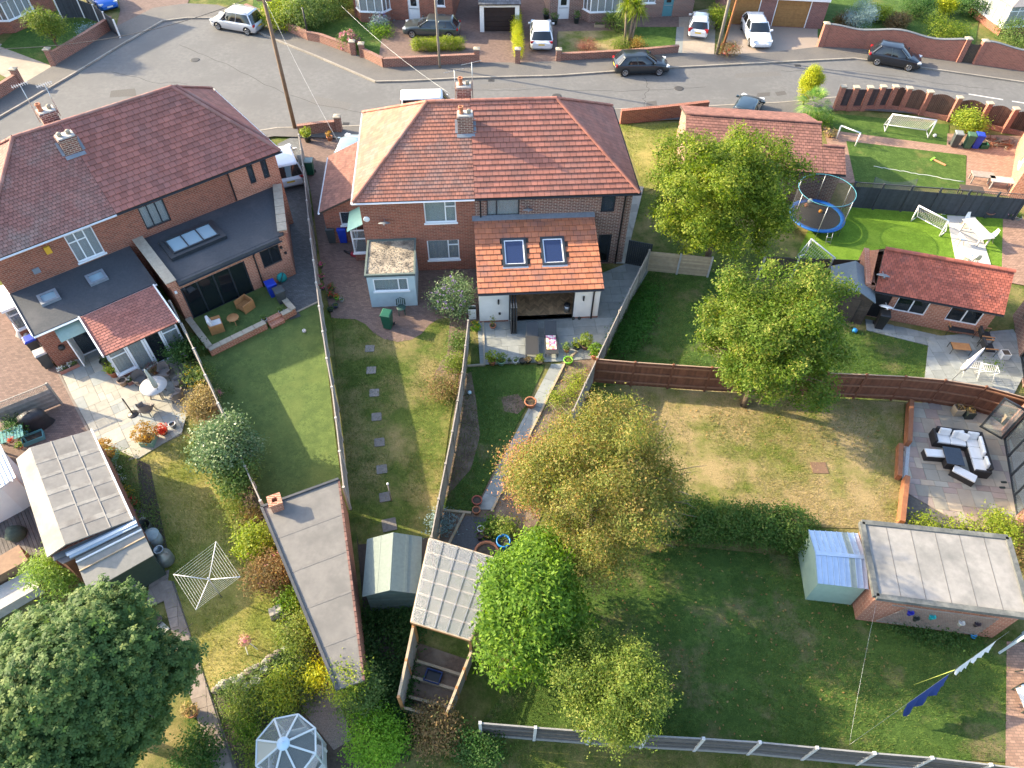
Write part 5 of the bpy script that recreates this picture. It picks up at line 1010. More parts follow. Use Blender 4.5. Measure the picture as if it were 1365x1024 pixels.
# ------------------------------------------------------------------ cars
tyre_m = mat('tyre', (.014,.014,.015), (.02,.02,.02), 9, rough=.8); rim_m = mat('alloy', (.42,.43,.45), (.36,.37,.39), 5, rough=.3, metal=.8)
carglass = mat('car_glass', (.010,.013,.017), (.014,.018,.022), 3, rough=.06, spec=.8); lamp_red = mat('lamp_red', (.35,.012,.018), (.28,.01,.014), 4, rough=.2); lamp_clear = mat('lamp_clear', (.6,.63,.66), (.5,.53,.56), 4, rough=.15)
plate_y = mat('plate_yellow', (.75,.5,.04), (.7,.46,.04), 5); plate_w = mat('plate_white', (.75,.75,.72), (.7,.7,.68), 5)
def paint(name, c, metal=.35, rough=.28): return mat(name, c, tuple(x*.94 for x in c), 2, rough=rough, metal=metal, coat=.6, spec=.5)
def car(label, rear, front, paintm, L=4.3, W=1.8, H=1.46, kind='hatch', px=True, belt=.93, hood=.86, roofm=None, rails=False, name='parked_car', plates=True):
    a, b = (P(*rear), P(*front)) if px else (Vector(rear), Vector(front)); d = b-a; c = (a+b)/2; t = thing(name, label, 'car', (c.x,c.y,0.0), math.atan2(d.y,d.x)); h = L/2; w = W/2
    # lower body, station by station from tail to nose: x, underside, shoulder height, half width
    S = [(-h,.34,.70,.80*w),(-h+.05,.28,.84,.92*w),(-h+.22,.22,belt+.0,.975*w),(-h+.7,.2,belt+.02,w),(-.4,.19,belt+.01,w),(.5,.19,belt-.01,w),(h-1.25,.2,hood+.06,.995*w),(h-.7,.2,hood,.98*w),(h-.28,.21,hood-.10,.94*w),(h-.07,.25,hood-.22,.83*w),(h,.32,hood-.36,.70*w)]
    G = []
    for x, z0, z1, ww in S:
        dz = z1-z0; G.append([(x,-ww*.9,z0),(x,-ww*.985,z0+.1*dz),(x,-ww*1.0,z0+.45*dz),(x,-ww*.985,z0+.8*dz),(x,-ww*.94,z1-.03),(x,-ww*.82,z1+.005),(x,-ww*.4,z1+.025),(x,0,z1+.032),(x,ww*.4,z1+.025),(x,ww*.82,z1+.005),(x,ww*.94,z1-.03),(x,ww*.985,z0+.8*dz),(x,ww*1.0,z0+.45*dz),(x,ww*.985,z0+.1*dz),(x,ww*.9,z0)])
    mb = MB(); I = mb.grid(G); mb.f.append(I[0][::1]); mb.f.append(I[-1][::-1]); mb.c += [.5]*2; mb.m += [0]*2; mb.sm += [False]*2; mb.face([(-h+.1,-w*.85,.2),(h-.1,-w*.8,.2),(h-.1,w*.8,.2),(-h+.1,w*.85,.2)][::-1]); body = mb.build('body', paintm, t)
    # cabin: profile in side view (x at belt, x at roof)
    pr = {'hatch':(-h+.16,-h+.62,.35,1.12),'estate':(-h+.14,-h+.5,.3,1.1),'suv':(-h+.12,-h+.42,.45,1.15),'city':(-h+.1,-h+.38,.45,1.05),'van':(-h+.06,-h+.16,.75,1.35)}[kind]
    xr0, xr1, xf1, xf0 = pr; zb, zt = belt-.02, H-.045; wb, wt = w*.93, w*.74
    def ring(f):
        s = f**.9; xa, xb = xr0+(xr1-xr0)*f, xf0+(xf1-xf0)*f; ww = wb+(wt-wb)*(f*.55+.45*f*f); z = zb+(zt-zb)*f
        return [(xa,-ww*.86,z),(xa+.1,-ww,z),(xa+(xb-xa)*.35,-ww*1.01,z),(xa+(xb-xa)*.65,-ww*1.01,z),(xb-.16,-ww,z),(xb-.02,-ww*.84,z),(xb+.06*(1-f),0,z),(xb-.02,ww*.84,z),(xb-.16,ww,z),(xa+(xb-xa)*.65,ww*1.01,z),(xa+(xb-xa)*.35,ww*1.01,z),(xa+.1,ww,z),(xa,ww*.86,z),(xa-.04*(1-f),0,z)]
    mb = MB(); mb.grid([ring(f) for f in (0,.35,.7,1)], close=True); mb.build('windows', carglass, t)
    top = ring(1); cx = (xr1+xf1)/2; mb = MB(); out = [(cx+(x-cx)*1.03,y*1.03,z-.05) for x,y,z in top]; mid = [(cx+(x-cx)*1.02,y*1.0,z+.008) for x,y,z in top]; inn = [(cx+(x-cx)*.85,y*.75,z+.045) for x,y,z in top]; J = mb.grid([out,mid,inn], close=True); mb.f.append(J[-1]); mb.c.append(.5); mb.m.append(0); mb.sm.append(True); mb.build('roof', roofm or paintm, t)
    r0, r1 = ring(0), ring(1)
    mb = MB()
    for i in (1,4,8,11): q0, q1 = Vector(r0[i]), Vector(r1[i]); o_ = Vector((0,.012 if q0.y > 0 else -.012,.0)); mb.beam(q0+o_,q1+o_,.09 if i in (1,11) else .06,.05)
    for s in (-1,1): xm = (xr0+xf0)/2+.02; mb.beam((xm,s*(wb*1.012+.004),zb),((xr1+xf1)/2+.02,s*(wt*1.012+.006),zt),.07,.03)
    stuff(mb.build('pillars', paintm, t))
    if rails:
        for s in (-1,1): mb = MB(); mb.tube([(xr1+.1,s*wt*.93,H-.01),(xr1+.3,s*wt*.95,H+.04),(xf1-.2,s*wt*.95,H+.04),(xf1,s*wt*.93,H-.02)],.02,6); mb.build('roof_rail', rim_m, t)
    for sx in (-h+.78,h-.82):
        for s in (-1,1):
            y = s*(w-.11); wh = thing('wheel', None, None, (sx,y,.315)); wh.parent = t
            mb = MB(); mb.tf = Matrix.Rotation(R_(90),4,'X'); mb.lathe([(.2,-.1),(.29,-.11),(.315,-.08),(.315,.08),(.29,.11),(.2,.1)],n=20); mb.build('tyre', tyre_m, wh)
            mb = MB(); mb.tf = Matrix.Rotation(R_(90*s),4,'X'); mb.lathe([(.2,-.09),(.215,-.125),(.19,-.12),(.17,-.1)],n=16)
            for k in range(5): an = 2*math.pi*k/5; mb.beam((.03*math.cos(an),.03*math.sin(an),-.112),(.19*math.cos(an),.19*math.sin(an),-.112),.05,.02)
            mb.lathe([(.05,-.125),(.05,-.1)],n=10); mb.build('rim', rim_m, wh)
            mb = MB(); ar = [(sx+.375*math.cos(a_),s*(w*1.002),.315+.375*math.sin(a_)) for a_ in [math.pi*k/10 for k in range(11)]]; mb.face(ar if s < 0 else ar[::-1]); 
            ar2 = [(x,y+s*.006,z) for x,y,z in ar]; mb.face((ar2 if s < 0 else ar2[::-1])); mb.build('wheel_arch', tyre_m, t)
    for s in (-1,1):
        mb = MB(); mb.obox((xf0-.28,s*(w+.07),belt+.08),(.12,.2,.14)); mb.build('door_mirror', paintm, t, bevel=.02)
        mb = MB(); mb.obox((h-.22,s*w*.74,hood-.17),(.3,.34,.12),rz=-s*.35); mb.build('headlight', lamp_clear, t, bevel=.02)
        mb = MB(); mb.obox((-h+.1,s*w*.80,.80),(.16,.3,.16 if kind != 'city' else .3),rz=s*.25); mb.build('tail_light', lamp_red, t, bevel=.02)
    mb = MB(); mb.obox((h-.035,0,.42),(.06,.9,.14)); mb.build('grille', black_plastic, t)
    if plates:
        mb = MB(); mb.obox((h-.004,0,.46),(.03,.5,.11)); mb.build('number_plate', plate_w, t); mb = MB(); mb.obox((-h+.02,0,.62),(.05,.5,.11)); mb.build('number_plate', plate_y, t)
    return t
white_p = paint('paint_white', (.72,.74,.76), 0); grey_p = paint('paint_grey', (.075,.095,.10), .5); black_p = paint('paint_black', (.012,.016,.024), .2); silver_p = paint('paint_silver', (.55,.57,.6), .4); blue_p = paint('paint_blue', (.01,.13,.5), .2); dark_p = paint('paint_anthracite', (.028,.036,.042), .4)
car('silver SUV parked by the kerb in the turning head', (347.5,43), (290.5,33), silver_p, 4.4, 1.82, 1.66, 'suv', rails=True)
car('grey estate car on the block-paved drive behind the clipped box hedge', (610,47), (542,44), grey_p, 4.7, 1.83, 1.42, 'estate')
car('white hatchback with tinted windows on the drive by the yellow hedge', (721.5,70), (720.5,38), white_p, 4.5, 1.85, 1.5, 'hatch')
car('dark anthracite hatchback parked on the road by the palm garden', (818,95.5), (888,94), dark_p, 4.3, 1.8, 1.46, 'hatch')
car('small white city car with red tail lights on the concrete drive', (928,57), (932,28), white_p, 3.5, 1.64, 1.46, 'city')
car('white estate car facing the road in front of the brown garage doors', (997,32), (1015.5,71), white_p, 4.6, 1.82, 1.45, 'estate')
car('black hatchback parked beside the tall red brick wall', (1154,79), (1225,92), black_p, 4.0, 1.74, 1.5, 'hatch')
car('bright blue hatchback on the drive next to the slate fence', (118,-8), (157,22), blue_p, 4.0, 1.72, 1.5, 'city')
car('white van roof just showing behind the central house ridge', (547,156), (608,154), white_p, 4.6, 1.85, 1.75, 'van')
car('silver-blue car parked beside the brown-tiled garage wing', (464,230), (477,196), paint('paint_ice', (.32,.4,.44), .4), 4.1, 1.75, 1.46, 'hatch')
car('white SUV half hidden beside the plum-tiled house', (388,246), (376,214), white_p, 4.3, 1.82, 1.6, 'suv')
car('dark blue car parked behind the brown-tiled garage', (986,168), (998,146), paint('paint_navy', (.03,.055,.075), .4), 4.2, 1.78, 1.46, 'hatch')
# ------------------------------------------------------------------ poles and wires
def pole(label, px, h, m, r=.12, lean=(0,0), name='telegraph_pole', cat='pole'):
    p = P(*px); t = thing(name, label, cat, p); mb = MB(); mb.tube([(0,0,-.1),(lean[0]*.5,lean[1]*.5,h/2),(lean[0],lean[1],h)],[r,r*.9,r*.78],10); mb.build('shaft', m, t); return t, p+Vector((lean[0],lean[1],h))
pole_w = mat('pole_wood', (.20,.135,.085), (.14,.09,.058), 6, bump=.4)
t, tp1 = pole('tall brown telegraph pole standing between the two houses at the road', (393.5,172), 9.2, pole_w, .14)
mb = MB(); mb.obox((0,0,8.6),(.9,.1,.1)); mb.build('cross_arm', pole_w, t)
t, tp2 = pole('slim grey lamp post on the far pavement in front of the box hedge wall', (586.5,92), 7.5, mat('pole_grey', (.25,.225,.19), (.19,.17,.145), 6), .1, name='lamp_post'); mb = MB(); mb.tube([(0,0,7.4),(.05,-.4,7.55),(.08,-1.0,7.55)],.04,6); mb.obox((.08,-1.15,7.54),(.22,.5,.12)); mb.build('lamp_head', galv, t)
t, tp3 = pole('grey weathered telegraph pole by the white car drive', (955,74), 8.5, MATS['pole_grey'], .13); t, tp4 = pole('rusty orange pole leaning against the grey telegraph pole', (961,73), 6.5, mat('pole_rust', (.3,.13,.05), (.22,.09,.035), 6), .1, lean=(.45,.3)); mb = MB(); mb.obox((.3,.2,4.4),(.3,.3,.35)); mb.build('junction_box', mat('box_yellow', (.6,.4,.05), (.5,.33,.04), 5), t)
t, tp5 = pole('short dark street name post by the clipped hedge', (412,54), 2.6, black_plastic, .08, name='dark_post')
def wire(label, a, b, sag=.5, r=.007, m=None):
    mb = MB(); n = 14; pts = [a.lerp(b,k/n)-Vector((0,0,sag*4*(k/n)*(1-k/n))) for k in range(n+1)]; t = thing('overhead_wire', label, 'wire', (a.x,a.y,0)); mb.tube(pts, r, 5); mb.build('cable', m or galv, t, True)
wire('overhead phone wire from the road pole down to the brown-tiled wing', tp1-Vector((0,0,.3)), P(456,198,3.6), .4)
wire('overhead cable crossing the turning head to the pole', tp1-Vector((0,0,.2)), P(-60,65,6.0), 1.0, .02, black_plastic); wire('overhead phone wire from the lamp post to the central chimney', P(455,8,6.0), P(600,125,7.4), .3)

# ------------------------------------------------------------------ covers and drains in the road
iron = mat('cast_iron', (.06,.058,.056), (.04,.038,.037), 12, rough=.7)
for i, (px, l) in enumerate((((742,128),'round manhole cover in the road behind the central house ridge'),((905,118),'round manhole cover near the anthracite hatchback'),((260,80),'round manhole cover in the turning head'))):
    t = thing('manhole_cover', l, 'manhole cover', P(*px,.002)); mb = MB(); mb.lathe([(.36,0),(.36,.012),(.3,.014),(0,.014)],n=22); mb.build('lid', iron, t)
for i, (px, l) in enumerate((((655,104.5),'gully grate at the far kerb by the golden hedge'),((1062,85),'gully grate at the far kerb by the white estate car'),((460,168.5),'gully grate at the near kerb by the drive entrance'))):
    t = thing('gully_grate', l, 'drain', P(*px)-Vector((0,.32 if i < 2 else -.32,0))); mb = MB(); mb.box(-.24,.24,-.2,.2,0,.01); mb.build('frame', iron, t)
    for k in range(5): mb = MB(); mb.box(-.2+k*.085,-.2+k*.085+.04,-.16,.16,.01,.022); mb.build('bar', iron, t)
crack = mat('crack_seal', (.05,.048,.046), (.035,.034,.033), 9)
for i, pts in enumerate(([(600,118),(660,121),(730,119),(800,122),(870,120),(960,116)],[(860,104),(864,118),(858,132),(862,146)],[(1040,95),(1110,93),(1180,99),(1260,112),(1340,122)],[(240,60),(300,85),(352,112),(420,140),(500,152)],[(150,95),(205,110),(260,112)])):
    rg = random.Random(i); q = []
    for a, b in zip(pts[:-1], pts[1:]):
        for k in range(5): f = k/5; q.append(P(a[0]+(b[0]-a[0])*f, a[1]+(b[1]-a[1])*f)+Vector((rg.uniform(-.12,.12),rg.uniform(-.12,.12),0)))
    mb = MB()
    for a, b in zip(q[:-1], q[1:]): mb.prism(rect(a,b,.03), .001, .004+.0004*i)
    struct('road_crack', mb, crack)
for q in ([(640,112),(700,110),(702,117),(641,119)],[(980,98),(1040,95),(1042,101),(981,104)],[(420,128),(470,138),(462,148),(410,138)]): sheet('road_patch', q, .0025, mat('asphalt_old', (.14,.134,.127), (.11,.106,.1), 9, bump=.5, bscale=60))
# ------------------------------------------------------------------ plants
def vnoise(p, f, ph):
    return (np.sin(p[:,0]*f+ph)+np.sin(p[:,1]*f*1.13+ph*1.7+p[:,2]*f*.6)+np.sin(p[:,2]*f*1.21+ph*.6+p[:,0]*f*.5))/3
def quads(name, V, rnd, mats, parent, mi=None):
    """V: (n,4,3) leaf quads"""
    n = len(V); me = bpy.data.meshes.new(name); me.vertices.add(n*4); me.vertices.foreach_set('co', V.reshape(-1).astype('f')); me.loops.add(n*4); me.loops.foreach_set('vertex_index', np.arange(n*4, dtype='i'))
    me.polygons.add(n); me.polygons.foreach_set('loop_start', np.arange(n, dtype='i')*4); me.update(calc_edges=True)
    at_ = me.attributes.new('rnd', 'FLOAT', 'FACE'); at_.data.foreach_set('value', rnd.astype('f'))
    for m in (mats if isinstance(mats, (list, tuple)) else [mats]): me.materials.append(m)
    if mi is not None: me.polygons.foreach_set('material_index', mi.astype('i'))
    o = bpy.data.objects.new(name, me); col.objects.link(o); o.parent = parent; return o
def foliage(parent, blobs, n, size, m, seed=0, per=12, clump=.22, up=.6, out=.5, aspect=.5, star=0, gap=.25, gf=2.2, low=.4, name='crown', inner=.18, jit=.8, shell=(.74,1.04), fold=.25, bias=0, shoot=0):
    """leaf faces gathered in clumps over the skin and through the body of the blobs (x,y,z,rx,ry,rz)"""
    r = np.random.default_rng(seed); B = np.array(blobs, float); wgt = (B[:,3]*B[:,4]+B[:,3]*B[:,5]+B[:,4]*B[:,5]); wgt /= wgt.sum()
    nc = max(1, n//per); C = np.zeros((0,3)); N = np.zeros((0,3)); D = np.zeros(0)
    while len(C) < nc:
        k = r.choice(len(B), nc, p=wgt); d = r.normal(size=(nc,3)); d /= np.linalg.norm(d, axis=1)[:,None]
        rad = np.where(r.random(nc) < inner, r.uniform(.25,.75,nc), r.uniform(shell[0],shell[1],nc)); p = B[k,:3]+d*B[k,3:]*rad[:,None]
        p += (d*B[k,3:])*(vnoise(p, gf*.8, seed*1.3+2)*.12)[:,None]
        keep = (r.random(nc) < np.where(d[:,2] < -.15, low, 1)) & (vnoise(p, gf, seed) > -1+gap*1.6-.4*(rad < .7)) & (p[:,2] > .05)
        # drop clumps well inside another blob
        for j in range(len(B)):
            q = (p-B[j,:3])/B[j,3:]; keep &= ~((k != j) & ((q**2).sum(1) < .38))
        C = np.vstack((C,p[keep])); N = np.vstack((N,d[keep])); D = np.concatenate((D,rad[keep]))
    C, N = C[:nc], N[:nc]; cr_ = r.random(nc)
    P_ = np.repeat(C, per, 0)+r.normal(size=(nc*per,3))*clump*np.array([1,1,.75]); P_ += np.repeat((N*.7+np.array([0,0,.5]))*(r.random((nc,1)) < .35), per, 0)*np.abs(r.normal(size=(nc*per,1)))*shoot; Nn = np.repeat(N*out+r.normal(size=(nc,3))*jit*.45, per, 0)+np.array([0,0,up])+r.normal(size=(nc*per,3))*jit*.38
    Nn /= np.linalg.norm(Nn, axis=1)[:,None]; M_ = len(P_); T = np.cross(Nn, r.normal(size=(M_,3))); T /= np.linalg.norm(T, axis=1)[:,None]; Bt = np.cross(Nn, T)
    rnd = np.clip(np.repeat(cr_, per)*.62+r.random(M_)*.38+bias, 0, 1); P_[:,2] = np.maximum(P_[:,2], .03)
    if star:
        Q, R2 = [], []
        for k in range(star):
            a = 2*math.pi*k/star+.3; dirv = T*math.cos(a)+Bt*math.sin(a); sd = -T*math.sin(a)+Bt*math.cos(a); s = (size*r.uniform(.75,1.2,M_))[:,None]
            Q.append(np.stack((P_, P_+dirv*s*.6+sd*s*aspect*.5-Nn*s*.08, P_+dirv*s-Nn*s*.28, P_+dirv*s*.6-sd*s*aspect*.5-Nn*s*.08), 1)); R2.append(np.clip(rnd+r.normal(size=M_)*.06,0,1))
        return quads(name, np.concatenate(Q), np.concatenate(R2), m, parent)
    s = (size*r.uniform(.65,1.25,M_))[:,None]
    V = np.stack((P_-T*s*.5, P_+Bt*s*aspect*.5-Nn*s*fold*aspect, P_+T*s*.5-Nn*s*.1, P_-Bt*s*aspect*.5-Nn*s*fold*aspect), 1)
    return quads(name, V, rnd, m, parent)
def trunk(parent, h, r, limbs, seed, m, spread, name='trunk', zc=None):
    rg = random.Random(seed); mb = MB(); k = 5; pts = [Vector((rg.uniform(-.04,.04)*h*.3*i/k, rg.uniform(-.04,.04)*h*.3*i/k, h*.62*i/k)) for i in range(k+1)]
    mb.tube(pts, [r*(1.35 if i == 0 else 1-.4*i/k) for i in range(k+1)], 9); top = pts[-1]
    for i in range(limbs):
        a = 2*math.pi*i/limbs+rg.uniform(-.4,.4); s = pts[rg.randint(2,k)]; e_ = Vector((math.cos(a)*spread*rg.uniform(.5,.9), math.sin(a)*spread*rg.uniform(.5,.9), h*rg.uniform(.55,.95))); md = s.lerp(e_,.5)+Vector((0,0,h*.06)); mb.tube([s, md, e_],[r*.5,r*.3,r*.08],6)
        for j in range(3): e2 = e_+Vector((rg.uniform(-1,1)*spread*.35,rg.uniform(-1,1)*spread*.35,rg.uniform(-.1,.25)*h*.4)); mb.tube([md.lerp(e_,.3*j+.1), e2],[r*.16,r*.04],5)
    return mb.build(name, m, parent)
def lobes(R, H, zc, n, seed, squash=1.0, k=.5):
    """a main mass plus offset lobes"""
    rg = random.Random(seed); out = [(0,0,zc,R*.72,R*.72*squash,H*.78)]
    for i in range(n): a = 2*math.pi*i/n+rg.uniform(-.3,.3); d = R*rg.uniform(.45,.62); rr = R*rg.uniform(.36,.5); out.append((d*math.cos(a),d*math.sin(a)*squash,zc+H*rg.uniform(-.45,.5),rr,rr,rr*rg.uniform(.75,1.0)))
    return out
def cauli(R, H, zc, n, seed, squash=1.0, far=1.02):
    """crown of many overlapping boughs over a core"""
    rg = random.Random(seed); out = [(0,0,zc,R*.6,R*.6*squash,H*.65)]
    for i in range(n):
        z = 1-1.55*(i+.5)/n; a = i*2.399963+rg.uniform(-.25,.25); q = math.sqrt(max(0,1-z*z)); d = rg.uniform(.55,far); rr = R*rg.uniform(.16,.36)*(1.25-.4*d)
        out.append((R*d*q*math.cos(a), R*d*q*math.sin(a)*squash, zc+H*d*z, rr, rr, rr*rg.uniform(.7,1.0)))
    return out
def tree(name, label, px, zc, R, H, n, size, m, seed, barkm=bark, lob=9, squash=1.0, base=None, blobs=None, r=.18, group=None, **kw):
    c = P(*px, zc); b = base if base is not None else Vector((c.x,c.y,0)); t = thing(name, label, 'tree', (b.x,b.y,0)); off = (c.x-b.x, c.y-b.y)
    bl = [(x+off[0],y+off[1],z,a,b2,c2) for x,y,z,a,b2,c2 in (blobs or (cauli(R,H,zc,lob,seed,squash,kw.pop('far',1.02)) if lob > 14 else lobes(R,H,zc,lob,seed,squash)))]
    trunk(t, zc+H*.4, r, 7, seed, barkm, R, zc=zc); foliage(t, bl, n, size, m, seed, **kw); return t
def shrub(label, px, R, H, n, size, m, seed, name='shrub', lob=5, squash=1, zc=None, cat='shrub', group=None, stems=True, flowers=None, **kw):
    zc = zc if zc is not None else H*.5; c = P(*px, zc); t = thing(name, label, cat, (c.x,c.y,0), 0, group)
    foliage(t, lobes(R,H*.5,zc,lob,seed,squash), n, size, m, seed, name='foliage', **kw)
    if flowers: foliage(t, lobes(R*1.03,H*.53,zc+.03,lob,seed,squash), flowers[1], flowers[2], flowers[0], seed+5, per=flowers[3] if len(flowers) > 3 else 4, clump=.05, name='flowers', inner=0, low=.1)
    if stems:
        mb = MB(); rg = random.Random(seed)
        for k in range(5): a = rg.uniform(0,6.28); mb.tube([(rg.uniform(-.06,.06),rg.uniform(-.06,.06),-.05),(math.cos(a)*R*.3,math.sin(a)*R*.3,H*.45),(math.cos(a)*R*.6,math.sin(a)*R*.6,H*.7)],[.03,.02,.008],5)
        mb.build('stems', bark, t)
    return t
def hedge(label, pts, w, h, n, size, m, seed, name='hedge', px=True, **kw):
    q = PP(pts) if px else pts; t = thing(name, label, 'hedge', (q[0].x,q[0].y,0)); bl = []; rg = random.Random(seed)
    for p in resample(q, w*.7): bl.append((p.x-q[0].x, p.y-q[0].y, h*.5+rg.uniform(-.05,.05)*h, w*.55, w*.55, h*.52))
    foliage(t, bl, n, size, m, seed, name='foliage', low=.8, **kw); mb = MB()
    for b in bl: mb.tube([(b[0],b[1],-.05),(b[0],b[1],h*.5)],[.04,.02],5)
    mb.build('stems', bark, t); return t
lf_lime = leafmat('leaf_lime', (.05,.10,.010), (.105,.165,.016), (.18,.235,.026), (.30,.30,.05))
lf_lime2 = leafmat('leaf_lime_two', (.042,.095,.012), (.085,.15,.018), (.15,.21,.03), (.28,.25,.06))
lf_autumn = leafmat('leaf_autumn', (.075,.115,.024), (.13,.165,.034), (.2,.205,.05), (.27,.215,.06), (.32,.185,.08))
lf_autumn_red = leafmat('leaf_autumn_red', (.18,.17,.05), (.31,.2,.07), (.40,.18,.10), (.42,.2,.15))
lf_vivid = leafmat('leaf_vivid', (.045,.105,.012), (.085,.17,.018), (.14,.24,.024), (.22,.32,.04))
lf_olive = leafmat('leaf_olive', (.06,.11,.02), (.11,.17,.03), (.18,.23,.04), (.26,.26,.07))
lf_maple = leafmat('leaf_dark', (.03,.072,.022), (.055,.108,.03), (.09,.15,.04), (.17,.21,.055), tl=.3)
lf_ivy = leafmat('leaf_ivy', (.02,.06,.015), (.035,.09,.02), (.06,.13,.03), (.12,.17,.06))
lf_mid = leafmat('leaf_mid', (.05,.10,.025), (.085,.15,.035), (.13,.19,.05), (.2,.23,.08))
lf_gloss = leafmat('leaf_gloss', (.045,.10,.035), (.08,.14,.05), (.13,.19,.08), (.28,.31,.2), tl=.25, rough=.35)
lf_yellow = leafmat('leaf_yellow', (.10,.17,.018), (.18,.25,.028), (.28,.33,.04), (.36,.36,.05))
lf_gold = leafmat('leaf_gold', (.16,.22,.014), (.28,.33,.02), (.42,.43,.025), (.5,.46,.03))
lf_tan = leafmat('leaf_tan', (.16,.15,.06), (.26,.22,.09), (.34,.26,.12), (.40,.28,.15))
lf_brown = leafmat('leaf_brown', (.10,.09,.035), (.16,.12,.05), (.24,.15,.07), (.18,.19,.06))
lf_blue = leafmat('leaf_blue', (.10,.17,.17), (.15,.23,.23), (.21,.30,.30), (.28,.36,.36), tl=.15)
lf_orange = leafmat('leaf_orange', (.18,.14,.03), (.3,.18,.045), (.38,.22,.06), (.25,.24,.06))
fl_purple = leafmat('flower_purple', (.20,.12,.34), (.28,.18,.42), (.36,.27,.48)); fl_pink = leafmat('flower_pink', (.5,.12,.2), (.6,.25,.32), (.62,.4,.42)); fl_white = leafmat('flower_white', (.6,.6,.58), (.7,.7,.68), (.75,.75,.74)); fl_yellow = leafmat('flower_yellow', (.6,.36,.02), (.66,.45,.02), (.7,.5,.03)); fl_red = leafmat('flower_red', (.5,.02,.03), (.55,.04,.05), (.6,.08,.12)); fl_magenta = leafmat('flower_magenta', (.45,.02,.14), (.55,.04,.2), (.6,.08,.28)); fl_violet = leafmat('flower_violet', (.12,.03,.25), (.18,.05,.32), (.25,.08,.4))
# trees
tree('broadleaf_tree', 'large lime green tree in front of the brown-tiled garage', (964,270), 4.5, 3.55, 4.1, 76000, .15, lf_lime, 3, r=.2, per=24, clump=.18, gap=.3, lob=36, squash=.95, shoot=.2)
tree('broadleaf_tree', 'round yellow-green tree overhanging the red-brown closeboard fence', (1027,457), 4.4, 2.85, 3.9, 72000, .13, lf_lime2, 5, r=.17, per=24, clump=.165, gap=.3, lob=36, shoot=.2)
t = tree('hawthorn_tree', 'sparse hawthorn turning gold and russet over the soil bed', (798,648), 3.9, 3.2, 3.3, 84000, .1, lf_autumn, 8, barkm=bark_grey, r=.17, per=16, clump=.16, gap=.27, gf=3.0, lob=34, shell=(.62,1.07), inner=.22, up=.3, shoot=.24)
c = P(708,630,3.1); b = t.location; foliage(t, [(c.x-b.x,c.y-b.y,3.0,1.2,1.5,1.3)], 6500, .09, lf_autumn_red, 21, per=9, clump=.24, gap=.45, name='russet_side'); 
mb = MB(); rg = random.Random(4); c = P(806,648,3.3)-t.location
for k in range(90):
    a, z = rg.uniform(0,6.28), rg.uniform(2.6,5.4); d = rg.uniform(.6,2.7); p = Vector((c.x+d*math.cos(a),c.y+d*math.sin(a),z)); q = p+Vector((math.cos(a)*rg.uniform(.5,1.1),math.sin(a)*rg.uniform(.5,1.1),rg.uniform(-.1,.5))); mb.tube([p,p.lerp(q,.5)+Vector((rg.uniform(-.12,.12),rg.uniform(-.12,.12),.04)),q],[.022,.015,.005],4)
stuff(mb.build('bare_twigs', bark_grey, t))
tree('laurel_tree', 'dense vivid green laurel beside the clear-roofed shelter', (708,808), 2.7, 2.1, 2.3, 26000, .17, lf_vivid, 11, r=.14, per=10, clump=.16, gap=.08, inner=.1, shoot=.14, blobs=[(0,.1,2.7,1.5,1.9,2.1),(-.7,-1.3,2.2,1.0,1.1,1.2),(.4,1.5,3.0,1.05,1.2,1.2),(.35,2.2,2.5,.8,.8,1.0),(1.0,-.3,2.0,1.1,1.3,1.3),(-.9,.4,3.3,.75,1.1,1.1),(.5,-1.5,2.4,.8,.8,.9),(-1.1,-.5,2.6,.7,.8,.9),(.1,.6,4.0,.8,.8,.7)], aspect=.42)
tree('fruit_tree', 'straggly olive green fruit tree leaning over the bottom slat fence', (816,918), 2.2, 1.75, 1.7, 42000, .09, lf_olive, 13, r=.09, per=16, clump=.12, gap=.26, lob=22, gf=3.2, shoot=.3)
tree('maple_tree', 'huge dark green broadleaf tree with clustered palmate leaves beside the garden path', (88,930), 4.2, 3.3, 2.7, 40000, .135, lf_maple, 17, r=.22, per=9, clump=.16, gap=.16, lob=36, star=5, aspect=.55, up=.9, out=.45, jit=.6, inner=.12, gf=1.8, shoot=.12, far=.84)
# hedges and shrubs, near gardens
hedge('ivy-covered rounded hedge between the dry lawn and shaded lawn', [(880,700),(960,706),(1045,716)], 1.8, 1.6, 22000, .11, leafmat('leaf_hedge', (.03,.08,.015), (.06,.125,.022), (.1,.165,.032), (.2,.23,.07)), 31, clump=.14, per=10, gap=.1)
shrub('buddleia with mauve flower spikes at the end of the white extension', (604,398), 1.3, 2.2, 8000, .12, lf_gloss, 32, flowers=(fl_purple,420,.1,6), aspect=.35, gap=.2)
shrub('tall glossy variegated shrub leaning over the artificial lawn fence', (298,596), 1.5, 3.0, 12000, .13, lf_gloss, 33, gap=.15)
shrub('bright leafy shrub below the glossy variegated shrub by the yellow lawn', (312,634), .95, 2.1, 5200, .12, lf_mid, 34, gap=.15)
shrub('tan feathery shrub between patio table and fence', (272,540), .85, 1.5, 3600, .1, lf_tan, 35, gap=.3)
shrub('dark leafy plant with yellow daisies beside the conservatory corner', (262,503), .75, 1.1, 2600, .1, lf_mid, 36, flowers=(fl_yellow,160,.09,4))
shrub('green bush with lilac flowers against the conservatory end', (246,470), .7, 1.4, 2400, .13, lf_ivy, 37, flowers=(fl_purple,60,.07,4))
shrub('yellow-green shrub halfway along the long bed by the flat-roofed garage', (338,722), .75, 1.1, 2600, .12, lf_yellow, 38, gap=.3)
shrub('browning rounded shrub against the flat-roofed garage', (360,762), .95, 1.4, 4400, .1, lf_brown, 39, gap=.25, flowers=(fl_pink,60,.07,3))
shrub('small vivid green shrub against the garage wall near the stone block', (388,800), .5, .9, 1500, .11, lf_vivid, 40)
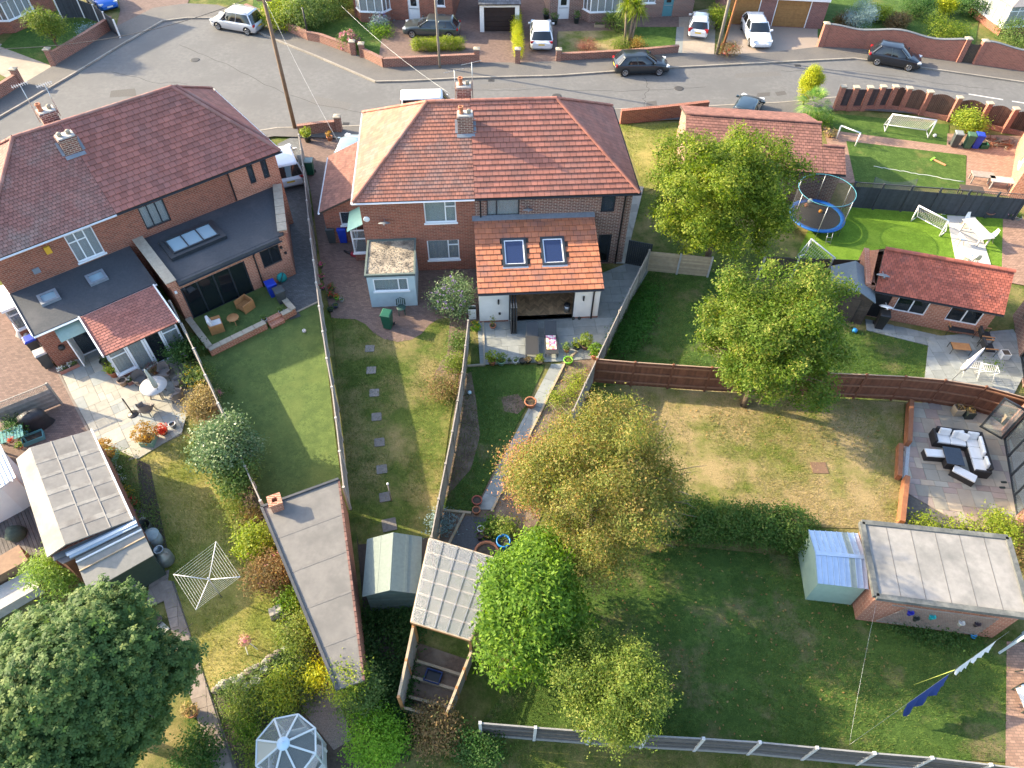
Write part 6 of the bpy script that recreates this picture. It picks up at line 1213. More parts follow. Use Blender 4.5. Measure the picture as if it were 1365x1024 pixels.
shrub('pale green rounded shrub near the narrow end of the garage', (402,846), .85, 1.3, 4000, .09, lf_olive, 41, gap=.25)
shrub('arching light green shrub in front of the felt-roofed garage gable', (72,757), 1.0, 1.9, 4600, .16, leafmat('leaf_willow', (.10,.19,.03), (.17,.27,.05), (.24,.34,.07), (.3,.38,.1)), 42, aspect=.25, up=.9)
shrub('round speckled shrub on the stepping-stone lawn', (590,515), .75, .95, 3400, .085, leafmat('leaf_speckle', (.09,.12,.03), (.16,.18,.05), (.27,.2,.09), (.3,.12,.1)), 43)
shrub('small olive shrub above the speckled shrub by the panel fence', (606,482), .48, .8, 1500, .09, lf_olive, 44); shrub('loose green plants by the fence below the buddleia', (612,455), .5, .7, 1400, .1, lf_mid, 45)
shrub('low brown seedheads in the bed beside the artificial lawn fence', (336,690), .5, .5, 800, .1, lf_brown, 46, gap=.4)
shrub('bright green clipped dome at the bottom of the ivy bed', (500,985), 1.1, 1.5, 6500, .09, leafmat('leaf_bright', (.07,.17,.012), (.12,.25,.02), (.17,.33,.03), (.23,.4,.04)), 47, gap=.05)
shrub('yellowing leafy clump next to the clipped dome', (580,975), .9, 1.1, 3600, .1, lf_brown, 48, gap=.2, bias=.1); shrub('ivy mound between the shelter and the bottom fence', (640,1000), .8, 1.0, 3000, .1, lf_ivy, 49)
shrub('dark shrub under the maple beside the paved path', (262,1000), .8, .9, 3000, .1, lf_ivy, 50); shrub('sprawling sage green plants at the corner of the rockery', (322,944), .6, .5, 2000, .08, lf_olive, 51)
shrub('yellow-green leafy plants beside the summerhouse', (370,925), .8, .8, 3200, .1, lf_yellow, 52, gap=.2); shrub('mixed rockery planting along the lawn edge', (390,895), .8, .55, 2600, .08, lf_mid, 53, gap=.25); shrub('bright clump by the summerhouse corner', (330,975), .4, .5, 1200, .08, lf_vivid, 54); shrub('golden shrub in a terracotta pot by the garage end', (424,902), .5, .9, 1700, .09, lf_gold, 55)
shrub('rambling climber over the narrow garage end', (462,905), .6, .9, 2600, .09, lf_yellow, 56, zc=2.1, gap=.3); shrub('tall ivy covering the narrow end wall of the long garage', (480,925), .8, 2.2, 6000, .09, lf_mid, 58)
shrub('loose olive growth by the rockery path end', (345,1005), .6, .6, 1500, .09, lf_olive, 57)
def cover(label, pts, n, size, m, seed, h=.25, name='ground_cover', **kw):
    """low creeping plants over an area"""
    q = [(p.x,p.y) for p in PP(pts)]; c = cen(q); t = thing(name, label, 'plants', c); t['kind'] = 'stuff'; x0, x1 = min(p[0] for p in q), max(p[0] for p in q); y0, y1 = min(p[1] for p in q), max(p[1] for p in q); bl = []; rg = random.Random(seed)
    while len(bl) < 60:
        x, y = rg.uniform(x0,x1), rg.uniform(y0,y1); ins = False; j = len(q)-1
        for i in range(len(q)):
            if (q[i][1] > y) != (q[j][1] > y) and x < (q[j][0]-q[i][0])*(y-q[i][1])/(q[j][1]-q[i][1])+q[i][0]: ins = not ins
            j = i
        if ins: s = rg.uniform(.25,.5); bl.append((x-c.x,y-c.y,h*rg.uniform(.2,.6),s,s,h*rg.uniform(.6,1.2)))
    foliage(t, bl, n, size, m, seed, name='leaves', low=.1, **kw); return t
cover('dark ivy filling the strip between the garage and the shelter', [(490,805),(553,810),(545,860),(535,940),(545,1000),(500,960),(490,880)], 12000, .12, lf_ivy, 61)
cover('creeping green ivy along the patio fence on the shaded lawn', [(866,385),(880,400),(845,470),(812,476),(835,420)], 9000, .1, leafmat('leaf_creeper', (.03,.10,.015), (.05,.14,.02), (.07,.18,.03), (.1,.2,.04)), 62, h=.3)
cover('weedy planting in the soil bed beside the timber path edge', [(765,495),(792,490),(775,560),(735,600),(728,560)], 2200, .08, lf_olive, 63, h=.25)
cover('rockery plants and edging flowers below the lawn', [(300,915),(350,890),(395,880),(430,925),(380,960),(310,960)], 8000, .075, lf_mid, 64, h=.3)
cover('bedding flowers beside the felt-roofed garage', [(150,618),(166,614),(212,700),(200,720),(176,680)], 2600, .08, lf_mid, 65, h=.35)
cover('low planting under the artificial lawn fence', [(300,640),(330,680),(360,745),(335,745),(310,690)], 2600, .09, lf_olive, 66)
cover('grass tufts at the foot of the orange brick garage', [(1195,830),(1230,838),(1300,850),(1295,862),(1200,842)], 2000, .1, lf_ivy, 67); cover('weeds along the pale felt garage and rose paving', [(1212,703),(1260,700),(1300,708),(1295,716),(1215,712)], 1600, .12, lf_yellow, 68, h=.3)
shrub('domed yellow-green shrub beside the pale felt garage', (1335,708), .8, 1.1, 3200, .1, lf_yellow, 69); shrub('browning low hedge at the garage corner', (1360,735), .7, .9, 2200, .1, lf_brown, 70, bias=.2)
shrub('small olive tuft in the soil bed by the path', (742,530), .35, .45, 600, .08, lf_yellow, 71); shrub('silvery shrub behind the shelter in the corner bed', (590,697), .5, .6, 900, .12, lf_blue, 72, aspect=.3); shrub('strawberry-like clump beside the gravel corner', (653,702), .35, .35, 500, .14, lf_vivid, 73); shrub('pale green bush at the foot of the laurel', (672,705), .42, .8, 1200, .1, lf_olive, 74)
for i, (x, y, l) in enumerate(((762,520,'first'),(768,505,'upper'))): shrub(f'{l} small green sapling in the bed by the patio fence', (x,y), .28, .6, 500, .08, lf_yellow, 75+i)
# planting across the street and at the road
hedge('big clipped hedge behind the low brick wall', [(455,10),(432,25),(412,38)], 3.2, 2.6, 16000, .16, lf_mid, 81, per=10, gap=.05, bias=.1); shrub('loose sunny shrub overgrowing the garden by the telegraph pole', (378,20), 2.2, 1.8, 7000, .18, lf_yellow, 82, gap=.2)
shrub('pink hydrangea behind the brick pier', (465,53), 1.0, 1.3, 2600, .13, lf_mid, 83, flowers=(fl_pink,900,.16,8)); hedge('clipped yellow-green box hedge behind the low wall', [(556,68),(613,66)], .8, 1.0, 15000, .075, lf_yellow, 84, per=10, gap=.0, clump=.1)
hedge('tall narrow golden hedge between two drives', [(691,78),(687,30)], .75, 1.4, 17000, .08, lf_gold, 85, per=10, gap=.0, clump=.1); shrub('lavender bush by the brick bay', (505,28), .9, .9, 1500, .12, lf_blue, 86, flowers=(fl_purple,200,.1,4)); shrub('bright green border plants on the front lawn', (508,42), 1.0, .6, 1600, .12, lf_vivid, 87)
shrub('round green bush beside the white bay window', (822,28), 1.2, 1.5, 3200, .13, lf_mid, 88); shrub('clipped russet heather on the palm lawn', (783,62), .9, .7, 2400, .08, leafmat('leaf_russet', (.16,.07,.05), (.25,.11,.08), (.32,.15,.11)), 89); shrub('low green shrub at the palm feet', (828,60), .9, .7, 1800, .1, lf_olive, 90); shrub('orange flowering plant below the palms', (850,60), .8, .5, 1200, .1, lf_orange, 91)
shrub('red-flowered bush beside the twin poles', (972,66), .8, 1.2, 2200, .1, lf_brown, 92, flowers=(fl_red,160,.1,3)); shrub('tall thicket behind the rusty pole', (958,20), .9, 2.4, 2600, .14, lf_yellow, 93, gap=.3)
t = shrub('blue spruce behind the wavy brick wall', (1148,22), 1.3, 2.6, 7000, .12, lf_blue, 94, lob=7, aspect=.25, cat='tree', name='spruce_tree')
for i, (x, y, r, h, m, l) in enumerate(((1170,18,1.1,1.3,lf_yellow,'yellow-green bush beside the blue spruce'),(1195,28,1.0,1.0,lf_brown,'browning border bush behind the wall'),(1262,40,1.9,1.4,lf_lime,'wide lime bush behind the wavy wall'),(1228,8,1.6,1.8,lf_ivy,'dark evergreen at the back of the far garden'),(1262,5,1.0,1.8,lf_gold,'golden conifer at the back of the far garden'),(1300,8,1.6,1.8,lf_ivy,'dark evergreen beside the white conservatory'),(1358,45,1.9,2.4,lf_mid,'large round bush beyond the white conservatory'),(1128,28,.8,1.0,lf_brown,'spent flowering shrub by the garage side wall'))): shrub(l, (x,y), r, h, 3800, .14, m, 100+i)
tree('standard_tree', 'bushy standard tree on the shaded front lawn by the bay window', (62,32), 2.4, 1.35, 1.1, 5000, .15, lf_olive, 110, r=.08, gap=.15); shrub('blue-grey low shrub near the slate fence', (118,42), .8, .6, 1100, .12, lf_blue, 111)
shrub('golden upright conifer at the corner of the road', (1080,112), .85, 3.4, 16000, .085, lf_gold, 112, lob=3, clump=.1, gap=0); shrub('orange climbing shrub on the end of the tiled garage', (920,178), .7, 1.8, 2200, .12, lf_orange, 113, gap=.35); tree('standard_tree', 'tiny round-headed tree on the yellow lawn beside the central house', (886,203), 1.1, .55, .4, 1800, .09, lf_tan, 114, r=.035, lob=4); shrub('green shrub overhanging the porch tiles of the garage', (1092,158), .9, 1.0, 1800, .14, lf_vivid, 115)
shrub('leafy laurel in the corner garden behind the bins', (1296,160), 1.1, 2.0, 3200, .16, lf_yellow, 116, gap=.25)
def palm(label, px, h, stems, seed, fan=False, nl=60, ll=.9, m=None):
    p = P(*px); t = thing('palm_tree', label, 'tree', p); rg = random.Random(seed); r = np.random.default_rng(seed)
    for i in range(stems):
        dx, dy = rg.uniform(-.35,.35)*(stems > 1), rg.uniform(-.2,.2)*(stems > 1); hh = h*rg.uniform(.85,1.05); tx, ty = dx*2.4, dy*2.4; mb = MB(); mb.tube([(dx,dy,-.05),((dx+tx)/2,(dy+ty)/2,hh*.5),(tx,ty,hh)],[.11,.09,.08],8); mb.build('trunk', bark_grey, t)
        Q, C_ = [], []
        for k in range(nl):
            a, e_ = rg.uniform(0,6.28), rg.uniform(-.5,1.3); d = np.array([math.cos(a)*math.cos(e_),math.sin(a)*math.cos(e_),math.sin(e_)]); o_ = np.array([tx,ty,hh]); sd = np.array([-math.sin(a),math.cos(a),0]); L = ll*rg.uniform(.75,1.1)
            if fan:
                st = o_+d*L*.6
                for j in range(9): b = (j-4)*.28; dd = d*math.cos(b)+sd*math.sin(b); ee = st+dd*L*.55-np.array([0,0,.12*L]); Q.append([st,st+dd*L*.3+sd*.03,ee,st+dd*L*.3-sd*.03]); C_.append(rg.random())
            else: md = o_+d*L*.55; ee = o_+d*L-np.array([0,0,.3*L*(1.2-e_*.5)]); Q.append([o_,md+sd*.035,ee,md-sd*.035]); C_.append(rg.random())
        quads('fronds', np.array(Q), np.array(C_), m or lf_yellow, t)
palm('three-stemmed cordyline palm in front of the white bay window', (836,63), 3.2, 3, 5, nl=150, ll=1.1); palm('bushy fan palm beside the golden conifer at the corner', (1074,170), 1.8, 1, 6, fan=True, nl=70, ll=1.25, m=leafmat('leaf_palm', (.08,.18,.04), (.14,.26,.06), (.22,.33,.09), (.32,.36,.12)))

# ------------------------------------------------------------------ grass blades and fallen leaves on the lawns
def inpoly(q, X, Y):
    ins = np.zeros(len(X), bool); j = len(q)-1
    for i in range(len(q)):
        c_ = ((q[i][1] > Y) != (q[j][1] > Y)) & (X < (q[j][0]-q[i][0])*(Y-q[i][1])/(q[j][1]-q[i][1]+1e-9)+q[i][0]); ins ^= c_; j = i
    return ins
def blades(label, pts, dens, m, seed, h=.06, w=.02, name='lawn_grass'):
    q = [(p.x,p.y) for p in PP(pts)]; r = np.random.default_rng(seed); x0, x1 = min(p[0] for p in q), max(p[0] for p in q); y0, y1 = min(p[1] for p in q), max(p[1] for p in q); n = int((x1-x0)*(y1-y0)*dens); X, Y = r.uniform(x0,x1,n), r.uniform(y0,y1,n); k = inpoly(q, X, Y)
    pp = np.stack((X,Y,np.zeros(n)),1); k &= vnoise(pp, 1.1, seed)+.6*vnoise(pp, 3.7, seed+2)+r.normal(size=n)*.45 > -.25; X, Y = X[k], Y[k]; pp = pp[k]; n = len(X); a = r.uniform(0,6.28,n); hh = h*r.uniform(.5,1.4,n); le = r.uniform(.3,1.2,n)*hh; b = r.uniform(0,6.28,n)
    z = np.full(n,.008); B = np.stack((X,Y,z),1); sd = np.stack((np.cos(a),np.sin(a),0*a),1)*w*.5; tp = B+np.stack((np.cos(b)*le,np.sin(b)*le,hh),1); V = np.stack((B-sd,B+sd,tp+sd*.3,tp-sd*.3),1)
    rn = np.clip(.5+.35*vnoise(pp,.9,seed+1)+r.normal(size=n)*.22,0,1); t = quads(name, V, rn, m, None); tag(t, label, 'grass', kind='stuff'); return t
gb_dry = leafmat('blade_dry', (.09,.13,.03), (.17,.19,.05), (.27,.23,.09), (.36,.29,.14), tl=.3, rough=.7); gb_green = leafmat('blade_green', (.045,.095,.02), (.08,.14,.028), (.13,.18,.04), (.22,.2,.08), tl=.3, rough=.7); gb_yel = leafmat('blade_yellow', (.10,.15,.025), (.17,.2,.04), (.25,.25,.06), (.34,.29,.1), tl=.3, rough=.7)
blades('parched grass of the dry lawn', [(788,516),(850,512),(1205,537),(1200,706),(1060,702),(860,650),(780,590)], 420, gb_dry, 1); blades('shaded grass of the lawn with the washing lines', [(640,965),(690,900),(740,780),(900,727),(1060,742),(1150,822),(1345,855),(1340,1016),(1000,1000)], 420, gb_green, 2); blades('striped grass around the stepping stones', [(442,424),(475,426),(512,452),(548,453),(585,425),(600,424),(623,437),(600,560),(578,716),(478,726),(463,640)], 420, leafmat('blade_mixed', (.05,.095,.02), (.09,.14,.03), (.17,.18,.05), (.3,.25,.1), tl=.3, rough=.7), 3); blades('thin grass of the extension garden', [(622,489),(727,486),(700,545),(630,682),(588,680),(608,560)], 420, gb_green, 4); blades('yellowing grass under the rotary line', [(170,613),(243,577),(300,620),(345,720),(372,800),(384,862),(345,885),(285,925),(262,900),(225,790),(205,700)], 420, gb_yel, 5); blades('shaded grass behind the closeboard fence', [(858,362),(950,362),(1145,440),(1240,452),(1233,506),(940,490),(798,478)], 380, gb_green, 6); blades('rough grass along the bottom fence foot', [(560,985),(640,985),(1000,1010),(1400,1040),(1400,1080),(560,1080)], 380, gb_green, 7); blades('sunny grass beside the central house', [(826,166),(925,163),(912,205),(905,240),(860,255)], 200, gb_yel, 8, .06, .03)
def litter(label, pts, n, m, seed, size=.07):
    q = [(p.x,p.y) for p in PP(pts)]; r = np.random.default_rng(seed); x0, x1 = min(p[0] for p in q), max(p[0] for p in q); y0, y1 = min(p[1] for p in q), max(p[1] for p in q); X, Y = r.uniform(x0,x1,n*3), r.uniform(y0,y1,n*3); k = inpoly(q, X, Y); X, Y = X[k][:n], Y[k][:n]; n = len(X); a = r.uniform(0,6.28,n); s = (size*r.uniform(.5,1.3,n))[:,None]; C_ = np.stack((X,Y,np.full(n,.045)),1); T_ = np.stack((np.cos(a),np.sin(a),r.normal(size=n)*.3),1)*s; S_2 = np.stack((-np.sin(a),np.cos(a),r.normal(size=n)*.3),1)*s*.6
    t = quads('fallen_leaves', np.stack((C_-T_,C_+S_2,C_+T_,C_-S_2),1), r.random(n), m, None); tag(t, label, 'leaves', kind='stuff')
lf_fall = leafmat('leaf_fallen', (.2,.11,.05), (.32,.2,.08), (.4,.28,.13)); litter('fallen leaves scattered over the shaded lawn', [(700,900),(760,780),(900,727),(1060,742),(1150,822),(1200,900),(1000,990)], 420, lf_fall, 1, .05); litter('fallen leaves under the round tree', [(900,520),(1150,530),(1190,600),(950,600)], 200, lf_fall, 2, .05); litter('dead leaves on the soil bed', [(752,490),(790,490),(770,560),(700,740),(660,690),(690,600)], 420, lf_fall, 3, .05)
# ------------------------------------------------------------------ houses across the street
def front(label, a, b, h, m, ops, depth=8, roofm=tile_brown):
    """house front from pixel a (left foot) to pixel b (right foot), facing the road"""
    A, B = P(*a), P(*b); d = B-A; L = d.length; t = thing('street_house', label, 'house', A, math.atan2(d.y,d.x)); mb = MB(); wall(mb, (0,0), (L,0), 0, h, .25, ops); wall(mb, (L,0), (L,depth), 0, h); wall(mb, (L,depth), (0,depth), 0, h); wall(mb, (0,depth), (0,0), 0, h); mb.build('wall', m, t)
    for z0, s in ((-.4,1),): roofplane(t, [(-.3,-.35,h-.05),(L+.3,-.35,h-.05),(L+.3,depth/2,h+2.6),(-.3,depth/2,h+2.6)], roofm, .33, .33, wood_dark, seed=31); roofplane(t, [(-.3,depth+.35,h-.05),(-.3,depth/2,h+2.6),(L+.3,depth/2,h+2.6),(L+.3,depth+.35,h-.05)], roofm, .33, .33, wood_dark, seed=32)
    return t, L
def bay(t, u0, u1, y, z0, z1, base):
    mb = MB(); q = [(u0,0),(u0+.5,-y),(u1-.5,-y),(u1,0)]; mb.prism(q, 0, z0); mb.build('bay_base', base, t)
    for i in range(3):
        L = math.dist(q[i],q[i+1]); window(t, q[i], q[i+1], 0, L, z0, z1, upvc, glass_clear, tuple(k/max(1,round(L/.6)) for k in range(1,max(1,round(L/.6)))), inset=0, blind=curtain_white if i == 1 else None)
    mb = MB(); mb.prism([(u0-.1,0),(u0+.45,-y-.12),(u1-.45,-y-.12),(u1+.1,0)], z1, z1+.15); mb.build('bay_roof', lead, t)
def door(t, u0, u1, z1, m, L):
    mb = MB(); mb.box(u0,u1,.06,.12,.05,z1); d = mb.build('front_door', m, t); mb = MB(); mb.box(u0+.25,u1-.25,.045,.058,1.2,z1-.25); mb.build('door_glass', glass_dark, d); mb = MB(); mb.box(u0+.1,u1-.1,.03,.058,.95,1.0); mb.build('letter_plate', galv, d)
t, L = front('corner house with white bow window above the shaded front lawn', (-45,66), (76,14), 5, brick_warm, []); bay(t, L-5.2, L-1.9, .8, 1.0, 2.4, brick_warm)
t, L = front('brick house with white bay and white door behind the grey estate car', (474,24), (604,30), 5, brick_warm, [(4.7,5.7,.05,2.1),(7.2,7.9,1.3,2.2)]); bay(t, .2, 3.2, .8, .9, 2.3, brick_warm); door(t, 4.7, 5.7, 2.1, white_paint, L); window(t, (0,0), (L,0), 7.2, 7.9, 1.3, 2.2, upvc, glass, ())
a = P(640,43); t = thing('street_garage', 'white fronted garage with dark panelled door and tiled canopy', 'garage', a, R_(3)); mb = MB()
for q in ((0,.35),(2.95,3.3)): mb.box(*q,0,.3,0,2.3)
mb.box(.35,2.95,0,.3,2.0,2.3); mb.build('door_surround', white_paint, t); mb = MB(); mb.box(.0,3.3,.3,5.5,0,2.28); mb.build('wall', brick_warm, t)
for k in range(5): mb = MB(); mb.box(.36,2.94,.12,.2,.03+k*.39,.4+k*.39); mb.build('door_panel', mat('door_dark', (.035,.022,.02), (.025,.016,.015), 5), t)
roofplane(t, [(-.1,-.25,2.32),(3.4,-.25,2.32),(3.4,1.2,2.9),(-.1,1.2,2.9)], mat('tile_slate', (.12,.125,.14), (.09,.095,.105), 3, rnd=.2), .3, .3, wood_dark, name='canopy_roof')
t, L = front('brick pair with white bay, white door and teal door behind the palm lawn', (732,27), (922,22), 5, brick_dark, [(.7,1.7,.05,2.1),(8.0,9.2,1.2,2.3),(9.95,10.85,.05,2.1)]); door(t, .7, 1.7, 2.1, white_paint, L); door(t, 9.95, 10.85, 2.1, mat('door_teal', (.10,.26,.29), (.08,.22,.25), 4, rough=.4), L); bay(t, 2.9, 6.4, .8, .9, 2.5, brick_dark); window(t, (0,0), (L,0), 8.0, 9.2, 1.2, 2.3, upvc, glass_clear, (.5,), blind=curtain_white)
t, L = front('brick double garage block with two oak-coloured doors', (960,32), (1094,39), 2.9, mat('brick_plum', (.27,.115,.095), (.2,.085,.075), 4, brick=(.225,.075,(.3,.22,.2))), [(.3,3.0,.03,2.2),(4.3,7.2,.03,2.2)], 6, tile_brown)
for u in (.3,4.3):
    for k in range(6): mb = MB(); mb.box(u+.06,u+(2.7 if u < 1 else 2.9)-.06,.06,.1,.04+k*.355,.385+k*.355); mb.build('garage_door_panel', mat('door_oak', (.32,.17,.06), (.24,.125,.045), 5), t)
    for x in (u,u+(2.64 if u < 1 else 2.84)): mb = MB(); mb.box(x,x+.06,-.02,.12,.03,2.2); mb.build('door_frame', upvc, t)
mb = MB(); mb.box(0,L,-.3,-.002,2.3,2.55); mb.build('fascia', upvc, t)
a, b = P(1290,18), P(1330,48); t = thing('white_conservatory', 'white framed conservatory with brick base beyond the tall red wall', 'conservatory', a, math.atan2((b-a).y,(b-a).x)); L = (b-a).length
for p, q in (((0,0),(L,0)),((L,0),(L,5)),((L,5),(0,5)),((0,5),(0,0))):
    l = math.dist(p,q); mb = MB(); wall(mb, p, q, 0, .7, .2); mb.build('dwarf_wall', brick_warm, t); n = max(2,int(l/.8)); window(t, p, q, 0, l, .7, 2.4, upvc, glass_clear, tuple(k/n for k in range(1,n)), {k:.75 for k in range(n)}, inset=0, blind=white_paint)
mb = MB(); mb.slab([(-.2,-.2,2.42),(L+.2,-.2,2.42),(L*.6,2.5,3.3),(L*.4,2.5,3.3)],.06); mb.slab([(L+.2,-.2,2.42),(L+.2,5.2,2.42),(L*.6,2.5,3.3)],.06); mb.slab([(-.2,-.2,2.42),(L*.4,2.5,3.3),(-.2,5.2,2.42)],.06); mb.build('roof', mat('roof_grey', (.3,.27,.25), (.25,.22,.2), 4), t)

# ------------------------------------------------------------------ wheelie bins, pots, furniture
def T(name, label, cat, px, rz=0, z=0, group=None): p = P(*px, z) if not isinstance(px, Vector) else px; return thing(name, label, cat, p, R_(rz), group)
def wheelie(label, px, bodym, lidm, rz=0):
    t = T('wheelie_bin', label, 'bin', px, rz); mb = MB(); G = [[(x*s,y*s2,z) for x, y in ((-.24,-.27),(.24,-.27),(.24,.24),(-.24,.24))] for z, s, s2 in ((.06,.82,.8),(.5,.92,.92),(.92,1.0,1.0),(.95,1.06,1.04),(1.0,1.06,1.04))]
    mb.grid(G, close=True, smooth=False); mb.face([G[0][k] for k in (3,2,1,0)]); mb.build('body', bodym, t)
    mb = MB(); G = [[(x*s,y*s+.01,z) for x, y in ((-.27,-.31),(.27,-.31),(.27,.27),(-.27,.27))] for z, s in ((1.0,1.0),(1.045,1.0),(1.085,.8))]; mb.grid(G, close=True, smooth=False); mb.face(G[-1]); mb.build('lid', lidm, t)
    mb = MB(); mb.tube([(-.25,.31,1.0),(.25,.31,1.0)],.022,6); mb.build('handle', bodym, t)
    for s in (-1,1): mb = MB(); mb.tf = Matrix.Translation((s*.25,.22,.1)) @ Matrix.Rotation(R_(90),4,'Y'); mb.lathe([(.02,-.025),(.1,-.025),(.1,.025),(.02,.025)],n=12); mb.build('wheel', black_plastic, t)
    return t
wheelie('blue-lidded grey wheelie bin beside the left house side door', (52,470), grey_plastic, blue_plastic, 40); wheelie('grey wheelie bin with pale lid by the flower trough', (66,488), grey_plastic, mat('lid_grey', (.35,.36,.36), (.3,.31,.31), 4), 40)
wheelie('blue wheelie bin behind the grey one by the terrace wall', (366,396), blue_plastic, blue_plastic, 35); wheelie('dark grey wheelie bin in front of the blue one by the terrace wall', (377,405), grey_plastic, grey_plastic, 35)
wheelie('grey wheelie bin next to a blue one under the garage-wing window', (444,322), grey_plastic, grey_plastic, 5); wheelie('blue wheelie bin under the garage-wing window', (459,322), blue_plastic, blue_plastic, 5); wheelie('green wheelie bin standing on the curved block paving', (518,436), green_plastic, green_plastic, -10); wheelie('green wheelie bin beside the long panel fence near the road', (415,232), green_plastic, mat('lid_sage', (.3,.36,.33), (.25,.31,.28), 4), 5)
wheelie('tall grey wheelie bin at the corner garden beside the green one', (1270,195), grey_plastic, mat('lid_pale', (.2,.22,.22), (.17,.19,.19), 4), -12); wheelie('green wheelie bin between grey and blue bins in the corner garden', (1287,197), mat('bin_green', (.05,.12,.07), (.04,.1,.06), 4), MATS['bin_green'], -12); wheelie('blue wheelie bin beside the green recycling crate', (1298,197), blue_plastic, blue_plastic, -12)
wheelie('small black wheelie bin by the tiled outbuilding door', (1170,436), black_plastic, black_plastic, -15)
def crate(label, px, m, size=(.55,.38,.3), rz=0, z=0, slat=False, fill=None):
    t = T('crate', label, 'crate', px, rz, z); x, y, h = size[0]/2, size[1]/2, size[2]
    for q in ((-x,x,-y,-y+.03),(-x,x,y-.03,y),(-x,-x+.03,-y+.03,y-.03),(x-.03,x,-y+.03,y-.03)): mb = MB(); mb.box(*q,0.02,h); mb.build('side', m, t)
    mb = MB(); mb.box(-x,x,-y,y,0,.02); mb.build('base', m, t)
    if fill: mb = MB(); mb.box(-x+.04,x-.04,-y+.04,y-.04,.021,h*.6); mb.build('contents', fill, t)
    return t
crate('green recycling crate beside the blue bin', (1310,197), green_plastic); crate('dark teal crate nearest the barbecue cover', (37,574), mat('crate_teal', (.12,.3,.32), (.09,.24,.26), 4), (.9,.5,.25), 32, fill=soil_dark); crate('second teal crate beside the first, away from the cover', (46,586), MATS['crate_teal'], (.9,.5,.25), 32, fill=soil_dark); crate('dark blue tub of tools in the open timber bay', (578,905), mat('tub_navy', (.02,.04,.12), (.03,.05,.14), 5), (.6,.45,.35), -15, fill=black_plastic)
def pot(label, px, r=.2, h=.3, m=clay, plant=None, pr=.25, ph=.4, n=260, size=.09, seed=1, flowers=None, square=False, z=0, name='potted_plant', soil_=True, up=.6):
    t = T(name, label, 'plant pot', px, 0, z); mb = MB()
    if square: mb.box(-r,r,-r,r,0,h); mb.build('pot', m, t); mb = MB(); mb.box(-r+.03,r-.03,-r+.03,r-.03,h,h+.004); mb.build('soil', soil_dark, t)
    else:
        mb.lathe([(r*.68,0),(r*.74,h*.05),(r*.95,h*.8),(r*1.06,h*.82),(r*1.06,h),(r*.9,h),(r*.86,h*.75),(r*.6,h*.4)],n=18); mb.build('pot', m, t)
        if soil_: mb = MB(); mb.lathe([(0,h*.8),(r*.86,h*.8)],n=14,cap=False); mb.build('soil', soil_dark, t)
    if plant: foliage(t, [(0,0,h+ph*.5,pr,pr,ph*.55)], n, size, plant, seed, per=6, clump=.05, name='plant', low=.7, up=up)['kind'] = 'stuff'
    if flowers: foliage(t, [(0,0,h+ph*.55,pr,pr,ph*.55)], 60, .07, flowers, seed+1, per=4, clump=.03, name='flowers', low=.3)
    return t
plastic_g = mat('pot_sage', (.22,.36,.28), (.18,.3,.24), 5); lime_p = mat('pot_lime', (.25,.62,.05), (.2,.55,.04), 5, rough=.4); pot_b = mat('pot_black', (.02,.02,.022), (.03,.03,.032), 5); pot_c = mat('pot_grey', (.35,.36,.36), (.28,.29,.29), 5)
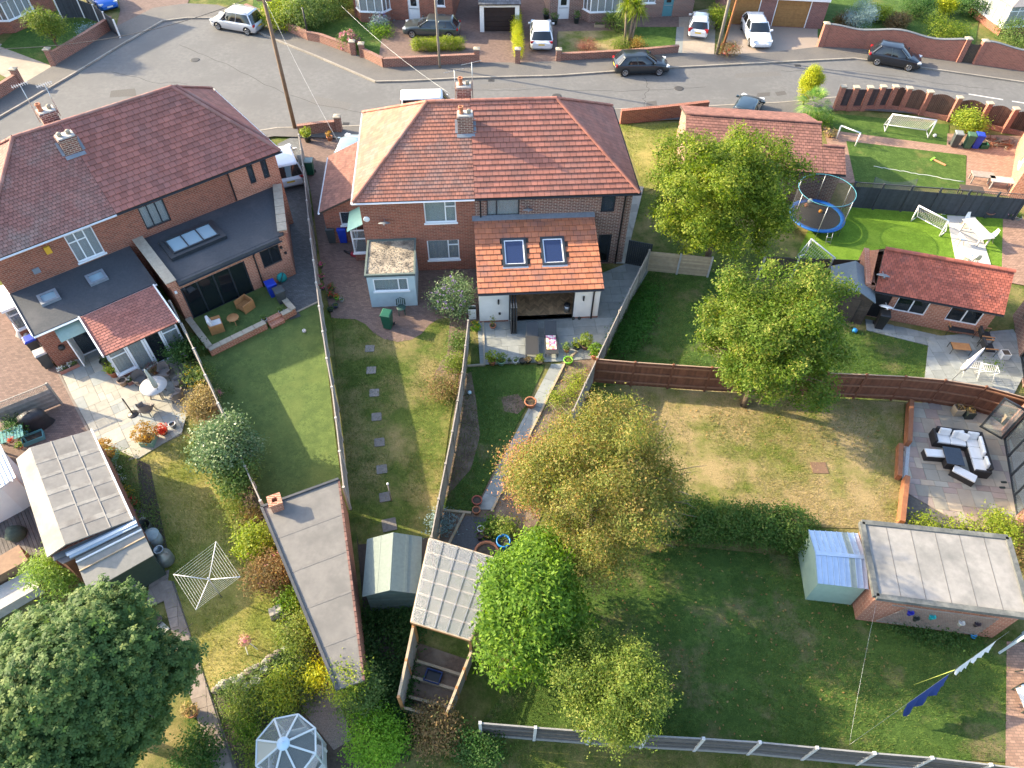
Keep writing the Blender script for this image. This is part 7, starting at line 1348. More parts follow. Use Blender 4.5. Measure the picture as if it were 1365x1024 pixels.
for i, a in enumerate((
 ('bright yellow-leaved plant in a clay pot at the patio corner', (656,485), .2,.28, clay, lf_yellow, .32,.6,420,.1), ('yellow-green plant in a sage pot on the patio edge', (668,485), .22,.28, plastic_g, lf_olive, .3,.4,320,.09), ('small seedling in a grey pot between sage pot and dark pots', (679,484), .12,.2, pot_c, lf_mid, .12,.15,60,.08), ('white pot with a small green plant on the patio edge', (687,484), .13,.2, white_paint, lf_mid, .14,.18,80,.08), ('bare dark pot beside a twiggy pot on the patio edge', (696,484), .16,.24, pot_b, None), ('twiggy plant in a dark pot on the patio edge', (704,483), .17,.24, pot_b, lf_brown, .17,.25,80,.07), ('golden leafy plant in a dark bowl beside the path', (719,484), .22,.2, pot_b, lf_yellow, .3,.4,380,.09),
 ('lime green tub of seedlings at the head of the path', (757,484), .23,.26, lime_p, lf_yellow, .2,.15,160,.06), ('leafy plant in a small orange pot above the lime tub', (755,469), .15,.22, clay, lf_mid, .22,.35,200,.1), ('yellowing plant in a black pot beside the olive tree pot', (768,465), .2,.24, pot_b, lf_yellow, .22,.4,220,.08), ('little olive tree in a brown bowl pot', (780,464), .27,.32, mat('pot_brown', (.2,.12,.08), (.16,.095,.06), 5), lf_olive, .35,.7,520,.1), ('leafy shrub in an orange clay pot by the patio fence corner', (792,477), .22,.35, clay, lf_vivid, .38,.6,620,.12), ('thin sapling in a clay pot against the white wall', (657,437), .17,.2, clay, lf_olive, .15,.9,80,.09), ('orange sunflower-like plant in the bed beside the narrow fence', (634,440), .1,.05, soil_dark, lf_vivid, .25,.6,240,.12), ('terracotta pot of leaves standing on the paving path', (707,541), .28,.36, clay, lf_brown, .2,.1,60,.07), ('clay pot with red rim on the path end', (636,671), .22,.3, mat('pot_red', (.35,.10,.07), (.28,.08,.055), 5), None), ('smaller clay pot below the red-rimmed pot on the path end', (635,684), .17,.3, clay, None), ('white enamel pot by the gravel corner', (641,709), .14,.3, white_paint, None), ('purple-brown glazed pot beside the white enamel pot', (640,718), .15,.3, mat('pot_plum', (.08,.04,.05), (.06,.03,.04), 5, rough=.3), None), ('yellow-orange clay pot lying behind the big bowl', (650,714), .2,.24, mat('pot_amber', (.45,.24,.06), (.38,.2,.05), 5), None), ('huge terracotta bowl of earth in front of the clear-roofed shelter', (649,742), .5,.38, clay, None), ('blue plastic water barrel beside the laurel', (671,730), .28,.62, mat('barrel_blue', (.01,.16,.5), (.012,.19,.56), 4, rough=.35), None), ('small clay pot tucked behind the blue barrel', (664,741), .15,.25, clay, None),
 ('clay pot of feathery grass at the conservatory left corner', (154,501), .25,.4, clay, lf_yellow, .3,.45,340,.1), ('empty stone-coloured pot by the conservatory corner', (166,513), .22,.38, mat('pot_stone', (.33,.24,.18), (.28,.2,.15), 5), None), ('dark pot of trailing leaves left of the conservatory', (142,487), .22,.35, pot_b, lf_mid, .25,.2,160,.08), ('trough of coral flowers below the glazed conservatory doors', (208,497), .2,.25, clay, lf_brown, .35,.3,420,.08), ('red-leaved plant in a bowl at the patio edge', (219,578), .2,.2, clay, leafmat('leaf_red', (.35,.03,.02), (.45,.05,.03), (.5,.1,.06)), .3,.3,340,.1), ('grey bucket at the patio corner by the tan shrub', (232,570), .15,.3, galv, None),
 ('red geraniums in pots by the long fence', (443,388), .15,.2, pot_b, lf_mid, .25,.25,220,.08), ('magenta flowering pot near the red geraniums', (441,396), .15,.2, pot_b, lf_mid, .22,.2,180,.08), ('lime green pot beside the red geraniums', (449,399), .14,.2, lime_p, lf_vivid, .15,.15,100,.08), ('pale pot standing apart on the block paving', (456,402), .12,.18, pot_c, lf_mid, .1,.1,50,.07), ('dark pot at the lawn corner by the long fence', (441,415), .16,.2, pot_b, lf_ivy, .15,.12,90,.07), ('dark blue glazed pot beside the dark lawn-corner pot', (448,410), .16,.2, mat('pot_navy', (.03,.05,.1), (.025,.04,.085), 4, rough=.3), lf_mid, .15,.15,90,.07), ('green plant in a tall dark pot at the road end of the drive', (411,189), .25,.45, pot_b, lf_yellow, .4,.6,420,.12), ('orange flowering pot beside the drive entrance wall', (440,187), .2,.3, clay, lf_orange, .25,.35,200,.1),
 ('tall plant in a black pot by the white front door', (768,31), .25,.5, pot_b, lf_mid, .3,.5,240,.12), ('second black pot left of the white front door', (739,33), .28,.5, pot_b, lf_mid, .35,.5,240,.12), ('dark pot beside the white hatchback drive', (728,25), .28,.4, pot_b, lf_mid, .4,.4,240,.12), ('terracotta pot of dry grass beside the path under the maple', (259,952), .2,.3, clay, lf_tan, .28,.4,260,.1), ('black rubber tub at the lawn corner by the path', (211,829), .2,.2, pot_b, None), ('orange flower pot on the bench by the dark green shed', (173,790), .12,.16, clay, lf_orange, .12,.12,60,.07), ('spiky brown palm seedling in the gravel by the tiled porch', (1105,182), .2,.1, clay, lf_tan, .5,.5,240,.16), ('pink flowering pot by the pale paving edge', (1342,291), .18,.25, pot_b, lf_mid, .25,.25,180,.09), ('grey-green pot by the trellised fence end', (1356,293), .18,.25, pot_c, lf_mid, .25,.25,180,.09))):
    l, px, r, h, m = a[:5]; kw = dict(plant=a[5], pr=a[6], ph=a[7], n=a[8], size=a[9]) if a[5] else {}
    fl = fl_red if 'red geranium' in l else fl_magenta if 'magenta' in l else fl_yellow if 'sunflower' in l else fl_pink if ('coral' in l or 'pink' in l) else None
    pot(l, px, r, h, m, seed=200+i, flowers=fl, **kw)
for i, (px, l) in enumerate((((428,357),'upper'),((429,372),'middle'),((430,386),'lower'))): pot(f'{l} magenta petunia basket hung on the drive side of the long fence', px, .13,.18, pot_b, lf_mid, .18,.16,100,.07, 300+i, fl_magenta, z=.9, name='hanging_basket')
for i, (px, l, m, fm) in enumerate((((148,612),'orange-leaved shrub in a sage green box at the garage corner',plastic_g,lf_orange),((200,590),'orange and lime shrub in a sage green box on the patio edge',plastic_g,lf_orange))): pot(l, px, .3,.35, m, fm, .55,.8,1100,.1, 310+i, square=True)
def trough(label, px, rz, L, m, fm=None, fl=None, seed=1):
    t = T('flower_trough', label, 'planter', px, rz); mb = MB(); mb.box(-L/2,L/2,-.14,.14,0,.24); mb.build('trough', m, t); mb = MB(); mb.box(-L/2+.03,L/2-.03,-.11,.11,.24,.245); mb.build('soil', soil_dark, t)
    if fm: foliage(t, [(-L*.25,0,.3,L*.28,.15,.14),(L*.25,0,.3,L*.28,.15,.14)], 260, .07, fm, seed, per=5, clump=.04, name='plants')
    if fl: foliage(t, [(-L*.25,0,.34,L*.28,.15,.14),(L*.25,0,.34,L*.28,.15,.14)], 120, .08, fl, seed, per=4, clump=.03, name='flowers')
trough('pink trough of white flowers by the left house door', (94,493), 40, .9, mat('trough_pink', (.36,.17,.13), (.3,.14,.11), 5), lf_mid, fl_white, 1); trough('pink trough of white flowers under the conservatory window', (183,508), 38, .85, MATS['trough_pink'], lf_mid, fl_white, 2); trough('timber trough beside the white bay in the street', (799,36), 0, .9, wood_pale, lf_mid, None, 3)
for i, (x, y, fl, l) in enumerate(((152,624,fl_white,'white petunias nearest the orange box shrub'),(160,640,fl_white,'second clump of white petunias beside the felt garage'),(170,655,fl_yellow,'small yellow flowers in the garage bed'),(174,672,fl_red,'red geranium clump beside the felt garage'),(180,686,fl_violet,'violet petunias beside the felt garage'),(185,697,fl_white,'white flowers near the barrels'),(298,520,fl_pink,'pale pink flowers poking past the lawn fence'))): shrub(l, (x,y), .3, .35, 260, .08, lf_mid, 320+i, name='flower_clump', cat='flowers', stems=False, flowers=(fl,150,.075,5))
# patio dining set
tc = P(212,527); t = thing('patio_table', 'round pale patio table with grey rattan chairs around it', 'table', tc); mb = MB(); mb.lathe([(0,.70),(.6,.70),(.62,.72),(.62,.74),(0,.745)],n=28); mb.build('tabletop', mat('table_pale', (.52,.5,.48), (.46,.44,.42), 4, rough=.5), t)
for k in range(4): a = R_(45+90*k); mb = MB(); mb.beam((.2*math.cos(a),.2*math.sin(a),.7),(.42*math.cos(a),.42*math.sin(a),0),.05); mb.build('leg', rattan_grey, t)
def tubchair(label, loc, rz, m, cm=None, group=None, w=.56):
    t = thing('armchair', label, 'chair', loc, rz, group); h = w/2; mb = MB(); mb.box(-h,h,-h,h,.36,.44); mb.build('seat', cm or m, t)
    G = [[(h*1.05*math.sin(a)*s,-h*1.05*math.cos(a)*s*-1,z) for a in [math.pi*(-.75+1.5*k/12) for k in range(13)]] for z, s in ((.3,.95),(.62,1.05),(.84,1.12))]
    for i, z in enumerate((.62,.84)): G[i+1] = [(x,y,(z if abs(math.atan2(x,y)) < 1.2 else .62)) for x, y, _ in G[i+1]]
    mb = MB(); mb.grid(G); mb.grid([[(x*.9,y*.9,z) for x,y,z in r] for r in G][::-1]); mb.build('backrest', m, t)
    for sx in (-1,1):
        for sy in (-1,1): mb = MB(); mb.beam((sx*h*.8,sy*h*.8,.36),(sx*h*.9,sy*h*.9,0),.04); mb.build('leg', m, t)
    return t
for i, (px, l) in enumerate((((192,514),'nearest the conservatory trough'),((224,503),'below the coral flower trough'),((243,518),'beside the yellow daisies'),((241,535),'between table and tan shrub'),((199,551),'beside the parasol base'))): p = P(*px); d = tc-p; tubchair(f'grey rattan tub chair at the round table, {l}', p, math.atan2(d.y,d.x)+math.pi/2, rattan_grey)
def parasol(label, px, h, m, lean=(0,0), L=1.3, r=.13):
    t = T('closed_parasol', label, 'parasol', px); a, b = Vector((0,0,0)), Vector((lean[0],lean[1],h)); mb = MB(); mb.tube([a,b],.022,8); mb.build('pole', galv, t); mb = MB(); q = [a.lerp(b,1-L/b.length*f) for f in (0,.1,.5,.85,1)]; mb.tube([p for p in q],[.015,.05,r*.7,r,r*.85],10); mb.build('canopy', m, t)
parasol('closed pale parasol standing through the round patio table', (219,532), 2.3, mat('canvas_sage', (.42,.44,.38), (.36,.38,.33), 4), (-.05,-.1)); parasol('closed white parasol with lilac print in its stand by the brown fence', (1268,508), 2.3, mat('canvas_white', (.72,.7,.7), (.6,.55,.62), 3), (.55,.15), 1.5, .16)
t = T('parasol_base', 'black parasol base with short upright tube on the stone patio', 'parasol base', (178,553)); mb = MB(); mb.lathe([(.26,0),(.26,.05),(.2,.08),(.06,.1),(.04,.12)],n=18); mb.build('foot', black_plastic, t); mb = MB(); mb.tube([(0,0,.1),(-.12,.1,1.1)],.03,8); mb.build('tube', black_plastic, t)
# barbecue under cover, garden table
t = T('barbecue', 'barbecue under a crumpled black cover by the timber screen', 'barbecue', (52,568), 30); mb = MB(); r = np.random.default_rng(3); G = [[(math.cos(a)*(.62*s+r.normal()*.03),math.sin(a)*(.36*s+r.normal()*.03),z+r.normal()*.02) for a in [2*math.pi*k/16 for k in range(16)]] for z, s in ((0,1.08),(.3,1.0),(.65,.95),(.88,.85),(.98,.5),(1.0,.08))]; mb.grid(G, close=True); mb.build('cover', mat('cover_black', (.03,.03,.033), (.02,.02,.022), 8, rough=.5, bump=.3), t)
t = T('garden_table', 'slatted teal garden table with potted plants beside the white shed', 'table', (22,592), 30)
for k in range(9): mb = MB(); mb.box(-.6+k*.135,-.6+k*.135+.11,-.38,.38,.68,.71); mb.build('slat', mat('teal_paint', (.10,.26,.25), (.08,.22,.21), 5), t)
for sx in (-1,1):
    for sy in (-1,1): mb = MB(); mb.beam((sx*.5,sy*.3,0),(sx*.5,sy*.3,.68),.06); mb.build('leg', MATS['teal_paint'], t)
p = P(22,592,.72); pot('small red plant on the teal slatted table', p+Vector((-.25,.1,0)), .12,.14, clay, leafmat('leaf_red'), .12,.12,60,.07, 340); pot('lime plant on the teal slatted table', p+Vector((.3,-.2,0)), .13,.14, clay, lf_vivid, .17,.15,110,.08, 341); shrub('dark green bush beside the covered barbecue', (20,570), .5, .9, 1400, .1, lf_ivy, 342)
# barrels, churn
for i, (px, r, h, m, l) in enumerate((((199,712),.3,.75,pot_b,'open black water butt at the end of the garage bed'),((210,724),.3,.7,mat('dustbin', (.26,.33,.34), (.2,.26,.27), 5, rough=.5),'round grey-green lidded dustbin beside the milk churn'))):
    t = T('water_butt' if i == 0 else 'dustbin', l, 'barrel', px); mb = MB(); mb.lathe([(r*.85,0),(r,h*.5),(r*.97,h),(r*.9,h),(r*.9,h*.6),(0,h*.6)],n=20); mb.build('body', m, t)
    if i: mb = MB(); mb.lathe([(r*1.05,h+.002),(r*1.05,h+.04),(r*.4,h+.09),(0,h+.1)],n=20); mb.build('lid', MATS['dustbin'], t)
t = T('milk_churn', 'old galvanised milk churn beside the lidded dustbin', 'churn', (223,748)); mb = MB(); mb.lathe([(.3,0),(.32,.05),(.32,.5),(.3,.55),(.17,.78),(.15,.82),(.15,.95),(.2,1.0),(.19,1.02),(.13,1.0),(.13,.7)],n=24); mb.build('body', mat('churn_steel', (.28,.32,.34), (.21,.24,.26), 6, rough=.45, metal=.6), t)
for s in (-1,1): mb = MB(); mb.tube([(s*.17,0,.8),(s*.27,0,.82),(s*.28,0,.72),(s*.24,0,.62)],.015,6); mb.build('handle', galv, t)
for i, (px, r, l) in enumerate((((903,238),.42,'large black barrel lying by the tiled garage corner'),((911,228),.4,'second black barrel behind the first at the garage corner'))):
    t = T('barrel', l, 'barrel', px); mb = MB(); mb.lathe([(r*.8,0),(r,.2),(r,.8),(r*.85,1.0),(r*.3,1.05),(0,1.05)],n=18); mb.build('body', black_plastic, t)
# rotary washing line
c = P(275,768,1.9); t = thing('rotary_clothes_line', 'square rotary clothes line opened over the shaded yellow lawn', 'clothes line', (c.x,c.y,0)); mb = MB(); mb.tube([(0,0,-.05),(0,0,1.75)],.025,8); mb.build('pole', galv, t)
tips = [P(x,y,1.95)-Vector((c.x,c.y,0)) for x, y in ((288,722),(320,769),(261,813),(231,766))]
for q in tips: mb = MB(); mb.tube([(0,0,1.6),q],.018,6); mb.build('arm', mat('arm_white', (.7,.7,.68), (.6,.6,.58), 5), t)
mb = MB(); hub = Vector((0,0,1.6))
for k in range(9):
    f = .25+.75*k/8
    for i in range(4): mb.tube([hub.lerp(tips[i],f),hub.lerp(tips[(i+1)%4],f)],.0035,4,cap=False)
stuff(mb.build('lines', white_paint, t))
# stepping stones, post, small lawn things
for i, px in enumerate(((493,465),(495,494),(499,524),(502,556),(506,590),(509,626),(513,663),(519,700))):
    p = P(*px); mb = MB(); s = .235 if i < 7 else .3; rz = R_(4+i*1.5); mb.tf = Matrix.Translation((p.x,p.y,0)) @ Matrix.Rotation(rz,4,'Z'); mb.prism([(-s+.03,-s),(s-.03,-s),(s,-s+.03),(s,s-.03),(s-.03,s),(-s+.03,s),(-s,s-.03),(-s,-s+.03)],0,.035); o = mb.build('stepping_stone', mat('stone_step', (.22,.2,.18), (.15,.135,.12), 9, oi=.2, bump=.5, bscale=30))
    tag(o, f"square grey stepping stone, {('first','second','third','fourth','fifth','sixth','seventh')[i]} from the curved block paving" if i < 7 else 'wider stepping stone in front of the green apex shed', 'stepping stone', 'stepping stones in the central lawn' if i < 7 else None)
t = T('clothes_post', 'thin white-topped clothes post beside the stepping stones', 'post', (522,668)); mb = MB(); mb.tube([(0,0,0),(0,0,1.35)],.03,8); mb.build('shaft', wood_grey, t); mb = MB(); mb.lathe([(.05,1.35),(.05,1.42),(0,1.44)],n=10); mb.build('cap', white_paint, t)
def ball(label, px, r, m, z=0): t = T('ball', label, 'ball', px, 0, z); mb = MB(); mb.lathe([(r*math.sin(math.pi*k/10)+1e-5,r-r*math.cos(math.pi*k/10)) for k in range(11)],n=16); mb.build('shell', m, t)
ball_w = mat('ball_white', (.7,.7,.7), (.25,.25,.27), 14, lo=.5, hi=.53); ball_b = mat('ball_blue', (.03,.28,.6), (.02,.2,.5), 5, rough=.4)
for a in (('white football on the artificial lawn by the fence',(406,443),.11,ball_w),('blue ball on the shaded lawn near the tiled outbuilding',(1138,443),.14,ball_b),('white ball on the shaded lawn under the round tree',(1117,477),.11,ball_w),('blue ball on the grass by the orange garage',(1296,849),.12,ball_b),('white ball in front of the big goal',(1245,183),.13,ball_w),('small pale blue bowl on the lawn by the narrow fence',(626,525),.1,mat('bowl_blue', (.45,.6,.66), (.4,.55,.6), 4)),('grey ball on the trampoline bed',(1079,271),.16,pot_c),('orange ball lying on the trampoline',(1093,284),.12,mat('ball_orange', (.6,.25,.03), (.5,.2,.03), 4)),('brown ball among balls on the trampoline',(1074,276),.13,clay),('blue ball near the pillar fence',(1174,143),.16,ball_b)): ball(a[0], a[1], a[2], a[3], .62 if 'trampoline' in a[0] else 0)
# garden machine, hose reel, door mat
t = T('garden_blower', 'red and black garden blower lying on the block paving', 'blower', (473,342), -20); mb = MB(); mb.obox((0,0,.16),(.4,.26,.24)); mb.build('motor', mat('red_plastic', (.4,.03,.05), (.33,.025,.04), 4, rough=.4), t, bevel=.05); mb = MB(); mb.tube([(-.15,0,.14),(-.75,.12,.1)],[.09,.06],10); mb.build('nozzle', black_plastic, t); mb = MB(); mb.tube([(-.1,0,.28),(0,0,.38),(.15,0,.3)],.025,6); mb.build('handle', black_plastic, t)
t = T('hose_reel', 'turquoise hose reel by the brick extension wall', 'hose reel', (377,375), 35); mb = MB(); mb.tf = Matrix.Translation((0,0,.3)) @ Matrix.Rotation(R_(90),4,'X'); mb.lathe([(.1,-.16),(.26,-.15),(.27,0),(.26,.15),(.1,.16)],n=18); mb.build('drum', mat('hose_teal', (.03,.36,.33), (.025,.3,.28), 12), t); mb = MB(); mb.beam((-.25,-.2,0),(.1,-.2,.7),.03); mb.beam((-.25,.2,0),(.1,.2,.7),.03); mb.build('frame', grey_plastic, t)
t = T('manhole_cover', 'brown square inspection cover in the dry lawn', 'cover', (1092,624), 0); mb = MB(); mb.box(-.35,.35,-.3,.3,0,.03); mb.build('lid', mat('rust_lid', (.2,.12,.075), (.15,.09,.06), 7), t)
mb = MB(); mb.obox((0,0,.022),(.6,.45,.02)); o = mb.build('rubber_mat', grey_plastic); o.location = P(392,421); o.rotation_euler = (0,0,R_(30)); tag(o, 'dark rubber mat on the artificial lawn below the drive edge', 'mat')
# terrace armchairs
RA = Matrix.Rotation(AA,3,'Z')
def slatchair(label, x, y, rz, cush):
    t = thing('slatted_armchair', label, 'chair', OA+RA@Vector((x,y,.2)), AA+R_(rz)); 
    for k in range(6): mb = MB(); mb.box(-.3,.3,-.3+k*.1,-.3+k*.1+.07,.25,.28); mb.build('seat_slat', wood_orange, t)
    for s in (-1,1): mb = MB(); mb.box(s*.34-.035,s*.34+.035,-.33,.36,.0,.55); mb.build('side_panel', wood_orange, t)
    mb = MB(); mb.box(-.305,.305,.3,.36,.1,.62); mb.build('back_panel', wood_orange, t); mb = MB(); mb.box(-.305,.305,-.33,-.28,.1,.28); mb.build('front_rail', wood_orange, t)
    if cush: mb = MB(); mb.box(-.29,.29,-.3,.2,.285,.42); mb.build('seat_cushion', cushion, t, bevel=.04); mb = MB(); mb.obox((0,.24,.62),(.58,.15,.5),rx=-.25); mb.build('back_cushion', cushion, t, bevel=.05)
slatchair('slatted wooden armchair with white cushions on the walled terrace', 6.25, -5.75, 78, True); slatchair('slatted wooden armchair without cushions on the walled terrace', 8.1, -5.25, -75, False)
t = thing('round_side_table', 'small round wooden table between the terrace armchairs', 'table', OA+RA@Vector((7.15,-5.9,.2)), AA); mb = MB(); mb.lathe([(0,.36),(.3,.36),(.31,.38),(.3,.4),(0,.4)],n=22); mb.build('tabletop', wood_orange, t)
for k in range(3): a = 2.1*k+.4; mb = MB(); mb.beam((.15*math.cos(a),.15*math.sin(a),.36),(.25*math.cos(a),.25*math.sin(a),0),.035); mb.build('leg', wood_orange, t)
for x, l in ((8.42,'left'),(9.4,'right')): pot(f'leafy pot beside the terrace step, on its {"conservatory" if x < 9 else "bins"} side', OA+RA@Vector((x,-6.85,.2)), .14,.22, pot_c, lf_mid, .2,.3,140,.09, 350)
# porch side: green metal chair
t = T('metal_chair', 'dark green metal chair against the pale blue porch', 'chair', (536,418), 10); gm_ = mat('chair_green', (.03,.075,.065), (.025,.06,.052), 5, rough=.4); mb = MB(); mb.lathe([(0,.43),(.24,.43),(.25,.45),(.24,.46),(0,.46)],n=18); mb.build('seat', gm_, t)
for k in range(4): a = R_(45+90*k); mb = MB(); mb.beam((.18*math.cos(a),.18*math.sin(a),.43),(.25*math.cos(a),.25*math.sin(a),0),.03); mb.build('leg', gm_, t)
for k in range(5): x = -.2+k*.1; mb = MB(); mb.beam((x,.22,.45),(x,.28,.85-.15*abs(x)),.05,.015); mb.build('back_slat', gm_, t)
mb = MB(); mb.tube([(-.24,.2,.45),(-.22,.28,.8),(0,.3,.9),(.22,.28,.8),(.24,.2,.45)],.018,6); mb.build('back_frame', gm_, t)
# sun loungers
def lounger(label, px, rz, towel):
    t = T('sun_lounger', label, 'sun lounger', px, rz, .05); fm = mat('lounger_frame', (.05,.055,.06), (.04,.045,.05), 5, rough=.5); mb = MB()
    for s in (-1,1): m2 = MB(); m2.beam((s*.32,-1.0,.28),(s*.32,.35,.28),.05,.05); m2.build('side_rail', fm, t)
    mb.box(-.3,.3,-1.0,.3,.29,.31); mb.build('bed', mat('lounger_mesh', (.04,.041,.044), (.03,.031,.034), 40), t); mb = MB(); mb.obox((0,.62,.5),(.62,.78,.05),rx=R_(35)); mb.build('backrest', MATS['lounger_frame'], t, bevel=.02)
    for x in (-.3,.3):
        for y in (-.9,.25): mb = MB(); mb.beam((x,y,.28),(x,y-.05,0),.04); mb.build('leg', fm, t)
    if towel:
        mb = MB(); G = [[(-.26,y,z),(-.1,y,z+.012),(.1,y,z+.01),(.26,y,z)] for y, z in ((.25,.345),(-.1,.325),(-.4,.325),(-.72,.325))]; mb.grid(G); o = mb.build('towel', mat('towel_print', (.66,.6,.6), (.55,.06,.22), 5, lo=.5, hi=.55, c3=(.6,.5,.12), s3=3.0, w3=.62)); o.location = P(*px,.05); o.rotation_euler = (0,0,R_(rz)); tag(o, 'pink and white printed towel spread on a dark sun lounger', 'towel')
lounger('dark sun lounger on the grey patio without a towel', (709,459), 0, False); lounger('dark sun lounger under a pink printed towel', (734,458), 2, True)
for i, (px, l) in enumerate((((764,426),'dark'),((772,426),'small'))): ball(f'{l} shoe shape left by the patio doorway', px, .09, pot_b)
t = T('folding_chairs', 'folded white and black chairs stacked beside the extension wall', 'chairs', (631,425), 5)
for k in range(3): mb = MB(); mb.obox((-.05,-.1+k*.16,.42),(.4,.05,.8),rx=.15); mb.build('folded_chair', pot_b if k%2 else white_paint, t)
# outdoor sofa set on the rose paving
sc_ = P(1278,612); t = thing('corner_sofa', 'dark rattan corner sofa with white cushions on the rose paving', 'sofa', sc_, R_(-9)); t.scale = (.86,.86,.9)
for q, nm in (((-1.2,1.0,.55,1.25,0,.36),'base'),((.35,1.0,-1.0,.549,0,.36),'base'),((-1.2,1.12,1.25,1.38,0,.82),'backrest'),((1.0,1.12,-1.0,1.249,0,.82),'backrest'),((-1.32,-1.2,.55,1.38,0,.6),'armrest'),((.35,1.12,-1.12,-1.0,0,.6),'armrest')): mb = MB(); mb.box(*q); mb.build(nm, rattan, t)
for q in ((-1.18,-.5,.57,1.2),(-.48,.3,.57,1.2),(.37,.96,.57,1.2),(.37,.96,-.2,.55),(.37,.96,-.97,-.22)): mb = MB(); mb.box(*q,.365,.5); mb.build('seat_cushion', cushion, t, bevel=.04)
for x, y, rz in ((-.8,1.15,0),(-.15,1.12,12),(.1,1.0,-20),(.62,1.15,0),(.95,.75,90),(.93,.2,88),(.93,-.55,92)): mb = MB(); mb.tf = Matrix.Translation((x,y,.7)) @ Matrix.Rotation(R_(rz),4,'Z'); mb.obox((0,0,0),(.58,.16,.42),rx=-.3); mb.build('back_cushion', cushion, t, bevel=.06)
t = thing('rattan_table', 'dark slatted rattan dining table inside the corner sofa', 'table', P(1266,614), R_(-9)); t.scale = (.86,.86,.9); mb = MB(); mb.box(-.6,.3,-.75,.35,.6,.64)
for k in range(9): m2 = MB(); m2.box(-.6+k*.1,-.6+k*.1+.09,-.75,.35,.641,.66); m2.build('top_slat', mat('table_slate', (.05,.065,.085), (.04,.052,.07), 5, rough=.35), t)
mb.build('tabletop', rattan, t); mb = MB(); mb.box(-.5,.2,-.65,.25,0,.599); mb.build('pedestal', rattan, t)
for i, (px, rz, l) in enumerate((((1243,611),-4,'on the sleeper wall side of'),((1280,638),-38,'on the garage side of'))):
    t = T('rattan_footstool', f'dark rattan footstool with white cushion {l} the rattan table', 'footstool', px, rz); mb = MB(); mb.box(-.5,.5,-.22,.22,0,.36); mb.build('base', rattan, t); mb = MB(); mb.box(-.49,.49,-.21,.21,.361,.45); mb.build('cushion', cushion, t, bevel=.03)
for i, (px, l) in enumerate((((1337,644),'upper'),((1335,651),'lower'))): mb = MB(); mb.obox((0,0,.07),(.26,.1,.07)); o = mb.build('shoe', pot_b, bevel=.03); o.location = P(*px); tag(o, f'black shoe by the sliding door, the {l} of a pair' if i else 'black shoe by the sliding door, nearer the open door leaf', 'shoe')
# fence-side bench with stone pots
t = T('pallet_bench', 'rough timber shelf along the inside of the brown fence', 'bench', (1300,538), -12); 
for k, (y, z) in enumerate(((0,.9),(.02,.35))): mb = MB(); mb.box(-1.1,1.1,y,y+.25,z,z+.05); mb.build('shelf', wood_grey, t)
for x in (-1,0,1): mb = MB(); mb.box(x-.04,x+.04,.05,.13,0,.9); mb.build('leg', wood_grey, t)
for i, (px, m, l) in enumerate((((1273,552),wood_pale,'pale wooden planter box below the fence shelf'),((1288,556),pot_b,'black planter box below the fence shelf'),((1338,560),wood_pale,'pale planter box beside the open glass door'))): pot(l, px, .2,.5, m, lf_brown, .2,.2,100,.08, 360+i, square=True)
# bistro lounge set on the grey terrace
def benchchair(label, px, rz, w):
    t = T('outdoor_chair', label, 'chair', px, rz); h = w/2; bm = pot_b; mb = MB(); mb.box(-h,h,-.28,.28,.34,.42); mb.build('seat', mat('seat_black', (.03,.032,.036), (.024,.026,.03), 6), t, bevel=.02); mb = MB(); mb.obox((0,.3,.6),(w,.1,.45),rx=-.2); mb.build('backrest', MATS['seat_black'], t)
    for s in (-1,1):
        mb = MB(); mb.tube([(s*(h+.04),-.3,0),(s*(h+.04),-.3,.58),(s*(h+.04),.3,.58),(s*(h+.04),.3,0)],.02,6); mb.build('side_frame', bm, t); mb = MB(); mb.box(s*(h+.04)-.035,s*(h+.04)+.035,-.3,.32,.6,.625); mb.build('armrest', wood_orange, t)
benchchair('black outdoor two-seat sofa with wooden arms by the outbuilding', (1276,444), -10, 1.25); benchchair('black outdoor chair with wooden arms nearest the outbuilding corner', (1308,454), 80, .6); benchchair('black outdoor chair with wooden arms beside the coffee table', (1312,470), 84, .6)
t = T('coffee_table', 'wooden coffee table with black frame on the grey terrace', 'table', (1276,469), -6); mb = MB()
for k in range(5): mb = MB(); mb.box(-.45,.45,-.25+k*.1,-.25+k*.1+.09,.4,.43); mb.build('top_slat', wood_orange, t)
for s in (-1,1): mb = MB(); mb.tube([(s*.47,-.25,0),(s*.47,-.25,.4),(s*.47,.25,.4),(s*.47,.25,0)],.02,6); mb.build('side_frame', pot_b, t)
pot('white cube planter on the grey terrace', (1336,477), .2,.4, white_paint, None, square=True); shrub('small weed patch on the grey terrace', (1324,488), .28, .15, 300, .08, lf_vivid, 365, name='weed_patch', stems=False)
for i, (px, l) in enumerate((((1290,500),'beside the closed white parasol'),((1310,505),'at the house side'))):
    t = T('drying_rack', f'white framed drying rack {l}', 'drying rack', px, -10); mb = MB()
    for q in (((-.35,-.25,.8),(.35,-.25,.8)),((-.35,.25,.8),(.35,.25,.8)),((-.35,-.25,.8),(-.35,.25,.8)),((.35,-.25,.8),(.35,.25,.8))): m2 = MB(); m2.tube(q,.016,6); m2.build('frame_bar', white_paint, t)
    for k in range(8): mb.tube([(-.35+k*.1,-.25,.8),(-.35+k*.1,.25,.8)],.006,4)
    stuff(mb.build('wires', white_paint, t))
    for sx in (-1,1): m2 = MB(); m2.tube([(sx*.35,-.3,0),(sx*.35,.25,.8)],.014,6); m2.tube([(sx*.35,.3,0),(sx*.35,-.25,.8)],.014,6); m2.build('leg', white_paint, t)
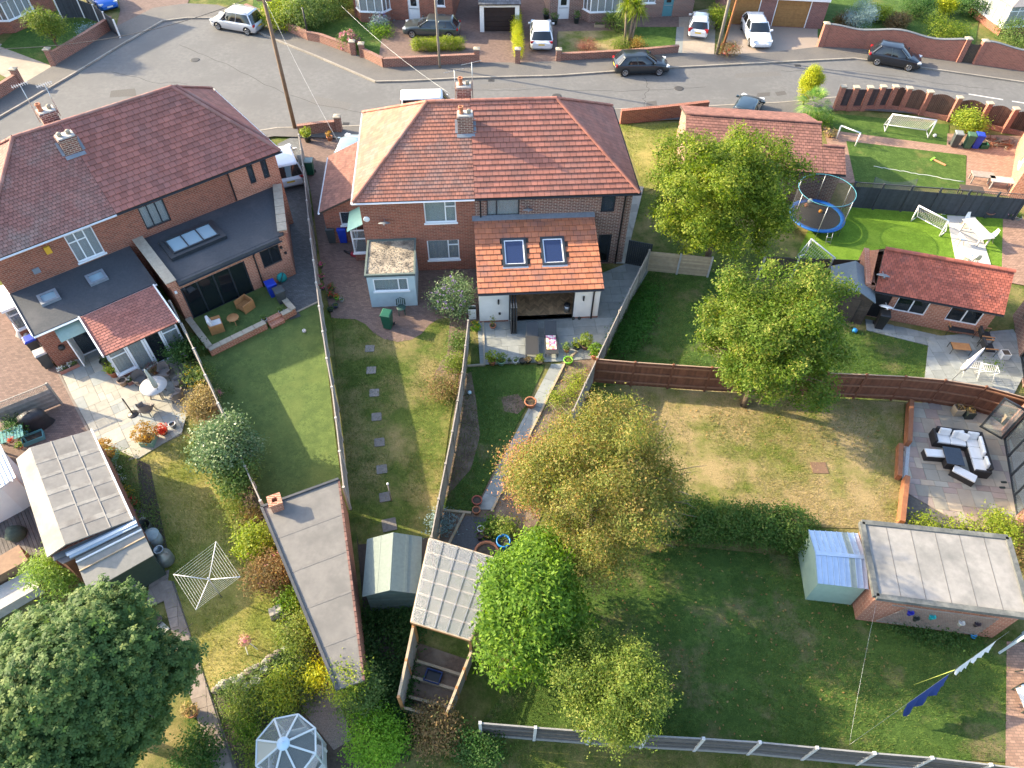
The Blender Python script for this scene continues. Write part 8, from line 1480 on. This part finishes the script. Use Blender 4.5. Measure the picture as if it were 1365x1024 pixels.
# ------------------------------------------------------------------ football turf: trampoline, goals, nets, dining set
netm = mat('net', (.6,.6,.58), (.5,.5,.48), 5)
def net(mb, a, b, c, d, n, m, r=.008):
    a, b, c, d = map(Vector, (a,b,c,d))
    for k in range(n+1): mb.tube([a.lerp(b,k/n),d.lerp(c,k/n)],r,3,cap=False)
    for k in range(m+1): mb.tube([a.lerp(d,k/m),b.lerp(c,k/m)],r,3,cap=False)
c = P(1089,287,.7); t = thing('trampoline', 'round trampoline with blue pad and black safety net behind the lime tree', 'trampoline', (c.x,c.y,0)); R0 = 1.6; mb = MB(); mb.lathe([(0,.68),(R0-.25,.68)],n=36,cap=False); mb.build('bed', mat('trampoline_bed', (.025,.025,.027), (.035,.035,.037), 30), t)
mb = MB(); mb.lathe([(R0-.22,.69),(R0-.16,.73),(R0+.05,.73),(R0+.08,.67),(R0+.05,.64)],n=36,cap=False); mb.build('pad', mat('pad_blue', (.01,.1,.36), (.012,.12,.42), 4, rough=.5), t)
for k in range(6): a = 2*math.pi*k/6+.3; x, y = (R0+.04)*math.cos(a), (R0+.04)*math.sin(a); mb = MB(); mb.tube([(x,y,0),(x,y,2.5)],.022,6); mb.build('pole', galv, t)
mb = MB(); mb.tube([((R0+.04)*math.cos(2*math.pi*k/36),(R0+.04)*math.sin(2*math.pi*k/36),2.5) for k in range(37)],.02,6); mb.build('top_ring', mat('ring_cyan', (.08,.26,.33), (.06,.22,.28), 4), t)
mb = MB(); mb.lathe([(R0,.72),(R0,2.48)],n=36,cap=False); nt_ = glassmat('safety_net', (.02,.02,.022), .38, .9); mb.build('safety_net', nt_, t)
t2 = T('step_ladder', 'small steel ladder leaning at the trampoline edge', 'ladder', (1103,327)); 
for s in (-.15,.15): mb = MB(); mb.tube([(s,0,0),(s,.25,.72)],.018,6); mb.build('stile', galv, t2)
for z in (.2,.45): mb = MB(); mb.tube([(-.15,z*.35,z),(.15,z*.35,z)],.016,6); mb.build('rung', galv, t2)
def goal(label, px, rz, w, h, d, r=.045, n=14):
    t = T('football_goal', label, 'goal', px, rz); x = w/2
    for s in (-1,1): mb = MB(); mb.tube([(s*x,0,0),(s*x,0,h)],r,8); mb.build('post', upvc, t); mb = MB(); mb.tube([(s*x,0,h),(s*x,d,.03),(s*x,0,.03)],r*.7,6); mb.build('side_stay', upvc, t)
    mb = MB(); mb.tube([(-x-.03,0,h),(x+.03,0,h)],r,8); mb.build('crossbar', upvc, t); mb = MB(); mb.tube([(-x,d,.03),(x,d,.03)],r*.7,6); mb.build('ground_bar', upvc, t)
    mb = MB(); net(mb, (-x,0,h),(x,0,h),(x,d,.05),(-x,d,.05), n, max(6,n//2)); stuff(mb.build('net', netm, t)); return t
goal('large white goal on the corner lawn by the pillar fence', (1208,180), -14, 2.9, 1.35, 1.0, n=22); goal('small white goal at the bench end of the bright turf', (1233,305), -50, 1.9, 1.15, .7); goal('small white goal beside the felted shed on the bright turf', (1088,352), 118, 1.9, 1.15, .7)
t = T('rebound_net', 'dark framed rebound net in front of the slate fence', 'rebounder', (1185,270), -3); x = 1.3
for q in (((-x,0,0),(-x,.5,1.5)),((x,0,0),(x,.5,1.5)),((-x,0,.02),(x,0,.02)),((-x,0,.02),(-x,.9,.02)),((x,0,.02),(x,.9,.02))): mb = MB(); mb.tube(q,.02,6); mb.build('frame_bar', pot_b, t)
mb = MB(); G = [[(-x+2*x*i/8, .03+.47*j/6+(.0), .1+(1.4-.35*math.sin(math.pi*i/8))*j/6) for i in range(9)] for j in range(7)]; mb.grid(G); mb.build('net', glassmat('rebound_mesh', (.25,.24,.2), .4, .9), t)
t = T('garden_bench', 'slatted timber bench on white concrete legs by the slate fence', 'bench', (1278,285), -4)
for k in range(3): mb = MB(); mb.box(-1.2,1.2,-.2+k*.14,-.2+k*.14+.12,.42,.47); mb.build('seat_slat', mat('bench_wood', (.26,.13,.07), (.2,.1,.055), 5), t)
for x in (-1,0,1): mb = MB(); mb.box(x-.12,x+.12,-.2,.2,0,.419); mb.build('leg', white_paint, t)
t = T('dining_table', 'long pale slatted garden table on the porcelain paving', 'table', (1296,318), -78); wp = mat('wood_bleached', (.5,.48,.45), (.42,.4,.37), 5)
for k in range(6): mb = MB(); mb.box(-1.0,1.0,-.42+k*.14,-.42+k*.14+.13,.72,.75); mb.build('top_slat', wp, t)
for x in (-.8,.8):
    for y in (-.33,.33): mb = MB(); mb.box(x-.04,x+.04,y-.04,y+.04,0,.719); mb.build('leg', wp, t)
def shell(label, px, rz):
    t = T('shell_chair', label, 'chair', px, rz); G = [[(x*(.24-.04*max(0,v-.5)),y,z) for x in (-1,-.6,0,.6,1)] for v, (y, z) in enumerate(((-.25,.44),(-.05,.42),(.15,.45),(.24,.65),(.28,.88)))]; G = [[(x,y,z+(.07 if abs(x) > .2 else .02 if abs(x) > .1 else 0)) for x,y,z in r_] for r_ in G]; mb = MB(); mb.grid(G); mb.grid([[(x,y,z-.03) for x,y,z in r_] for r_ in G][::-1]); mb.build('shell', white_paint, t)
    for sx in (-1,1):
        for sy in (-1,1): mb = MB(); mb.beam((sx*.1,sy*.1,.42),(sx*.22,sy*.22,0),.03); mb.build('leg', wood_pale, t)
shell('white shell chair at the table side nearer the small goal', (1277,326), 100); shell('white shell chair at the house side of the pale table', (1316,322), -82); shell('white shell chair at the outbuilding end of the pale table, goal side', (1286,352), 120); shell('white shell chair at the outbuilding end of the pale table, nearest the roof', (1296,352), 170); shell('white shell chair at the bench end of the pale table', (1286,302), 5)
t = T('fire_pit', 'round steel fire pit beside the timber bench', 'fire pit', (1315,288)); mb = MB(); mb.lathe([(.15,.15),(.34,.3),(.38,.4),(.34,.4),(.14,.2)],n=18); mb.build('bowl', mat('rusty_steel', (.25,.12,.09), (.18,.09,.07), 6), t)
for k in range(3): a = 2.1*k; mb = MB(); mb.beam((.2*math.cos(a),.2*math.sin(a),.25),(.32*math.cos(a),.32*math.sin(a),0),.03); mb.build('leg', pot_b, t)
# corner garden bits
t = T('clothes_prop', 'white goal-like sports posts by the tiled porch', 'posts', (1127,190), -40)
for x in (-.7,.7): mb = MB(); mb.tube([(x,0,0),(x,0,1.0)],.05,8); mb.build('post', white_paint, t)
mb = MB(); mb.tube([(-.72,0,1.0),(.72,0,1.0)],.05,8); mb.build('bar', white_paint, t)
t = T('log_pile', 'loose heap of sticks and logs by the pale paving', 'logs', (1330,193)); rg = random.Random(8)
for k in range(26): a = rg.uniform(0,3.14); x, y = rg.uniform(-.8,.8), rg.uniform(-.4,.4); l = rg.uniform(.3,.7); mb = MB(); mb.tube([(x-l*math.cos(a),y-l*math.sin(a),.06+.25*rg.random()),(x+l*math.cos(a),y+l*math.sin(a),.06+.25*rg.random())],.035,6); mb.build('log', bark_grey if k%3 else wood_brown, t)
for k in range(3):
    px = ((1305,243),(1330,250),(1290,262))[k]; t = T('garden_clutter_table', ['grey board table heaped beside the orange brick gable','white plastic chairs stacked by the gable','dark sheet-covered bench by the slate fence end'][k], 'table', px, -10); mb = MB(); mb.box(-.7,.7,-.35,.35,.55,.6); mb.build('top', (wood_grey,concrete,wood_dark)[k], t)
    for sx in (-1,1):
        for sy in (-1,1): mb = MB(); mb.box(sx*.6-.03,sx*.6+.03,sy*.28-.03,sy*.28+.03,0,.549); mb.build('leg', (wood_grey,concrete,wood_dark)[k], t)
mb = MB(); rg = random.Random(3); a, b = P(1165,222), P(1285,243); pts = [a.lerp(b,k/24)+Vector((rg.uniform(-.04,.04),rg.uniform(-.06,.06),.02)) for k in range(25)]; mb.tube(pts,.02,5); o = mb.build('pale_rope', white_paint); tag(o, 'pale rope lying across the corner lawn', 'rope')
t = T('toy_sword', 'orange and lime plastic toy left on the corner lawn', 'toy', (1252,217), -50); mb = MB(); mb.obox((0,0,.04),(.9,.12,.05)); mb.build('blade', mat('toy_orange', (.6,.25,.12), (.5,.2,.1), 4), t); mb = MB(); mb.obox((-.5,0,.05),(.12,.5,.06)); mb.build('handle', lime_p, t)
# ------------------------------------------------------------------ washing lines on the bottom lawn
w0, w1, w2 = P(1132,993,.9), P(1168,805,2.2), P(1345,842,2.2)
wire('washing line from the bottom fence to the orange garage corner', w0, w1, .1, .0028, galv); wire('washing line carrying white and navy laundry to the pale gate', w0, w2, .12, .0028, galv)
def cloth(label, f0, f1, drop, m, seed, blow=.1):
    r = random.Random(seed); t = thing('laundry', label, 'laundry', at(w0.lerp(w2,f0))); n = 14; G = []
    d = (w2-w0).normalized(); sd = Vector((-d.y,d.x,0))
    for j in range(7): G.append([w0.lerp(w2,f0+(f1-f0)*i/n)-Vector((0,0,.12*4*(f0+(f1-f0)*i/n)*(1-(f0+(f1-f0)*i/n))+drop*j/6*(1+.08*math.sin(i*1.7))))+sd*(.07*math.sin(i*1.3+j*.5)*j/6-blow*j/6) for i in range(n+1)])
    mb = MB(); mb.grid(G); mb.build('cloth', m, t, True)
cloth('navy blue sheet pegged on the washing line', .36, .62, .75, mat('cloth_navy', (.02,.05,.2), (.015,.04,.16), 4), 1, .24); cloth('first white garment on the washing line beyond the prop', .69, .77, .55, cushion, 2); cloth('second white garment on the washing line near the garage', .79, .92, .5, cushion, 3)
p, q = w0.lerp(w2,.66)-Vector((0,0,.1)), P(1218,913); t = thing('line_prop', 'yellow-green pole propping up the washing line', 'prop', q); mb = MB(); mb.tube([q,p],.012,6); mb.build('pole', mat('prop_lime', (.5,.55,.12), (.42,.47,.1), 5), t, True)
t = T('pale_gate', 'pale blue slatted gate at the end of the orange garage', 'gate', (1335,868), 32)
for k in range(6): mb = MB(); mb.box(-.1,1.3,-.02,.02,.15+k*.28,.35+k*.28); mb.build('slat', mat('gate_blue', (.38,.48,.53), (.32,.42,.47), 4), t)
for x in (-.14,1.34): mb = MB(); mb.box(x-.04,x+.04,-.04,.04,0,1.9); mb.build('post', MATS['gate_blue'], t)
t = T('white_grill', 'round white kettle grill on the block path at the lawn edge', 'barbecue', (1362,905)); mb = MB(); mb.lathe([(.1,.55),(.25,.62),(.3,.75),(.27,.9),(.12,.98),(0,1.0)],n=18); mb.build('kettle', white_paint, t)
for k in range(3): a = 2.1*k; mb = MB(); mb.beam((.15*math.cos(a),.15*math.sin(a),.6),(.3*math.cos(a),.3*math.sin(a),0),.03); mb.build('leg', pot_b, t)
t = T('trolley', 'black framed trolley with pale baskets on the block path', 'trolley', (1366,935)); 
for z in (.25,.6): mb = MB(); mb.box(-.3,.3,-.4,.4,z,z+.03); mb.build('shelf', white_paint, t)
for sx in (-1,1):
    for sy in (-1,1): mb = MB(); mb.box(sx*.3-.02,sx*.3+.02,sy*.4-.02,sy*.4+.02,0,.75); mb.build('leg', pot_b, t)
# rockery, bird table, stones
t = T('plant_stand', 'flower basket on a thin metal stand on the sunlit lawn', 'plant stand', (336,866)); 
for k in range(3): a = 2.1*k; mb = MB(); mb.beam((.1*math.cos(a),.1*math.sin(a),.7),(.22*math.cos(a),.22*math.sin(a),0),.025); mb.build('leg', white_paint, t)
mb = MB(); mb.lathe([(.1,.66),(.2,.85),(.18,.85)],n=14); mb.build('basket', wood_pale, t); foliage(t, [(0,0,.95,.24,.24,.18)], 260, .08, lf_tan, 370, per=5, clump=.04, name='plant'); foliage(t, [(0,0,.98,.22,.22,.18)], 80, .07, fl_pink, 371, per=4, clump=.03, name='flowers')
t = T('stone_seat', 'stacked stone slab seat at the edge of the yellow lawn', 'seat', (371,820), 20)
for k in range(4): mb = MB(); mb.obox((0,0,.06+k*.13),(.55-.02*k,.32,.115),rz=.05*k); mb.build('stone', stone_buff, t)
rg = random.Random(12); t = T('rockery_edge', 'row of rough rockery stones along the bottom of the yellow lawn', 'rockery', (340,890))
for k in range(22):
    p = P(288,922).lerp(P(386,864),k/21)+Vector((rg.uniform(-.08,.08),rg.uniform(-.1,.1),0)); s = rg.uniform(.1,.2); mb = MB(); r = np.random.default_rng(k); G = [[(p.x+math.cos(a)*s*ss*(1+r.normal()*.12),p.y+math.sin(a)*s*.8*ss*(1+r.normal()*.12),z*s) for a in [2*math.pi*j/9 for j in range(9)]] for z, ss in ((-.1,1),(.5,1.05),(.95,.75),(1.1,.15))]; mb.grid(G, close=True, smooth=False); mb.f.append(list(range(len(mb.v)-9,len(mb.v)))); mb.c.append(.5); mb.m.append(0); mb.sm.append(False); mb.build('stone', rg.choice([stone_dk,stone_buff,stone_grey]), t, True)
for i, (px, r, l) in enumerate((((331,918),.16,'round grey ornament stone in the rockery'),((343,910),.2,'shallow stone bird bath in the rockery'),((354,895),.14,'pale stone ornament in the rockery near the lawn'))): t = T('garden_ornament', l, 'ornament', px); mb = MB(); mb.lathe([(r*.6,0),(r*.5,.12),(r,.2),(r,.25),(r*.8,.23),(0,.2)],n=14); mb.build('stone', stone_grey, t)
t = T('potting_bench', 'small grey bench with clutter beside the dark green shed', 'bench', (172,795), 40); mb = MB(); mb.box(-.45,.45,-.2,.2,.5,.54); mb.build('top', wood_grey, t)
for sx in (-1,1): mb = MB(); mb.box(sx*.4-.03,sx*.4+.03,-.18,.18,0,.499); mb.build('leg', wood_grey, t)
mb = MB(); mb.obox((0,0,.03),(.5,.35,.05)); o = mb.build('pale_slab', stone_buff); o.location = P(216,838); o.rotation_euler = (0,0,R_(-35)); tag(o, 'loose pale slab beside the black tub at the path', 'slab')
t = T('garden_sack', 'crumpled dark green sack on the deck boards', 'sack', (24,714)); mb = MB(); r = np.random.default_rng(5); G = [[(math.cos(a)*s*(.42+r.normal()*.05),math.sin(a)*s*(.36+r.normal()*.05),z+.06) for a in [2*math.pi*k/12 for k in range(12)]] for z, s in ((0,1.0),(.18,1.0),(.36,.7),(.45,.3),(.47,.04))]; mb.grid(G, close=True); mb.build('sack', mat('sack_green', (.05,.075,.06), (.035,.055,.045), 10, bump=.4), t)
for i, (px, l) in enumerate((((33,450),'crumpled white rubble bag leaning on the left house corner'),((42,455),'second white rubble bag beside the blue-lidded bin'))): t = T('rubble_bag', l, 'bag', px); mb = MB(); r = np.random.default_rng(50+i); G = [[(math.cos(a)*s*(.26+r.normal()*.04),math.sin(a)*s*(.22+r.normal()*.04),z+.03) for a in [2*math.pi*k/10 for k in range(10)]] for z, s in ((0,1.0),(.25,1.05),(.5,.7),(.6,.3),(.62,.04))]; mb.grid(G, close=True); mb.build('bag', mat('bag_white', (.5,.46,.42), (.4,.37,.34), 6), t)
